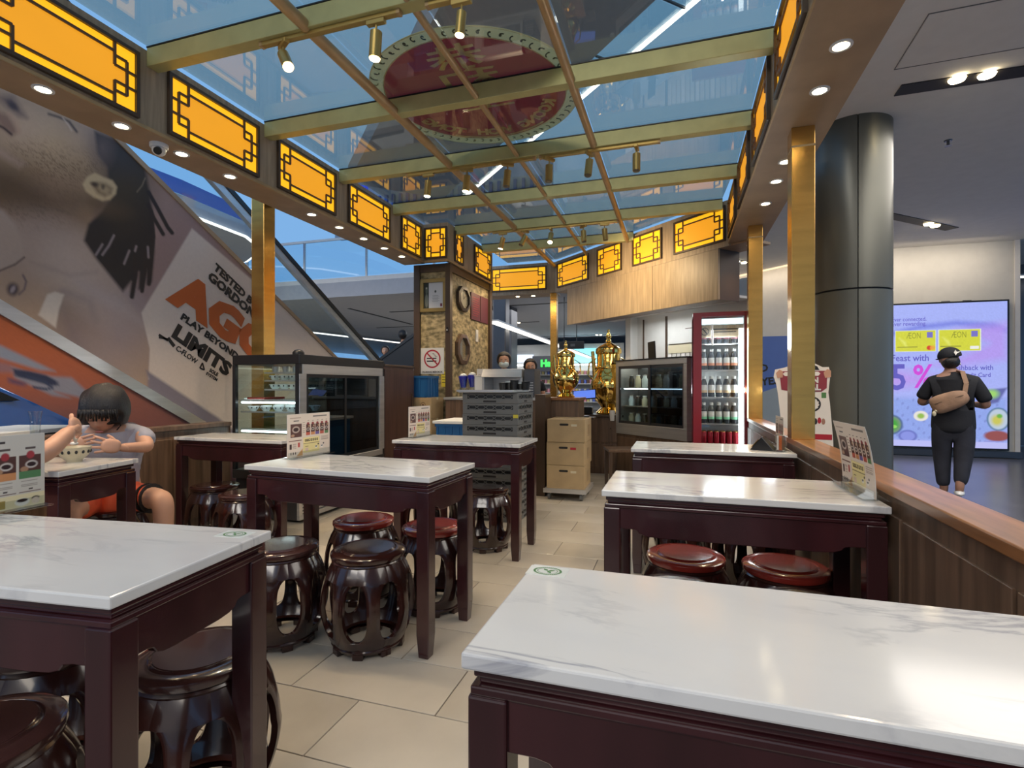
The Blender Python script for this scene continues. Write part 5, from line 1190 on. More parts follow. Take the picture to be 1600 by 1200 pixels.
for i_ in range(2):
    b = MB().box(-.02+i_*.30, .10+i_*.30, -.035, -.02, h+.035, h+.045).box(-.02+i_*.30, -.01+i_*.30, -.035, -.02, h+.03, h+.045).box(.09+i_*.30, .10+i_*.30, -.035, -.02, h+.03, h+.045); build('bracket', b, 'darksteel', t)
# big round column
cc = (2.02, 4.99); 
p_ = XtoP(cc[0], cc[1], 1)
t = thing('round_column', 'large round column clad in dark grey metal panels beside the low wall', 'column', (1.548, 5.673, 0)); r_ = .323
n = 64; fac = []
def shell(a0, a1, z0, z1, r=r_):
    m = MB(); k = 20; vs = [(rr*cos(a0+(a1-a0)*i/k), rr*sin(a0+(a1-a0)*i/k), z) for rr in (r, r-.02) for z in (z0, z1) for i in range(k+1)]; q = k+1
    fs = [(i, i+1, q+i+1, q+i) for i in range(k)]+[(2*q+i, 3*q+i, 3*q+i+1, 2*q+i+1) for i in range(k)]+[(i, 2*q+i, 2*q+i+1, i+1) for i in range(k)]+[(q+i, q+i+1, 3*q+i+1, 3*q+i) for i in range(k)]+[(0, q, 3*q, 2*q), (k, 2*q+k, 3*q+k, q+k)]
    return m.add(vs, fs)
build('core', MB().lathe([(r_-.02, 0), (r_-.02, 3.6)], 48), 'slot', t, smooth=40)
js = [radians(-96), radians(0), radians(90), radians(170)]
for i in range(4):
    a0 = js[i]+.012; a1 = (js[i+1] if i < 3 else js[0]+2*pi)-.012
    for z0, z1 in ((0, 2.052), (2.068, 3.6)): build('panel', shell(a0, a1, z0, z1), 'column', t, smooth=30)
# blue banner + cutout standee
t = thing('blue_banner', 'blue and grey pull-up banner behind the second gold post', 'banner', (1.80, 9.7, 0)); build('board', MB().box(-.62, .5, -.01, .01, .05, 2.02), 'bluebanner' if 'bluebanner' in M else mat('banner_blue', (.09, .17, .48), .5), t)
gb = mat('banner_grey', (.32, .37, .40), .6); build('grey_figure', MB().add([(x, -.012, z) for x, z in [(-.62, .05), (.5, .05), (.5, 1.9), (.2, 1.9), (.02, 1.82), (-.08, 1.62), (-.02, 1.42), (-.10, 1.22), (-.62, 1.02)]], [tuple(range(9))]), gb, t)
text('lettering', 'LD', .17, 'ink', plane((-.47, -.014, 1.48), (1, 0, .1), (-.1, 0, 1)), t, bold=.006); text('lettering', 'EYES', .17, 'ink', plane((-.38, -.014, 1.26), (1, 0, .1), (-.1, 0, 1)), t, bold=.006)
build('foot', MB().box(-.62, .5, -.12, .12, 0, .05), 'darksteel', t, bevel=.005)
t = thing('cutout_standee', 'white cut-out standee holding a dark red board behind the gold post', 'standee', (1.0, 5.0, .2916), radians(-14)); t.scale = (.757, .757, .757)
def cut(name, pts, y0, y1, m): s_ = MB().prism(pts, y0, y1); s_.v = [(a, c_, b_) for a, b_, c_ in s_.v]; return build(name, s_, m, t)
cut('board', [(-.16, 0), (.32, 0), (.30, .6), (.27, 1.0), (.255, 1.12), (.275, 1.33), (.26, 1.40), (.20, 1.40), (.13, 1.44), (.06, 1.47), (-.04, 1.47), (-.12, 1.42), (-.18, 1.40), (-.27, 1.38), (-.285, 1.30), (-.26, 1.22), (-.24, 1.1), (-.20, .7)], 0, .012, 'paper')
cut('support_board', [(-.12, -.384), (.26, -.384), (.28, .02), (-.15, .02)], .012, .03, 'paper')
cut('printed_hair', [(-.12, 1.37), (.17, 1.37), (.15, 1.41), (.06, 1.455), (-.02, 1.455), (-.10, 1.41)], -.002, 0, 'hair')
cut('red_board', [(-.225, 1.36), (.245, 1.36), (.24, 1.17), (.19, 1.13), (-.12, 1.13), (-.205, 1.15)], -.003, 0, mat('standee_red', (.26, .03, .05), .5))
cut('speech_band', [(-.17, 1.35), (.16, 1.35), (.18, 1.33), (.16, 1.305), (-.17, 1.305), (-.19, 1.33)], -.005, -.003, 'paper')
for s in (-1, 1): cut('printed_hand', [(.01+s*.235, 1.38), (.045+s*.235, 1.36), (.045+s*.235, 1.29), (s*.235-.01, 1.28), (s*.235-.025, 1.34)], -.006, -.003, 'skin')
text('lettering', 'IN', .085, 'whiteink', plane((.12, -.006, 1.255), (1, 0, 0), (0, 0, 1)), t, bold=.004); text('lettering', 'AL', .09, 'whiteink', plane((.13, -.006, 1.175), (1, 0, 0), (0, 0, 1)), t, bold=.004)
r = MB(); n = 36
for i in range(n):
    a0, a1 = 2*pi*i/n, 2*pi*(i+1)/n; r.add([(.10+q*cos(a), -.0015, .99+q*sin(a)) for a in (a0, a1) for q in (.062+.004*(i % 3), .085)], [(0, 1, 3, 2)])
build('round_mark', r, 'ink', t); build('green_patch', MB().box(.19, .235, -.002, 0, 1.06, 1.12), 'green', t)
for k in range(7): build('printed_figure', MB().ell((-.02+k*.038, -.001, .80+.01*(k % 2)), (.018, .001, .035), 10, 8), ['skindark', 'ink', 'redink'][k % 3], t)
build('red_strip', MB().box(-.12, .29, -.002, 0, .60, .66), 'redink', t)
# ================================================================ ESCALATOR WITH POSTER
XE = -4.35
def zpt(Y): return 3.177-(Y-3.139)*.5725          # top edge of the printed side
def zpb(Y): return 1.768-(Y-2.33)*.5776           # lower edge (metal channel)
esc = thing('escalator', 'descending escalator clad in a huge printed sports poster, left of the kiosk', 'escalator', (0, 0, 0))
Ya, Yb = .2, 7.9
def slab(x0, x1, f0, f1, ya=Ya, yb=Yb):
    return MB().add([(x0, ya, f0(ya)), (x1, ya, f0(ya)), (x1, ya, f1(ya)), (x0, ya, f1(ya)), (x0, yb, f0(yb)), (x1, yb, f0(yb)), (x1, yb, f1(yb)), (x0, yb, f1(yb))],
                    [(0, 1, 2, 3), (7, 6, 5, 4), (0, 4, 5, 1), (1, 5, 6, 2), (2, 6, 7, 3), (3, 7, 4, 0)])
build('truss', slab(XE-1.25, XE-.01, lambda y: max(0, zpb(y)-.35), lambda y: max(.05, zpt(y)-.25)), 'wallwhite', esc)
build('skirt_cap', slab(XE-.16, XE+.012, lambda y: zpt(y)-.02, lambda y: zpt(y)+.03), 'soffit', esc)
build('metal_channel', slab(XE-.03, XE+.03, lambda y: zpb(y)-.10, lambda y: zpb(y)), 'steel', esc)
build('glass_balustrade', slab(XE-.106, XE-.094, lambda y: zpt(y)+.03, lambda y: zpt(y)+.60), 'bluishglass', esc)
hz = lambda y: 2.834-(y-4.931)*.5725
build('handrail', slab(XE-.14, XE-.06, lambda y: hz(y)+.00, lambda y: hz(y)+.06), 'black', esc); build('handrail_channel', slab(XE-.13, XE-.07, lambda y: hz(y)-.09, lambda y: hz(y)), 'steel', esc)
for k in range(13):
    y = 1.0+k*.55; build('step', MB().box(XE-1.15, XE-.2, y, y+.56, max(0, zpt(y)-.32)-.25, max(.02, zpt(y)-.25)), 'darksteel', esc)
def poster(P, Q):
    p = Paint(P, Q, (134, 112, 110))
    p.poly([(-200, 0), (160, 180), (165, 262), (140, 352), (130, 378), (190, 456), (222, 496), (234, 540), (232, 580), (228, 640), (-200, 640)], (150, 128, 110), 3)       # skin
    p.ell(60, 250, 150, 90, (152, 122, 88), .9, .8); p.ell(90, 190, 80, 60, (165, 140, 118), .9, .5); p.ell(190, 210, 60, 30, (140, 122, 118), .8, .6)
    p.poly([(-60, 240), (40, 262), (80, 296), (125, 315), (150, 330), (140, 360), (-60, 350)], (92, 72, 50), 28, .75)   # jaw shadow
    p.ell(120, 268, 60, 26, (108, 82, 54), .9, .6, .3)
    p.poly([(-60, 330), (60, 340), (130, 372), (150, 410), (60, 420), (-60, 400)], (150, 132, 122), 26, .9)        # neck
    p.ell(120, 430, 70, 40, (160, 146, 138), .9, .7, .6); p.ell(60, 360, 40, 60, (120, 102, 94), .9, .6, .6)
    p.poly([(90, 470), (135, 500), (160, 560), (200, 610), (120, 640), (60, 560), (86, 520)], (104, 92, 96), 26, .8)   # armpit shadow
    p.ell(190, 520, 46, 60, (128, 117, 124), .9, .8, .4); p.poly([(120, 440), (190, 470), (225, 510), (212, 500), (150, 466)], (152, 140, 142), 8, .7)
    p.line([(100, 455), (140, 470), (150, 500)], 10, (120, 108, 106), 10, .6); p.line([(50, 410), (110, 430), (150, 425)], 6, (128, 112, 104), 8, .7)
    p.poly([(-60, 245), (20, 262), (70, 290), (110, 318), (60, 330), (-60, 310)], (70, 52, 34), 22, .7)
    p.ell(75, 222, 55, 26, (186, 158, 124), .9, .6, .45); p.ell(40, 200, 30, 22, (178, 150, 128), .9, .5); p.ell(105, 400, 60, 34, (172, 158, 150), .9, .5, .5); p.ell(165, 470, 50, 26, (166, 154, 152), .9, .5, .6)
    # facial features of the tilted head
    p.poly([(-5, 150), (20, 150), (34, 172), (42, 184), (30, 182), (14, 170)], (84, 66, 66), 6, .8); p.ell(20, 165, 10, 5, (52, 42, 46), .5, .8, .7)
    p.poly([(-10, 172), (14, 180), (28, 206), (18, 212), (0, 196)], (120, 88, 74), 5, .8); p.line([(-6, 194), (6, 200), (18, 210)], 3.5, (60, 40, 34), 3); p.line([(14, 178), (26, 190), (30, 206)], 6, (168, 136, 112), 6, .7)
    p.line([(76, 178), (92, 183), (108, 190), (120, 206)], 3.5, (62, 50, 50), 3, .9); p.line([(98, 184), (106, 194), (112, 204)], 2, (180, 158, 140), 2, .8)
    p.poly([(-60, 225), (0, 232), (40, 256), (30, 262), (0, 244), (-60, 240)], (164, 136, 118), 6, .7)
    rs = np.random.RandomState(3); R_ = rs.rand(*P.shape); sm = (R_+np.roll(R_, 1, 0)+np.roll(R_, 1, 1)+np.roll(R_, 2, 1))/4
    beard = pmask(P, Q, [(20, 230), (60, 225), (120, 245), (160, 250), (165, 270), (135, 275), (110, 300), (70, 290), (40, 262)], 20); p.put(beard*(sm > .58), (100, 74, 52), .6)
    beard = pmask(P, Q, [(0, 290), (60, 300), (110, 320), (100, 345), (0, 345)], 24); p.put(beard*(sm > .6), (76, 62, 50), .4)
    # hair
    p.poly([(148, 205), (190, 222), (226, 262), (234, 300), (240, 345), (241, 395), (237, 440), (229, 445), (228, 420), (222, 454), (216, 452), (217, 425), (208, 466), (203, 462), (205, 440), (192, 456), (176, 436), (150, 404), (131, 376), (138, 350), (160, 330), (172, 312), (168, 262), (152, 240)], (38, 33, 32), 3)
    p.ell(195, 290, 36, 50, (62, 50, 32), .8, .8); p.ell(185, 240, 36, 24, (58, 54, 56), .9, .6, .5); p.ell(160, 232, 14, 22, (110, 92, 86), .9, .6)
    for s in ([(232, 300), (246, 325), (262, 355), (269, 364)], [(232, 320), (240, 340), (255, 366)], [(226, 395), (227, 420), (222, 455)], [(210, 400), (212, 430), (206, 464)], [(236, 330), (240, 370), (233, 444)]): p.line(s, 6, (40, 32, 30), 2)
    for s in ([(178, 368), (170, 384), (160, 398)], [(160, 382), (150, 398)], [(202, 392), (194, 412)], [(231, 386), (232, 402)], [(213, 385), (211, 392)]): p.line(s, 3.5, (128, 116, 118), 2)
    p.line([(227, 278), (222, 290), (214, 300)], 1.5, (140, 124, 100), 1.5, .7)
    # ear
    p.ell(150, 318, 40, 14, (84, 66, 46), .8, .7, .3); p.poly([(129, 288), (136, 276), (148, 270), (163, 277), (176, 282), (183, 292), (181, 303), (172, 312), (160, 314), (146, 308), (134, 299)], (176, 152, 116), 2); p.poly([(141, 286), (152, 284), (166, 287), (176, 294), (174, 303), (164, 308), (152, 302)], (112, 90, 64), 3, .9); p.poly([(150, 288), (164, 290), (172, 296), (168, 304), (158, 300)], (158, 134, 100), 3, .9); p.ell(148, 288, 6, 3.5, (54, 40, 30), .5, .9, .4); p.ell(161, 292, 3, 4, (70, 54, 38), .5, .8)
    # second head at the lower left
    p.poly([(-60, 310), (5, 328), (24, 350), (38, 385), (38, 402), (26, 412), (0, 423), (-60, 430)], (150, 134, 124), 4); p.line([(38, 402), (24, 413), (0, 423), (-40, 430)], 2.5, (66, 50, 52), 2)
    p.ell(20, 452, 9, 10, (58, 46, 54), .4); p.ell(20, 452, 3.4, 6, (150, 138, 140), .4, .8, .5); p.line([(36, 430), (41, 440), (38, 452), (30, 460)], 3, (92, 78, 84), 3)
    p.poly([(62, 488), (74, 460), (86, 456), (100, 460), (92, 484), (87, 512), (60, 492)], (186, 176, 166), 2)
    # white card and the grey strip below it
    p.poly([(300, 357), (700, 700), (700, 1010), (355, 668), (232, 592), (234, 545), (221, 489)], (186, 174, 166), 1.5)
    p.poly([(228, 640), (232, 592), (228, 578), (340, 652), (360, 668), (700, 900), (700, 1100), (300, 700)], (112, 105, 116), 2.5)
    p.poly([(190, 225), (196, 218), (700, 690), (700, 730)], (128, 98, 84), 3, .8)
    p.grain(.06, 2); return np.clip(p.c*1.28, 0, 1)
ys_, vs_ = np.meshgrid(np.concatenate([np.linspace(Ya, 1.9, 30)[:-1], np.linspace(1.9, 4.7, 430)[:-1], np.linspace(4.7, Yb, 130)]), np.linspace(0, 1, 270))
zt_ = 3.177-(ys_-3.139)*.5725; zb_ = 1.768-(ys_-2.33)*.5776; zz = zt_*(1-vs_)+zb_*vs_
rr_ = XE*cTH+ys_*sTH; ww_ = -XE*sTH+ys_*cTH
pos = np.stack([np.full_like(ys_, XE), ys_, zz], -1)
printgrid('poster_print', pos, poster(800+821*rr_/ww_, 602+821*(1.2-zz)/ww_), 'print', esc)
def under(P, Q):
    p = Paint(P, Q, (168, 88, 52)); p.put(np.clip((P*.35+Q-560)/140, 0, 1), (92, 70, 78), .9); p.ell(140, 585, 120, 45, (176, 92, 52), .9, .5, .5)
    p.poly([(-40, 530), (0, 540), (84, 580), (60, 578), (0, 560), (-40, 548)], (132, 140, 158), 3); p.poly([(-40, 560), (10, 568), (36, 582), (0, 582), (-40, 575)], (128, 104, 116), 4, .8)
    p.poly([(18, 574), (40, 580), (80, 588), (110, 590), (130, 608), (170, 630), (160, 640), (120, 620), (85, 612), (108, 622), (80, 618), (20, 590)], (126, 134, 152), 3, .9)
    p.poly([(18, 576), (45, 580), (70, 586), (88, 596), (90, 602), (78, 603), (50, 595), (22, 588)], (34, 44, 74), 2); p.line([(50, 605), (70, 608), (80, 606), (68, 596), (40, 588)], 4, (40, 52, 84), 2, .9)
    p.poly([(183, 634), (192, 640), (170, 640)], (150, 130, 110), 1.5); p.poly([(10, 590), (40, 598), (36, 604), (12, 598)], (70, 60, 96), 3, .8)
    p.grain(.04); return p.c
ys_, vs_ = np.meshgrid(np.linspace(.2, 4.6, 240), np.linspace(0, 1, 90))
zt_ = 1.668-(ys_-2.33)*.5776; zb_ = np.maximum(.0, 1.14-(ys_-2.408)*.5776-.05*0); zt_ = np.maximum(zt_, zb_+.001); zz = zt_*(1-vs_)+zb_*vs_
rr_ = XE*cTH+ys_*sTH; ww_ = -XE*sTH+ys_*cTH; pos = np.stack([np.full_like(ys_, XE+.012), ys_, zz], -1)
printgrid('orange_print', pos, under(800+821*rr_/ww_, 602+821*(1.2-zz)/ww_), 'print', esc)
build('lower_panel', slab(XE-.06, XE+.010, lambda y: max(0, 1.145-(y-2.408)*.5776), lambda y: max(.02, 1.66-(y-2.33)*.5776), .2, 4.6), 'wallwhite', esc)
s30 = math.atan(.5776)
def pt(body, pxl, pyl, pxr, pyr, m='ink', bold=.004, up=.0):
    """a line of lettering on the poster, running down the slope between two measured ends"""
    a, b = Vector(px_on_X(pxl, pyl, XE)), Vector(px_on_X(pxr, pyr, XE)); a.x = b.x = XE+.004; w_ = (b-a).length; c_ = (a+b)/2; r_ = (b-a).normalized()
    u_ = Vector((1, 0, 0)).cross(r_); return c_, r_, u_, w_
def ptext(body, l, r, hh, m='ink', bold=.004):
    c_, rr, uu, w_ = pt(body, *l, *r); o = text('poster_lettering', body, hh, m, plane(c_, rr, uu), esc, bold=bold, width=w_, ext=.0008); return o
ptext('TESTED BY', (334, 415), (401, 480), .105, bold=.005); ptext('GORDON', (326, 430), (397, 493), .12, bold=.006)
ptext('AGO', (272, 446), (424, 556), .45, 'orangeink', .030)
ptext('PLAY BEYOND', (283, 494), (371, 558), .088, bold=.004); ptext('LIMITS', (271, 516), (358, 580), .185, bold=.010)
ptext('C-FLOW', (275, 543), (307, 566), .07, bold=.0015); ptext('SOLE', (327, 578), (340, 586), .05, bold=.002); ptext('SYSTEM', (322, 583), (339, 594), .04, bold=.001)
r = MB()
for (a, b, ww) in (((248, 523), (262, 532), .02), ((262, 528), (272, 541), .03), ((248, 527), (262, 530), .015)): r.seg(Vector(px_on_X(*a, XE))+Vector((.003, 0, 0)), Vector(px_on_X(*b, XE))+Vector((.003, 0, 0)), .004, ww, up=(0, .5, .86))
tri = [Vector(px_on_X(*q, XE))+Vector((.003, 0, 0)) for q in ((316, 567), (312, 575), (319, 578))]
for a, b in zip(tri, tri[1:]+tri[:1]): r.seg(a, b, .004, .012, up=(0, 0, 1))
build('poster_emblem', r, 'ink', esc)
# black crossed brace bars and lower newel of the escalator, seen over the side counter
def stick(name, a, b, w, m, parent): build(name, MB().seg(a, b, w), m, parent)
# small far escalator rising to the right, with riders
e2 = thing('far_escalator', 'small far-off black escalator rising to the right behind the side cabinet', 'escalator', (-7.25, 11.0, 0))
sl = lambda x: x*.62
def incl(y0, y1, o0, o1, x0=-.6, x1=2.6):
    return MB().add([(x, y, max(0, sl(x)+o)) for x in (x0, x1) for y in (y0, y1) for o in (o0, o1)], [(0, 1, 3, 2), (4, 6, 7, 5), (0, 2, 6, 4), (1, 5, 7, 3), (0, 4, 5, 1), (2, 3, 7, 6)])
for yy in (0, .95):
    build('handrail', incl(yy, yy+.06, 1.50, 1.58), 'black', e2); build('balustrade', incl(yy+.02, yy+.04, .85, 1.50), 'blackmetal', e2)
build('truss', incl(0, 1.0, -.1, .62), 'darksteel', e2)
for k in range(7): build('step', MB().box(-.5+k*.42, -.08+k*.42, .08, .92, max(0, sl(-.5+k*.42)+.5), sl(-.08+k*.42)+.62), 'steel', e2)
struct('floor_hall', MB().box(-24, -4.2, -4, 40, -.012, 0), 'tile', 'pale floor of the hall beyond the kiosk')
struct('wall_front', MB().box(-16, 12, -9.3, -9, 0, 5.2), 'wallwhite', 'mall wall behind the viewpoint')
# ================================================================ UPPER LEVELS AROUND THE ATRIUM
gal = struct('floor_gallery', MB().box(-24, -4.2, 12.2, 14, 4.0, 4.12), 'ceiling', 'edge of the gallery floor above the hall ceiling')
t = thing('gallery_balustrade', 'glass balustrade with white rail on the gallery above the hall', 'balustrade', (0, 12.3, 4.12))
for k in range(9):
    x = -22+k*2.0; build('glass_panel', MB().box(x+.04, x+1.96, -.01, .01, .05, 1.05), 'bluishglass', t); build('post', MB().cbox(x, 0, .54, .05, .05, 1.08), 'steel', t)
build('top_rail', MB().box(-22, -4, -.03, .03, 1.06, 1.12), 'white', t)
g2 = struct('floor_upper_left', None, None, 'upper floor slab with curved lit edge beyond the escalator')
pts = [(-24, 4.6), (-10.2, 4.6), (-9.8, 6.4), (-9.7, 8.3), (-9.85, 10.0), (-10.4, 11.1), (-11.8, 12.0), (-24, 12.0)]
build('slab', MB().prism(pts, 4.72, 5.1), 'ceilingfar', g2)
led = MB()
for a, b in zip(pts[1:-1], pts[2:]): led.seg((a[0]+.03, a[1]+.02, 4.74), (b[0]+.03, b[1]+.02, 4.74), .05, .04)
build('light_edge', led, 'cove', g2)
for a, b in zip(pts[1:-1], pts[2:]): build('blue_fascia', MB().seg((a[0]-.1, a[1], 5.3), (b[0]-.1, b[1], 5.3), .02, .30), mat('blue_fascia', (.03, .08, .45), .4), g2)
build('column', MB().cyl((-13.2, 6.6, 0), (-13.2, 6.6, 12), .5, 32), 'column', g2, smooth=True)
top = struct('ceiling_upper', None, None, 'highest mall ceiling slab seen through the glass roof on the left')
build('slab', MB().box(-24, -8.6, -2, 6.3, 9.0, 9.4), 'ceilingfar', top)
for k, (x, y) in enumerate(((-9.6, 5.0), (-11.5, 3.5), (-9.4, 2.6))):
    t = thing('ceiling_spot_pair', f'pair of small bright lamps in the highest ceiling, {ORD[k]} from the right', 'light', (x, y, 9.0), .4, 'lamp pairs in the highest ceiling')
    build('housing', MB().cbox(0, 0, -.01, .6, .2, .02), 'slot', t)
    for s in (-1, 1): build('lens', MB().lathe([(.07, -.021), (.06, -.03)], 14, c=(s*.14, 0, 0)), 'lampsmall', t)
far = struct('wall_upper_far', MB().box(-12, -3.9, 16.4, 16.8, 6.6, 8.6), 'ceilingfar', 'upper gallery front seen through the glass roof')
for k in range(26): build('louvre', MB().box(-11.4+k*.28, -11.30+k*.28, 16.3, 16.4, 7.3, 7.9), mat('louvre_blue', (.06, .10, .32), .5) if k == 0 else 'louvre', far) if False else None
lm = mat('louvre_blue', (.06, .10, .32), .5)
lv = build('louvre', MB().box(-.05, .05, -.05, .05, -.3, .3), lm, far, loc=(-10.4, 16.33, 7.6))
for k in range(22):
    o = lv.copy(); C.objects.link(o); o.parent = far; o.location = (-10.1+k*.28, 16.33, 7.6)
build('blue_fascia', MB().box(-12, -10.6, 16.2, 16.39, 7.0, 8.6), mat('lit_blue_fascia', (.04, .07, .5), .5, emit=.5), far)
text('shop_letter', 'CE', .5, 'whiteink', plane((-10.95, 16.18, 7.35), (1, 0, 0), (0, 0, 1)), far, bold=.01)
# bridge high above with lit edge
br = struct('floor_bridge', None, None, 'mall bridge high above the glass roof with a glowing edge strip')
Pa, Pb = Vector((1.2, 7.43, 7.0)), Vector((-6.6, 15.32, 7.0)); dv = (Pb-Pa).normalized(); nv = Vector((-dv.y, dv.x, 0)); nv = nv if nv.x < 0 else -nv
def off(p, n_, z=0): return p+nv*n_+Vector((0, 0, z))
build('slab', MB().prism([(v.x, v.y) for v in (off(Pa, .55), off(Pb, .55), off(Pb, 3.4), off(Pa, 3.4))], 7.0, 7.5), 'ceilingfar', br)
build('light_edge', MB().seg(Pa, Pb, .05, .05), 'coolwhite', br)
for k in range(7):
    a, b = Pa.lerp(Pb, k/7+.004), Pa.lerp(Pb, (k+1)/7-.004)
    build('glass_panel', MB().prism([(v.x, v.y) for v in (a, b, off(b, .53), off(a, .53))], 7.02, 7.04), 'bluishglass', br); build('frame_bar', MB().seg(b, off(b, .55), .03, .03), 'darksteel', br)
# mall perimeter far away
struct('wall_far', MB().box(-24, 12, 40, 40.3, 0, 3.6), 'wallwhite', 'far end wall of the hall')
struct('wall_mall_left', MB().box(-16.3, -16, -3, 14, 0, 4.7), 'darksteel', 'dark shopfronts far beyond the escalator')
# far shop behind the kiosk: shelves, pillars, signs
fs = thing('far_shop', 'brightly lit shop with stocked shelves seen between the brass urns', 'shop', (-5.5, 25, 0)); fs.scale = (1.25, 1.25, 1.25)
build('back_wall', MB().box(-3.2, 2.4, .6, .7, 0, 2.6), 'wallwhite', fs); build('lit_panel', MB().box(.2, 1.9, .50, .58, 1.85, 2.40), emis('cyan_panel', (.25, .85, 1), 1.1), fs)
build('lit_panel', MB().box(-2.4, -1.2, .50, .58, 1.9, 2.2), emis('white_lightbox', (.7, .8, 1), .9), fs)
cols = [mat('goods_'+n_, c_, .5) for n_, c_ in (('white', (.6, .6, .6)), ('pink', (.6, .25, .3)), ('blue', (.1, .15, .5)), ('yellow', (.6, .5, .2)), ('brown', (.12, .06, .04)))]
for z in (.3, .65, 1.0, 1.35): build('shelf', MB().box(-3.0, 2.2, .1, .58, z, z+.03), 'wallwhite', fs)
for c_i in range(5):
    b = MB()
    for k in range(46):
        x = -2.95+k*.111; 
        for z in (.33, .68, 1.03, 1.38):
            if (k*7+int(z*10)*3+k//5) % 5 == c_i: b.box(x, x+.09, .12, .3, z, z+.14+.08*((k*3) % 3)/3)
    tag(build('goods', b, cols[c_i], fs), kind='stuff')
build('strip_light', MB().box(-3.0, 2.2, .2, .3, 1.74, 1.78), 'coolwhite', fs)
lamp('shop_lamp', 'AREA', (-5.5, 24.0, 3.3), 60, (.95, .98, 1), 4, sy=1)
text('sign_lettering', 'Ha', .36, emis('green_neon', (.05, .9, .1), 1.2), plane((-.50, -.2, 1.80), (1, 0, 0), (0, 0, 1)), fs, bold=.02); build('sign_backing', MB().box(-1.05, -.05, -.15, .6, 1.5, 2.1), 'darksteel', fs)
t = thing('hanging_sign', 'dark hanging direction sign in the far hall', 'sign', (-2.75, 14, 2.28)); build('board', MB().cbox(0, 0, 0, .68, .06, .20), 'black', t, bevel=.005)
for x in (-.2, .14): build('rod', MB().cyl((x, 0, .1), (x, 0, 1.31), .012, 8), 'black', t)
build('printed_panel', MB().cbox(.04, -.031, 0, .12, .002, .07), 'crate', t)
for k, (x, y, r__) in enumerate(((-5.15, 15.5, .32), (-3.80, 11.2, .15))):
    t = thing('hall_pillar', ['dark grey square pillar behind the masked woman, further one', 'grey pillar directly behind the masked woman'][k], 'pillar', (x, y, 0)); build('shaft', MB().cbox(0, 0, 1.8, r__*2, r__*2, 3.6), 'darksteel', t, bevel=.02); build('base', MB().cbox(0, 0, .08, r__*2.1, r__*2.1, .16), 'black', t)
# blue car on display
t = thing('blue_car', 'glossy blue car displayed beyond the escalator at the left edge', 'car', (-8.2, 3.1, 0))
prof = [(-2.1, .35), (-2.15, .7), (-1.9, .92), (-1.3, 1.0), (-.75, 1.38), (.1, 1.44), (.75, 1.28), (1.25, 1.0), (1.75, .88), (2.05, .68), (2.1, .35)]
b = MB(); W_ = .88
for s in (-1, 1): pass
b = MB().prism(prof, -W_, W_); b.v = [(c_*(1 if z_ < .9 else .86), a, z_) for a, z_, c_ in b.v]; build('body', b, 'bluepaint', t, bevel=.08, smooth=60)
b = MB().prism([(-1.15, 1.02), (-.7, 1.33), (.05, 1.38), (.65, 1.24), (1.05, 1.02)], W_*.80, W_*.93); b.v = [(c_, a, z_) for a, z_, c_ in b.v]; build('side_window', b, 'black', t)
for y in (-1.3, 1.35):
    for s in (-1, 1): wh = build('wheel', MB().cyl((s*.72, y, .34), (s*.90, y, .34), .34, 28), 'black', t, smooth=40); build('hub', MB().cyl((s*.89, y, .34), (s*.905, y, .34), .22, 20), 'steel', wh)
build('headlamp', MB().ell((.62, 1.98, .72), (.16, .12, .07)), 'white', t, smooth=True)
# things at the far left edge beyond the diners
t = thing('low_display_table', 'pale low table with a cyan card beyond the diners', 'table', (-4.75, 2.55, 0), .3); build('top', MB().cbox(0, 0, .86, .6, .9, .03), 'white', t, bevel=.004)
for sx in (-1, 1):
    for sy in (-1, 1): build('leg', MB().cbox(sx*.26, sy*.4, .42, .04, .04, .84), 'steel', t)
# ================================================================ PEOPLE
def skinmesh(nodes, edges, root, sub=2, smooth_=0):
    names = list(nodes); me = bpy.data.meshes.new('tmp'); me.from_pydata([nodes[n][0] for n in names], [(names.index(a), names.index(b)) for a, b in edges], [])
    o = bpy.data.objects.new('tmp', me); C.objects.link(o)
    md = o.modifiers.new('s', 'SKIN'); md.use_smooth_shade = True
    for i, n in enumerate(names):
        r = nodes[n][1]; r = (r, r) if not isinstance(r, tuple) else r
        me.skin_vertices[0].data[i].radius = r; me.skin_vertices[0].data[i].use_root = (n == root)
    sb = o.modifiers.new('b', 'SUBSURF'); sb.levels = sub; sb.render_levels = sub
    bpy.context.view_layer.update(); dg = bpy.context.evaluated_depsgraph_get()
    m2 = bpy.data.meshes.new_from_object(o.evaluated_get(dg)); bpy.data.objects.remove(o)
    mb = MB(); mb.v = [tuple(v.co) for v in m2.vertices]; mb.f = [tuple(p.vertices) for p in m2.polygons]; bpy.data.meshes.remove(m2); return mb
def chain(pts, pre='c'):
    nodes = {f'{pre}{i}': p for i, p in enumerate(pts)}; return nodes, [(f'{pre}{i}', f'{pre}{i+1}') for i in range(len(pts)-1)]
def skinchain(pts, sub=2):
    n, e = chain(pts); return skinmesh(n, e, 'c0', sub)
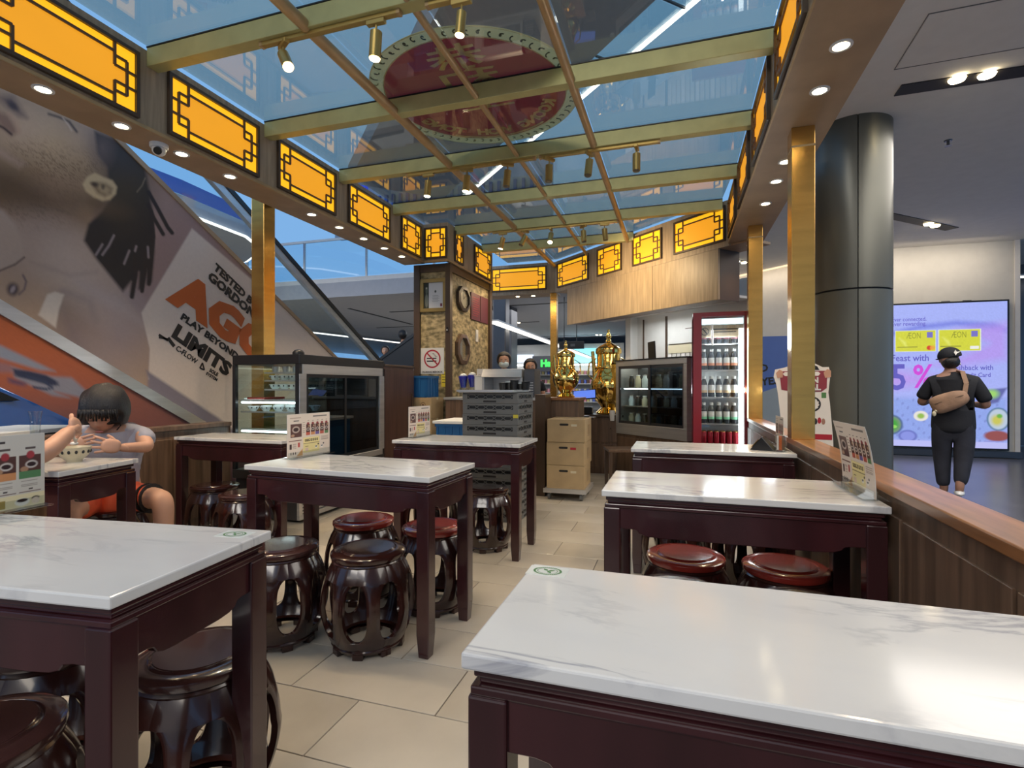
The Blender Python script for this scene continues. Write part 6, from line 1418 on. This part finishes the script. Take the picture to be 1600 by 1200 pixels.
def headmesh(c, r=.098, yaw=0, pitch=0):
    """head facing -y: narrow chin, brow, nose, lips, ears"""
    def ex(x, y, z):
        k = 1-.28*max(0, -z)**1.5; X = x*k*.80; Y = y*(.98 if y < 0 else 1.05)*(1-.12*max(0, -z)); Z = z*1.22
        if y < -.3:
            f = (-y); nose = math.exp(-(x/.16)**2)*(math.exp(-((z+.10)/.20)**2)); Y -= .20*nose*f
            eye = (math.exp(-((abs(x)-.36)/.18)**2))*math.exp(-((z-.12)/.14)**2); Y += .09*eye
            lip = math.exp(-(x/.26)**2)*(math.exp(-((z+.50)/.07)**2)+math.exp(-((z+.62)/.07)**2)); Y -= .05*lip
            chin = math.exp(-(x/.3)**2)*math.exp(-((z+.88)/.16)**2); Y -= .06*chin
        return X, Y, Z
    m = MB().ell((0, 0, 0), (r, r, r), 36, 28, ex)
    for s in (-1, 1): m.ell((s*r*.80, r*.12, -r*.02), (r*.10, r*.20, r*.30), 10, 8)
    mx = Matrix.Translation(c) @ Matrix.Rotation(yaw, 4, 'Z') @ Matrix.Rotation(pitch, 4, 'X'); m.xf(mx); return m, mx
def eyes(mx, r, par, closed=False):
    for s in (-1, 1):
        if not closed:
            e = MB().ell((s*r*.30, -r*.86, r*.14), (r*.13, r*.06, r*.07), 12, 8); e.xf(mx); build('eye', e, 'white', par, smooth=True)
            e = MB().ell((s*r*.30, -r*.92, r*.14), (r*.06, r*.02, r*.06), 10, 6); e.xf(mx); build('pupil', e, 'ink', par, smooth=True)
        else:
            e = MB().ell((s*r*.30, -r*.90, r*.10), (r*.15, r*.03, r*.02), 12, 6); e.xf(mx); build('eyelashes', e, 'hair', par, smooth=True)
        e = MB().ell((s*r*.31, -r*.90, r*.34), (r*.17, r*.04, r*.03), 12, 6); e.xf(mx); build('eyebrow', e, 'hair', par, smooth=True)
    e = MB().ell((0, -r*.93, -r*.66), (r*.22, r*.06, r*.06), 12, 6); e.xf(mx); build('mouth', e, mat('lips', (.35, .10, .09), .5), par, smooth=True)
def hand(wrist, palm, fdir, side, curls, thumb, s=1.0, spread=.35):
    """wrist, palm centre; fdir: finger direction, side: towards the index finger; curls: bend axis normal (palm side)"""
    wrist, palm, f, sd, pn = Vector(wrist), Vector(palm), Vector(fdir).normalized(), Vector(side).normalized(), Vector(curls).normalized()
    d_ = palm-wrist
    m = skinchain([(wrist-d_*.9, (.028*s, .026*s)), (wrist, (.027*s, .024*s)), (wrist.lerp(palm, .6), (.030*s, .024*s)), (palm, (.026*s, .022*s))])
    f2 = f; n_ = f.cross(sd).normalized(); sd2 = n_.cross(f).normalized()
    q = MB().ell((0, 0, 0), (.050*s, .043*s, .019*s), 18, 12, lambda x, y, z: (math.copysign(abs(x)**.8, x), math.copysign(abs(y)**.75, y), z)); R3 = Matrix((f, sd2, n_)).transposed().to_4x4(); R3.translation = palm; q.xf(R3); m.add(q.v, q.f)
    for k, L_ in enumerate((.068, .076, .071, .056)):
        o = (1.5-k)*.019*s; b0 = palm+sd*o+f*.02*s; d0 = (f+sd*(1.5-k)*spread*.2).normalized()
        d1 = (d0+pn*thumb[0]).normalized(); d2 = (d1+pn*thumb[1]).normalized(); L = L_*s
        b1 = b0+d0*L*.45; b2 = b1+d1*L*.35; b3 = b2+d2*L*.3
        q = skinchain([(b0, .0095*s), (b1, .0088*s), (b2, .0080*s), (b3, .0066*s)]); m.add(q.v, q.f)
    t0 = palm+sd*.030*s-f*.02*s; td = (sd*.8+f*.7+pn*.3).normalized(); q = skinchain([(t0, .012*s), (t0+td*.030*s, .0105*s), (t0+td*.050*s+f*.008*s, .0085*s)]); m.add(q.v, q.f)
    return m
def join(a, *bs):
    for b in bs: a.add(b.v, b.f)
    return a
# ---- walking woman in black, seen from behind (her back to the camera): local -y is towards the camera
t = thing('person', 'person in black T-shirt and cap walking away in the corridor', 'person', (2.80, 6.78, 0), radians(-22))
H0 = {'pel': ((0, 0, .82), (.155, .11)), 'hipL': ((-.085, 0, .76), (.10, .10)), 'hipR': ((.085, 0, .76), (.10, .10)), 'waist': ((0, 0, .96), (.150, .105)), 'ch': ((0, 0, 1.12), (.160, .105)), 'sh': ((0, 0, 1.25), (.135, .085)), 'nk': ((-.02, .01, 1.345), (.050, .050)), 'hd': ((-.03, .02, 1.42), (.05, .055)),
      'kneeL': ((-.085, .03, .44), .062), 'ankL': ((-.075, .0, .08), .040), 'toeL': ((-.085, .14, .03), .034), 'kneeR': ((.075, -.04, .44), .060), 'ankR': ((.05, -.14, .12), .040), 'toeR': ((.05, -.02, .035), .034),
      'shL': ((-.165, 0, 1.24), .060), 'elL': ((-.275, .03, 1.00), .046), 'wrL': ((-.20, .22, 1.03), .030), 'shR': ((.165, 0, 1.24), .060), 'elR': ((.275, .03, .98), .046), 'wrR': ((.17, .22, 1.0), .030)}
E0 = [('pel', 'waist'), ('waist', 'ch'), ('ch', 'sh'), ('sh', 'nk'), ('nk', 'hd'), ('pel', 'hipL'), ('pel', 'hipR'), ('hipL', 'kneeL'), ('kneeL', 'ankL'), ('ankL', 'toeL'), ('hipR', 'kneeR'), ('kneeR', 'ankR'), ('ankR', 'toeR'), ('sh', 'shL'), ('shL', 'elL'), ('elL', 'wrL'), ('sh', 'shR'), ('shR', 'elR'), ('elR', 'wrR')]
body = skinmesh(H0, E0, 'pel'); hm, hmx = headmesh((-.03, .03, 1.475), .098, yaw=pi-.3, pitch=0)
body = join(body, hm, hand((-.20, .22, 1.03), (-.16, .28, 1.05), (.4, 1, .3), (.0, .3, 1), (1, 0, 0), (.5, .5)), hand((.17, .22, 1.0), (.12, .28, 1.03), (-.4, 1, .3), (0, .3, 1), (-1, 0, 0), (.5, .5)))
build('body', body, 'skindark', t, smooth=180)
S = {'b': ((0, 0, .66), (.205, .155)), 'b2': ((0, 0, .78), (.205, .15)), 'w': ((0, 0, .93), (.195, .14)), 'c': ((0, 0, 1.10), (.190, .130)), 's': ((0, 0, 1.25), (.160, .108)), 'n': ((-.012, .008, 1.335), (.070, .064)),
     'l': ((-.165, 0, 1.235), (.080, .080)), 'l2': ((-.245, .015, 1.10), (.074, .070)), 'l3': ((-.270, .02, 1.045), (.074, .070)), 'r': ((.165, 0, 1.235), (.080, .080)), 'r2': ((.245, .015, 1.08), (.074, .070)), 'r3': ((.270, .02, 1.02), (.074, .070))}
build('shirt', skinmesh(S, [('b', 'b2'), ('b2', 'w'), ('w', 'c'), ('c', 's'), ('s', 'n'), ('s', 'l'), ('l', 'l2'), ('l2', 'l3'), ('s', 'r'), ('r', 'r2'), ('r2', 'r3')], 'c'), 'blackcloth', t, smooth=180)
Tr = {'p': ((0, 0, .92), (.175, .125)), 'p1': ((0, 0, .72), (.175, .13)), 'hl': ((-.092, .0, .66), (.115, .115)), 'hr': ((.092, 0, .66), (.115, .115)), 'kl': ((-.092, .03, .42), (.088, .085)), 'kr': ((.082, -.04, .42), (.086, .085)), 'al': ((-.08, .0, .10), (.060, .062)), 'ar': ((.055, -.12, .14), (.060, .062))}
build('trousers', skinmesh(Tr, [('p', 'p1'), ('p1', 'hl'), ('p1', 'hr'), ('hl', 'kl'), ('hr', 'kr'), ('kl', 'al'), ('kr', 'ar')], 'p1'), 'darkcloth', t, smooth=180)
for s, (x, y, z) in ((-1, (-.08, .05, .0)), (1, (.05, -.10, .035))): build('shoe', MB().ell((x, y+.02, z+.035), (.045, .125, .035), 16, 10), 'white', t, smooth=True)
cap = MB().ell((0, 0, 0), (.104, .112, .098), 28, 18, lambda x, y, z: (x, y, z if z > -.15 else -.15+(z+.15)*.1)); cap.xf(Matrix.Translation((-.03, .03, 1.515)) @ Matrix.Rotation(-.18, 4, 'Y')); build('cap', cap, 'blackcloth', t, smooth=60)
br_ = MB().ell((-.09, .10, 1.485), (.06, .07, .008), 20, 8); build('cap_brim', br_, 'blackcloth', t, smooth=True)
st_ = MB().add([(.005, -.088, 1.545), (.018, -.084, 1.575), (.030, -.082, 1.553), (.06, -.075, 1.555), (.035, -.086, 1.540), (.02, -.092, 1.515), (.012, -.09, 1.535)], [tuple(range(7))]); build('cap_motif', st_, 'paper', t)
hr = MB().ell((-.02, .00, 1.45), (.080, .090, .075), 20, 14); build('hair', hr, 'hair', t, smooth=True)
build('earring', MB().ell((.058, .0, 1.425), (.006, .006, .012), 8, 6), 'steel', t)
bag = thing('crossbody_bag', 'tan canvas crossbody bag slung across the walking person in black', 'bag', (2.80, 6.78, 0), radians(-22))
bm_ = MB().ell((0, 0, 0), (.165, .055, .095), 28, 18, lambda x, y, z: (math.copysign(abs(x)**.72, x), y, math.copysign(abs(z)**.62, z)*(1-.18*x)+.02)); bm_.xf(Matrix.Translation((-.03, -.175, 1.03)) @ Matrix.Rotation(-.42, 4, 'Y')); build('pouch', bm_, 'tanbag', bag, smooth=180)
build('strap', MB().seg((.09, -.155, 1.11), (.105, -.125, 1.22), .040, .006, up=(0, -1, .2)).seg((.105, -.125, 1.22), (.075, -.075, 1.345), .040, .006, up=(0, -1, .7)).seg((.075, -.075, 1.345), (.03, .0, 1.36), .04, .006), 'tanbag', bag)
build('zip', MB().seg((-.15, -.225, 1.0), (.08, -.225, 1.10), .006, .004), 'darkframe', bag); build('charm', MB().ell((-.155, -.2, .90), (.018, .014, .03), 10, 8).ell((-.14, -.2, .93), (.014, .012, .014), 10, 8), 'cream', bag, smooth=True)
# ---- child-like diner with bobbed hair facing the camera
t = thing('person', 'seated diner with black bobbed hair and grey T-shirt, head bent over a bowl', 'person', (-3.34, 2.34, 0), radians(40))
N = {'pel': ((0, .05, .52), (.14, .11)), 'wa': ((0, .03, .68), (.125, .09)), 'ch': ((0, -.0, .82), (.14, .095)), 'sh': ((0, -.03, .90), (.11, .08)), 'nk': ((0, -.075, .955), .045), 'hd': ((0, -.11, .99), .05),
     'shL': ((-.15, -.02, .89), .05), 'elL': ((-.225, -.13, .83), .038), 'wrL': ((-.10, -.30, .865), .026), 'shR': ((.16, -.02, .89), .05), 'elR': ((.235, -.15, .825), .038), 'wrR': ((.135, -.32, .845), .026),
     'hiL': ((-.09, .02, .50), .085), 'knL': ((-.10, -.33, .50), .062), 'anL': ((-.10, -.30, .10), .04), 'toL': ((-.1, -.42, .04), .034), 'hiR': ((.10, .02, .50), .085), 'knR': ((.33, -.24, .52), .066), 'anR': ((.32, -.22, .10), .04), 'toR': ((.34, -.34, .04), .034)}
E1 = [('pel', 'wa'), ('wa', 'ch'), ('ch', 'sh'), ('sh', 'nk'), ('nk', 'hd'), ('sh', 'shL'), ('shL', 'elL'), ('elL', 'wrL'), ('sh', 'shR'), ('shR', 'elR'), ('elR', 'wrR'), ('pel', 'hiL'), ('hiL', 'knL'), ('knL', 'anL'), ('anL', 'toL'), ('pel', 'hiR'), ('hiR', 'knR'), ('knR', 'anR'), ('anR', 'toR')]
body = skinmesh(N, E1, 'pel'); hm, hmx = headmesh((-.01, -.118, 1.03), .098, yaw=.05, pitch=radians(30))
body = join(body, hm, hand((.135, -.32, .845), (.10, -.36, .86), (-.75, -.3, .15), (0, .1, 1), (-.3, .4, 0), (.5, .4), .95, 1.2), hand((-.10, -.30, .865), (-.06, -.335, .875), (.8, -.3, .2), (0, 0, 1), (.3, .5, 0), (.5, .5), .95))
build('body', body, 'skin', t, smooth=180); eyes(hmx, .100, t, True)
def bob(x, y, z):
    k = 1+.10*max(0, -z); X, Y, Z = x*k, y*k, z
    if y < -.45 and z < -.22: Y = -.45+(y+.45)*.1
    if z < -.62: Z = -.62+(z+.62)*.05
    return X, Y, Z
hb = MB().ell((0, 0, 0), (.128, .134, .150), 40, 28, bob); hb.xf(Matrix.Translation((.005, -.110, 1.065)) @ Matrix.Rotation(0, 4, 'X')); hb.v = [(x+.004*sin(x*90), y+.004*sin(x*130+z*20), z+.003*sin(x*110)) for x, y, z in hb.v]; build('hair', hb, 'hair', t, smooth=180)
fr = MB()
for k in range(28):
    x = -.094+k*.0068; yb = -.110-.134*math.sqrt(max(0, 1-(x/.135)**2))*.98
    fr.seg((x, yb-.006, 1.06), (x*1.03+.004*sin(k*3), yb-.004+.012*abs(sin(k)), 1.005+.014*sin(k*2.1)), .0085, .006, up=(0, -1, 0))
build('fringe', fr, 'hair', t, smooth=180)
S = {'b': ((0, .05, .52), (.165, .135)), 'w': ((0, .03, .66), (.155, .115)), 'c': ((0, 0, .81), (.165, .115)), 's': ((0, -.025, .895), (.13, .09)), 'n': ((0, -.06, .94), (.07, .06)),
     'l': ((-.15, -.02, .885), .068), 'l2': ((-.21, -.085, .855), .064), 'r': ((.165, -.02, .885), .068), 'r2': ((.235, -.09, .845), .066)}
build('shirt', skinmesh(S, [('b', 'w'), ('w', 'c'), ('c', 's'), ('s', 'n'), ('s', 'l'), ('l', 'l2'), ('s', 'r'), ('r', 'r2')], 'c'), 'greycloth', t, smooth=180)
build('shorts', skinmesh({'p': ((0, .05, .50), (.15, .12)), 'l': ((-.10, -.06, .50), .095), 'l2': ((-.10, -.26, .505), .085), 'r': ((.12, -.02, .505), .095), 'r2': ((.255, -.15, .515), .086)}, [('p', 'l'), ('l', 'l2'), ('p', 'r'), ('r', 'r2')], 'p'), 'orangecloth', t, smooth=180)
for q in (0, .03): build('shorts_stripe', MB().cyl((.215+q, -.115-q*.7, .51), (.222+q, -.120-q*.7, .511), .090, 20), 'ink', t)
build('mask_cord', MB().path([(.07, -.17, 1.02), (.085, -.12, .96), (.06, -.10, .93)], .003, 6), 'ink', t)
stool(-3.35, 2.36, 'stoolwood', 'barrel stool on which the diner in the grey T-shirt sits', .2)
# ---- adult diner cut by the left edge
t = thing('person', 'diner at the left edge with brown hair, bare forearm raised and holding a spoon', 'person', (-3.02, 1.22, 0), radians(20))
N = {'pel': ((0, 0, .53), (.16, .12)), 'wa': ((0, .03, .75), (.15, .11)), 'ch': ((.0, .07, .95), (.16, .11)), 'sh': ((0, .10, 1.06), (.14, .09)), 'nk': ((.02, .14, 1.13), .052), 'hd': ((.03, .17, 1.17), .055),
     'shL': ((-.17, .10, 1.04), .06), 'elL': ((-.25, .22, .86), .044), 'wrL': ((-.10, .42, .86), .032), 'shR': ((.18, .10, 1.04), .062), 'elR': ((.36, .18, .85), .050), 'fo': ((.40, .32, .90), .046), 'wrR': ((.385, .47, .985), .031),
     'hiL': ((-.09, .02, .53), .09), 'knL': ((-.10, .38, .52), .065), 'anL': ((-.10, .38, .10), .045), 'hiR': ((.09, .02, .53), .09), 'knR': ((.12, .36, .52), .065), 'anR': ((.12, .36, .10), .045)}
E2 = [('pel', 'wa'), ('wa', 'ch'), ('ch', 'sh'), ('sh', 'nk'), ('nk', 'hd'), ('sh', 'shL'), ('shL', 'elL'), ('elL', 'wrL'), ('sh', 'shR'), ('shR', 'elR'), ('elR', 'fo'), ('fo', 'wrR'), ('pel', 'hiL'), ('hiL', 'knL'), ('knL', 'anL'), ('pel', 'hiR'), ('hiR', 'knR'), ('knR', 'anR')]
body = skinmesh(N, E2, 'pel'); hm, hmx = headmesh((.02, .20, 1.21), .100, yaw=pi*.75, pitch=radians(10))
body = join(body, hm, hand((.385, .47, .985), (.375, .505, 1.0), (-.25, .8, -.2), (-.2, 0, 1), (-.6, -.2, -.6), (1.3, 1.6), 1.0), hand((-.10, .42, .86), (-.06, .46, .86), (.7, .7, 0), (0, 0, 1), (.2, -.5, 0), (.4, .4)))
build('body', body, 'skin', t, smooth=180); eyes(hmx, .1, t)
hb = MB().ell((0, 0, 0), (.108, .118, .105), 28, 18, lambda x, y, z: (x, y if not (y < -.3 and z < .3) else -.3+(y+.3)*.2, max(z, -.45))); hb.xf(Matrix.Translation((.02, .19, 1.25)) @ Matrix.Rotation(pi*.75, 4, 'Z')); build('hair', hb, 'hairbrown', t, smooth=180)
S = {'b': ((0, 0, .53), (.18, .14)), 'w': ((0, .03, .75), (.175, .13)), 'c': ((0, .07, .94), (.18, .125)), 's': ((0, .10, 1.05), (.15, .10)), 'n': ((.015, .12, 1.09), (.07, .06)), 'l': ((-.17, .10, 1.04), .075), 'l2': ((-.225, .17, .94), .068), 'r': ((.18, .10, 1.04), .075), 'r2': ((.27, .14, .955), .068)}
build('shirt', skinmesh(S, [('b', 'w'), ('w', 'c'), ('c', 's'), ('s', 'n'), ('s', 'l'), ('l', 'l2'), ('s', 'r'), ('r', 'r2')], 'c'), 'darkcloth', t, smooth=180)
build('shorts', skinmesh({'p': ((0, .0, .51), (.17, .14)), 'l': ((-.09, .12, .52), .10), 'l2': ((-.10, .30, .52), .088), 'r': ((.09, .12, .52), .10), 'r2': ((.115, .28, .52), .088)}, [('p', 'l'), ('l', 'l2'), ('p', 'r'), ('r', 'r2')], 'p'), 'pinkcloth', t, smooth=180)
stool(-3.02, 1.20, 'stoolwood', 'barrel stool on which the adult diner at the left edge sits', .2)
Rz = lambda p, o, a: (o[0]+p[0]*cos(a)-p[1]*sin(a), o[1]+p[0]*sin(a)+p[1]*cos(a), p[2])
wp = Rz((.335, .53, .99), (-3.02, 1.22), radians(20)); 
bx_, by_ = pY(116, 700, 1.93)[0], 1.93
t = thing('soup_bowl', 'cream patterned bowl between the two diners', 'bowl', (bx_, by_, .8)); build('shell', MB().lathe([(.001, .004), (.032, 0), (.034, .008), (.060, .035), (.074, .078), (.070, .078), (.056, .038), (.03, .014), (.001, .012)], 30, cap=False), 'cream', t, smooth=50)
b = MB()
for k in range(14): a = k*2*pi/14; b.ell((.0665*cos(a), .0665*sin(a), .055), (.007, .007, .010), 6, 4)
build('painted_band', b, 'ink', t); build('soup', MB().lathe([(.001, .058), (.062, .058)], 24, cap=False), 'cardboard', t)
t = thing('soup_spoon', 'white spoon held over the cream bowl', 'spoon', (bx_+.0, by_, .8)); build('handle', MB().seg((wp[0]-bx_, wp[1]-by_, wp[2]-.8), (.01, .0, .10), .010, .005), 'white', t); build('handle_tip', MB().seg((.07, -.02, .155), (.01, .0, .105), .010, .005), 'white', t); build('scoop', MB().ell((0, 0, .095), (.022, .016, .010), 14, 8), 'white', t, smooth=True)
# glass jug and jar on the diners' table edge
jx = pY(22, 640, 1.75)[0]
t = thing('glass_bottle', 'tall clear glass bottle behind the menu at the left edge', 'bottle', (jx+.07, 1.80, .8)); build('glass_body', MB().lathe([(.001, .003), (.034, 0), (.036, .09), (.020, .14), (.022, .23), (.028, .27), (.026, .27), (.019, .23), (.017, .14), (.032, .09), (.030, .008), (.001, .008)], 24, cap=False), 'acrylic', t, smooth=50); build('syrup', MB().lathe([(.001, .01), (.029, .01), (.030, .08), (.001, .085)], 20), 'greywood', t)
t = thing('brown_teapot', 'brown squat jar with wooden lid behind the menu at the left edge', 'jar', (jx-.03, 1.72, .8)); build('jar', MB().lathe([(.001, 0), (.05, 0), (.062, .03), (.060, .075), (.04, .095), (.001, .098)], 28), 'greywood', t, smooth=50); build('lid', MB().lathe([(.025, .095), (.028, .11), (.02, .12), (.001, .122)], 20), 'woodcap', t, smooth=50); build('handle', MB().path([(.055, 0, .03), (.085, 0, .04), (.085, 0, .08), (.05, 0, .085)], .006), 'brass', t, smooth=True)
# ---- staff behind the counter
def staff(x, y, hz_, label, mask=True, face=0, shirt='blackcloth'):
    t = thing('person', label, 'person', (x, y, 0), face); k = hz_
    N = {'pel': ((0, 0, k-.65), (.14, .11)), 'wa': ((0, 0, k-.48), (.12, .09)), 'ch': ((0, 0, k-.34), (.14, .10)), 'sh': ((0, 0, k-.24), (.12, .08)), 'nk': ((0, 0, k-.15), .05), 'hd': ((0, 0, k-.08), .05), 'hl': ((-.08, 0, k-.72), .09), 'hr': ((.08, 0, k-.72), .09), 'kl': ((-.08, 0, .45), .06), 'kr': ((.08, 0, .45), .06), 'al': ((-.08, 0, .08), .04), 'ar': ((.08, 0, .08), .04),
         'sl': ((-.16, 0, k-.26), .05), 'el': ((-.21, -.02, k-.50), .038), 'wl': ((-.14, -.2, k-.52), .027), 'sr': ((.16, 0, k-.26), .05), 'er': ((.21, -.02, k-.50), .038), 'wr': ((.14, -.2, k-.52), .027)}
    E_ = [('pel', 'wa'), ('wa', 'ch'), ('ch', 'sh'), ('sh', 'nk'), ('nk', 'hd'), ('pel', 'hl'), ('pel', 'hr'), ('hl', 'kl'), ('hr', 'kr'), ('kl', 'al'), ('kr', 'ar'), ('sh', 'sl'), ('sl', 'el'), ('el', 'wl'), ('sh', 'sr'), ('sr', 'er'), ('er', 'wr')]
    hm, hmx = headmesh((0, -.01, k), .095, pitch=radians(6)); body = join(skinmesh(N, E_, 'pel', 1), hm, hand((-.14, -.2, k-.52), (-.13, -.25, k-.53), (.2, -1, -.2), (1, 0, 0), (0, 0, -1), (.3, .3)), hand((.14, -.2, k-.52), (.13, -.25, k-.53), (-.2, -1, -.2), (-1, 0, 0), (0, 0, -1), (.3, .3)))
    build('body', body, 'skin', t, smooth=180); eyes(hmx, .095, t)
    hb = MB().ell((0, 0, 0), (.108, .115, .12), 28, 20, lambda x_, y_, z_: (x_, y_ if not (y_ < -.35 and z_ < .42) else -.35+(y_+.35)*.2, z_)); hb.xf(Matrix.Translation((0, .02, k+.025))); build('hair', hb, 'hair', t, smooth=180)
    if mask: mk = MB().ell((0, -.038, k-.042), (.074, .078, .058), 20, 14); build('mask', mk, 'maskblue', t, smooth=True)
    build('shirt', skinmesh({'b': ((0, 0, k-.70), (.17, .13)), 'c': ((0, 0, k-.36), (.165, .12)), 's': ((0, 0, k-.25), (.13, .09)), 'n': ((0, 0, k-.19), .062), 'l': ((-.16, 0, k-.26), .066), 'l2': ((-.20, -.01, k-.38), .06), 'r': ((.16, 0, k-.26), .066), 'r2': ((.20, -.01, k-.38), .06)}, [('b', 'c'), ('c', 's'), ('s', 'n'), ('s', 'l'), ('l', 'l2'), ('s', 'r'), ('r', 'r2')], 'c', 1), shirt, t, smooth=180)
    build('trousers', skinmesh({'p': ((0, 0, k-.72), (.155, .12)), 'hl': ((-.085, 0, k-.82), .10), 'hr': ((.085, 0, k-.82), .10), 'kl': ((-.085, 0, .45), .075), 'kr': ((.085, 0, .45), .075), 'al': ((-.08, 0, .08), .055), 'ar': ((.08, 0, .08), .055)}, [('p', 'hl'), ('p', 'hr'), ('hl', 'kl'), ('hr', 'kr'), ('kl', 'al'), ('kr', 'ar')], 'p', 1), 'darkcloth', t, smooth=180)
    return t
staff(-2.40, 7.20, 1.545, 'masked staff member with long dark hair behind the steel warmer', face=.25)
staff(-2.16, 7.75, 1.475, 'second staff member with only the dark-haired top of the head showing behind the warmer', mask=False, face=.3)
# riders on the far escalator
t1 = staff(-6.95, 11.5, 2.05, 'person in dark clothes standing lowest on the far black escalator', mask=False, face=.5)
t2 = staff(-6.45, 11.5, 2.42, 'person in black top and grey trousers higher on the far black escalator', mask=False, face=pi)
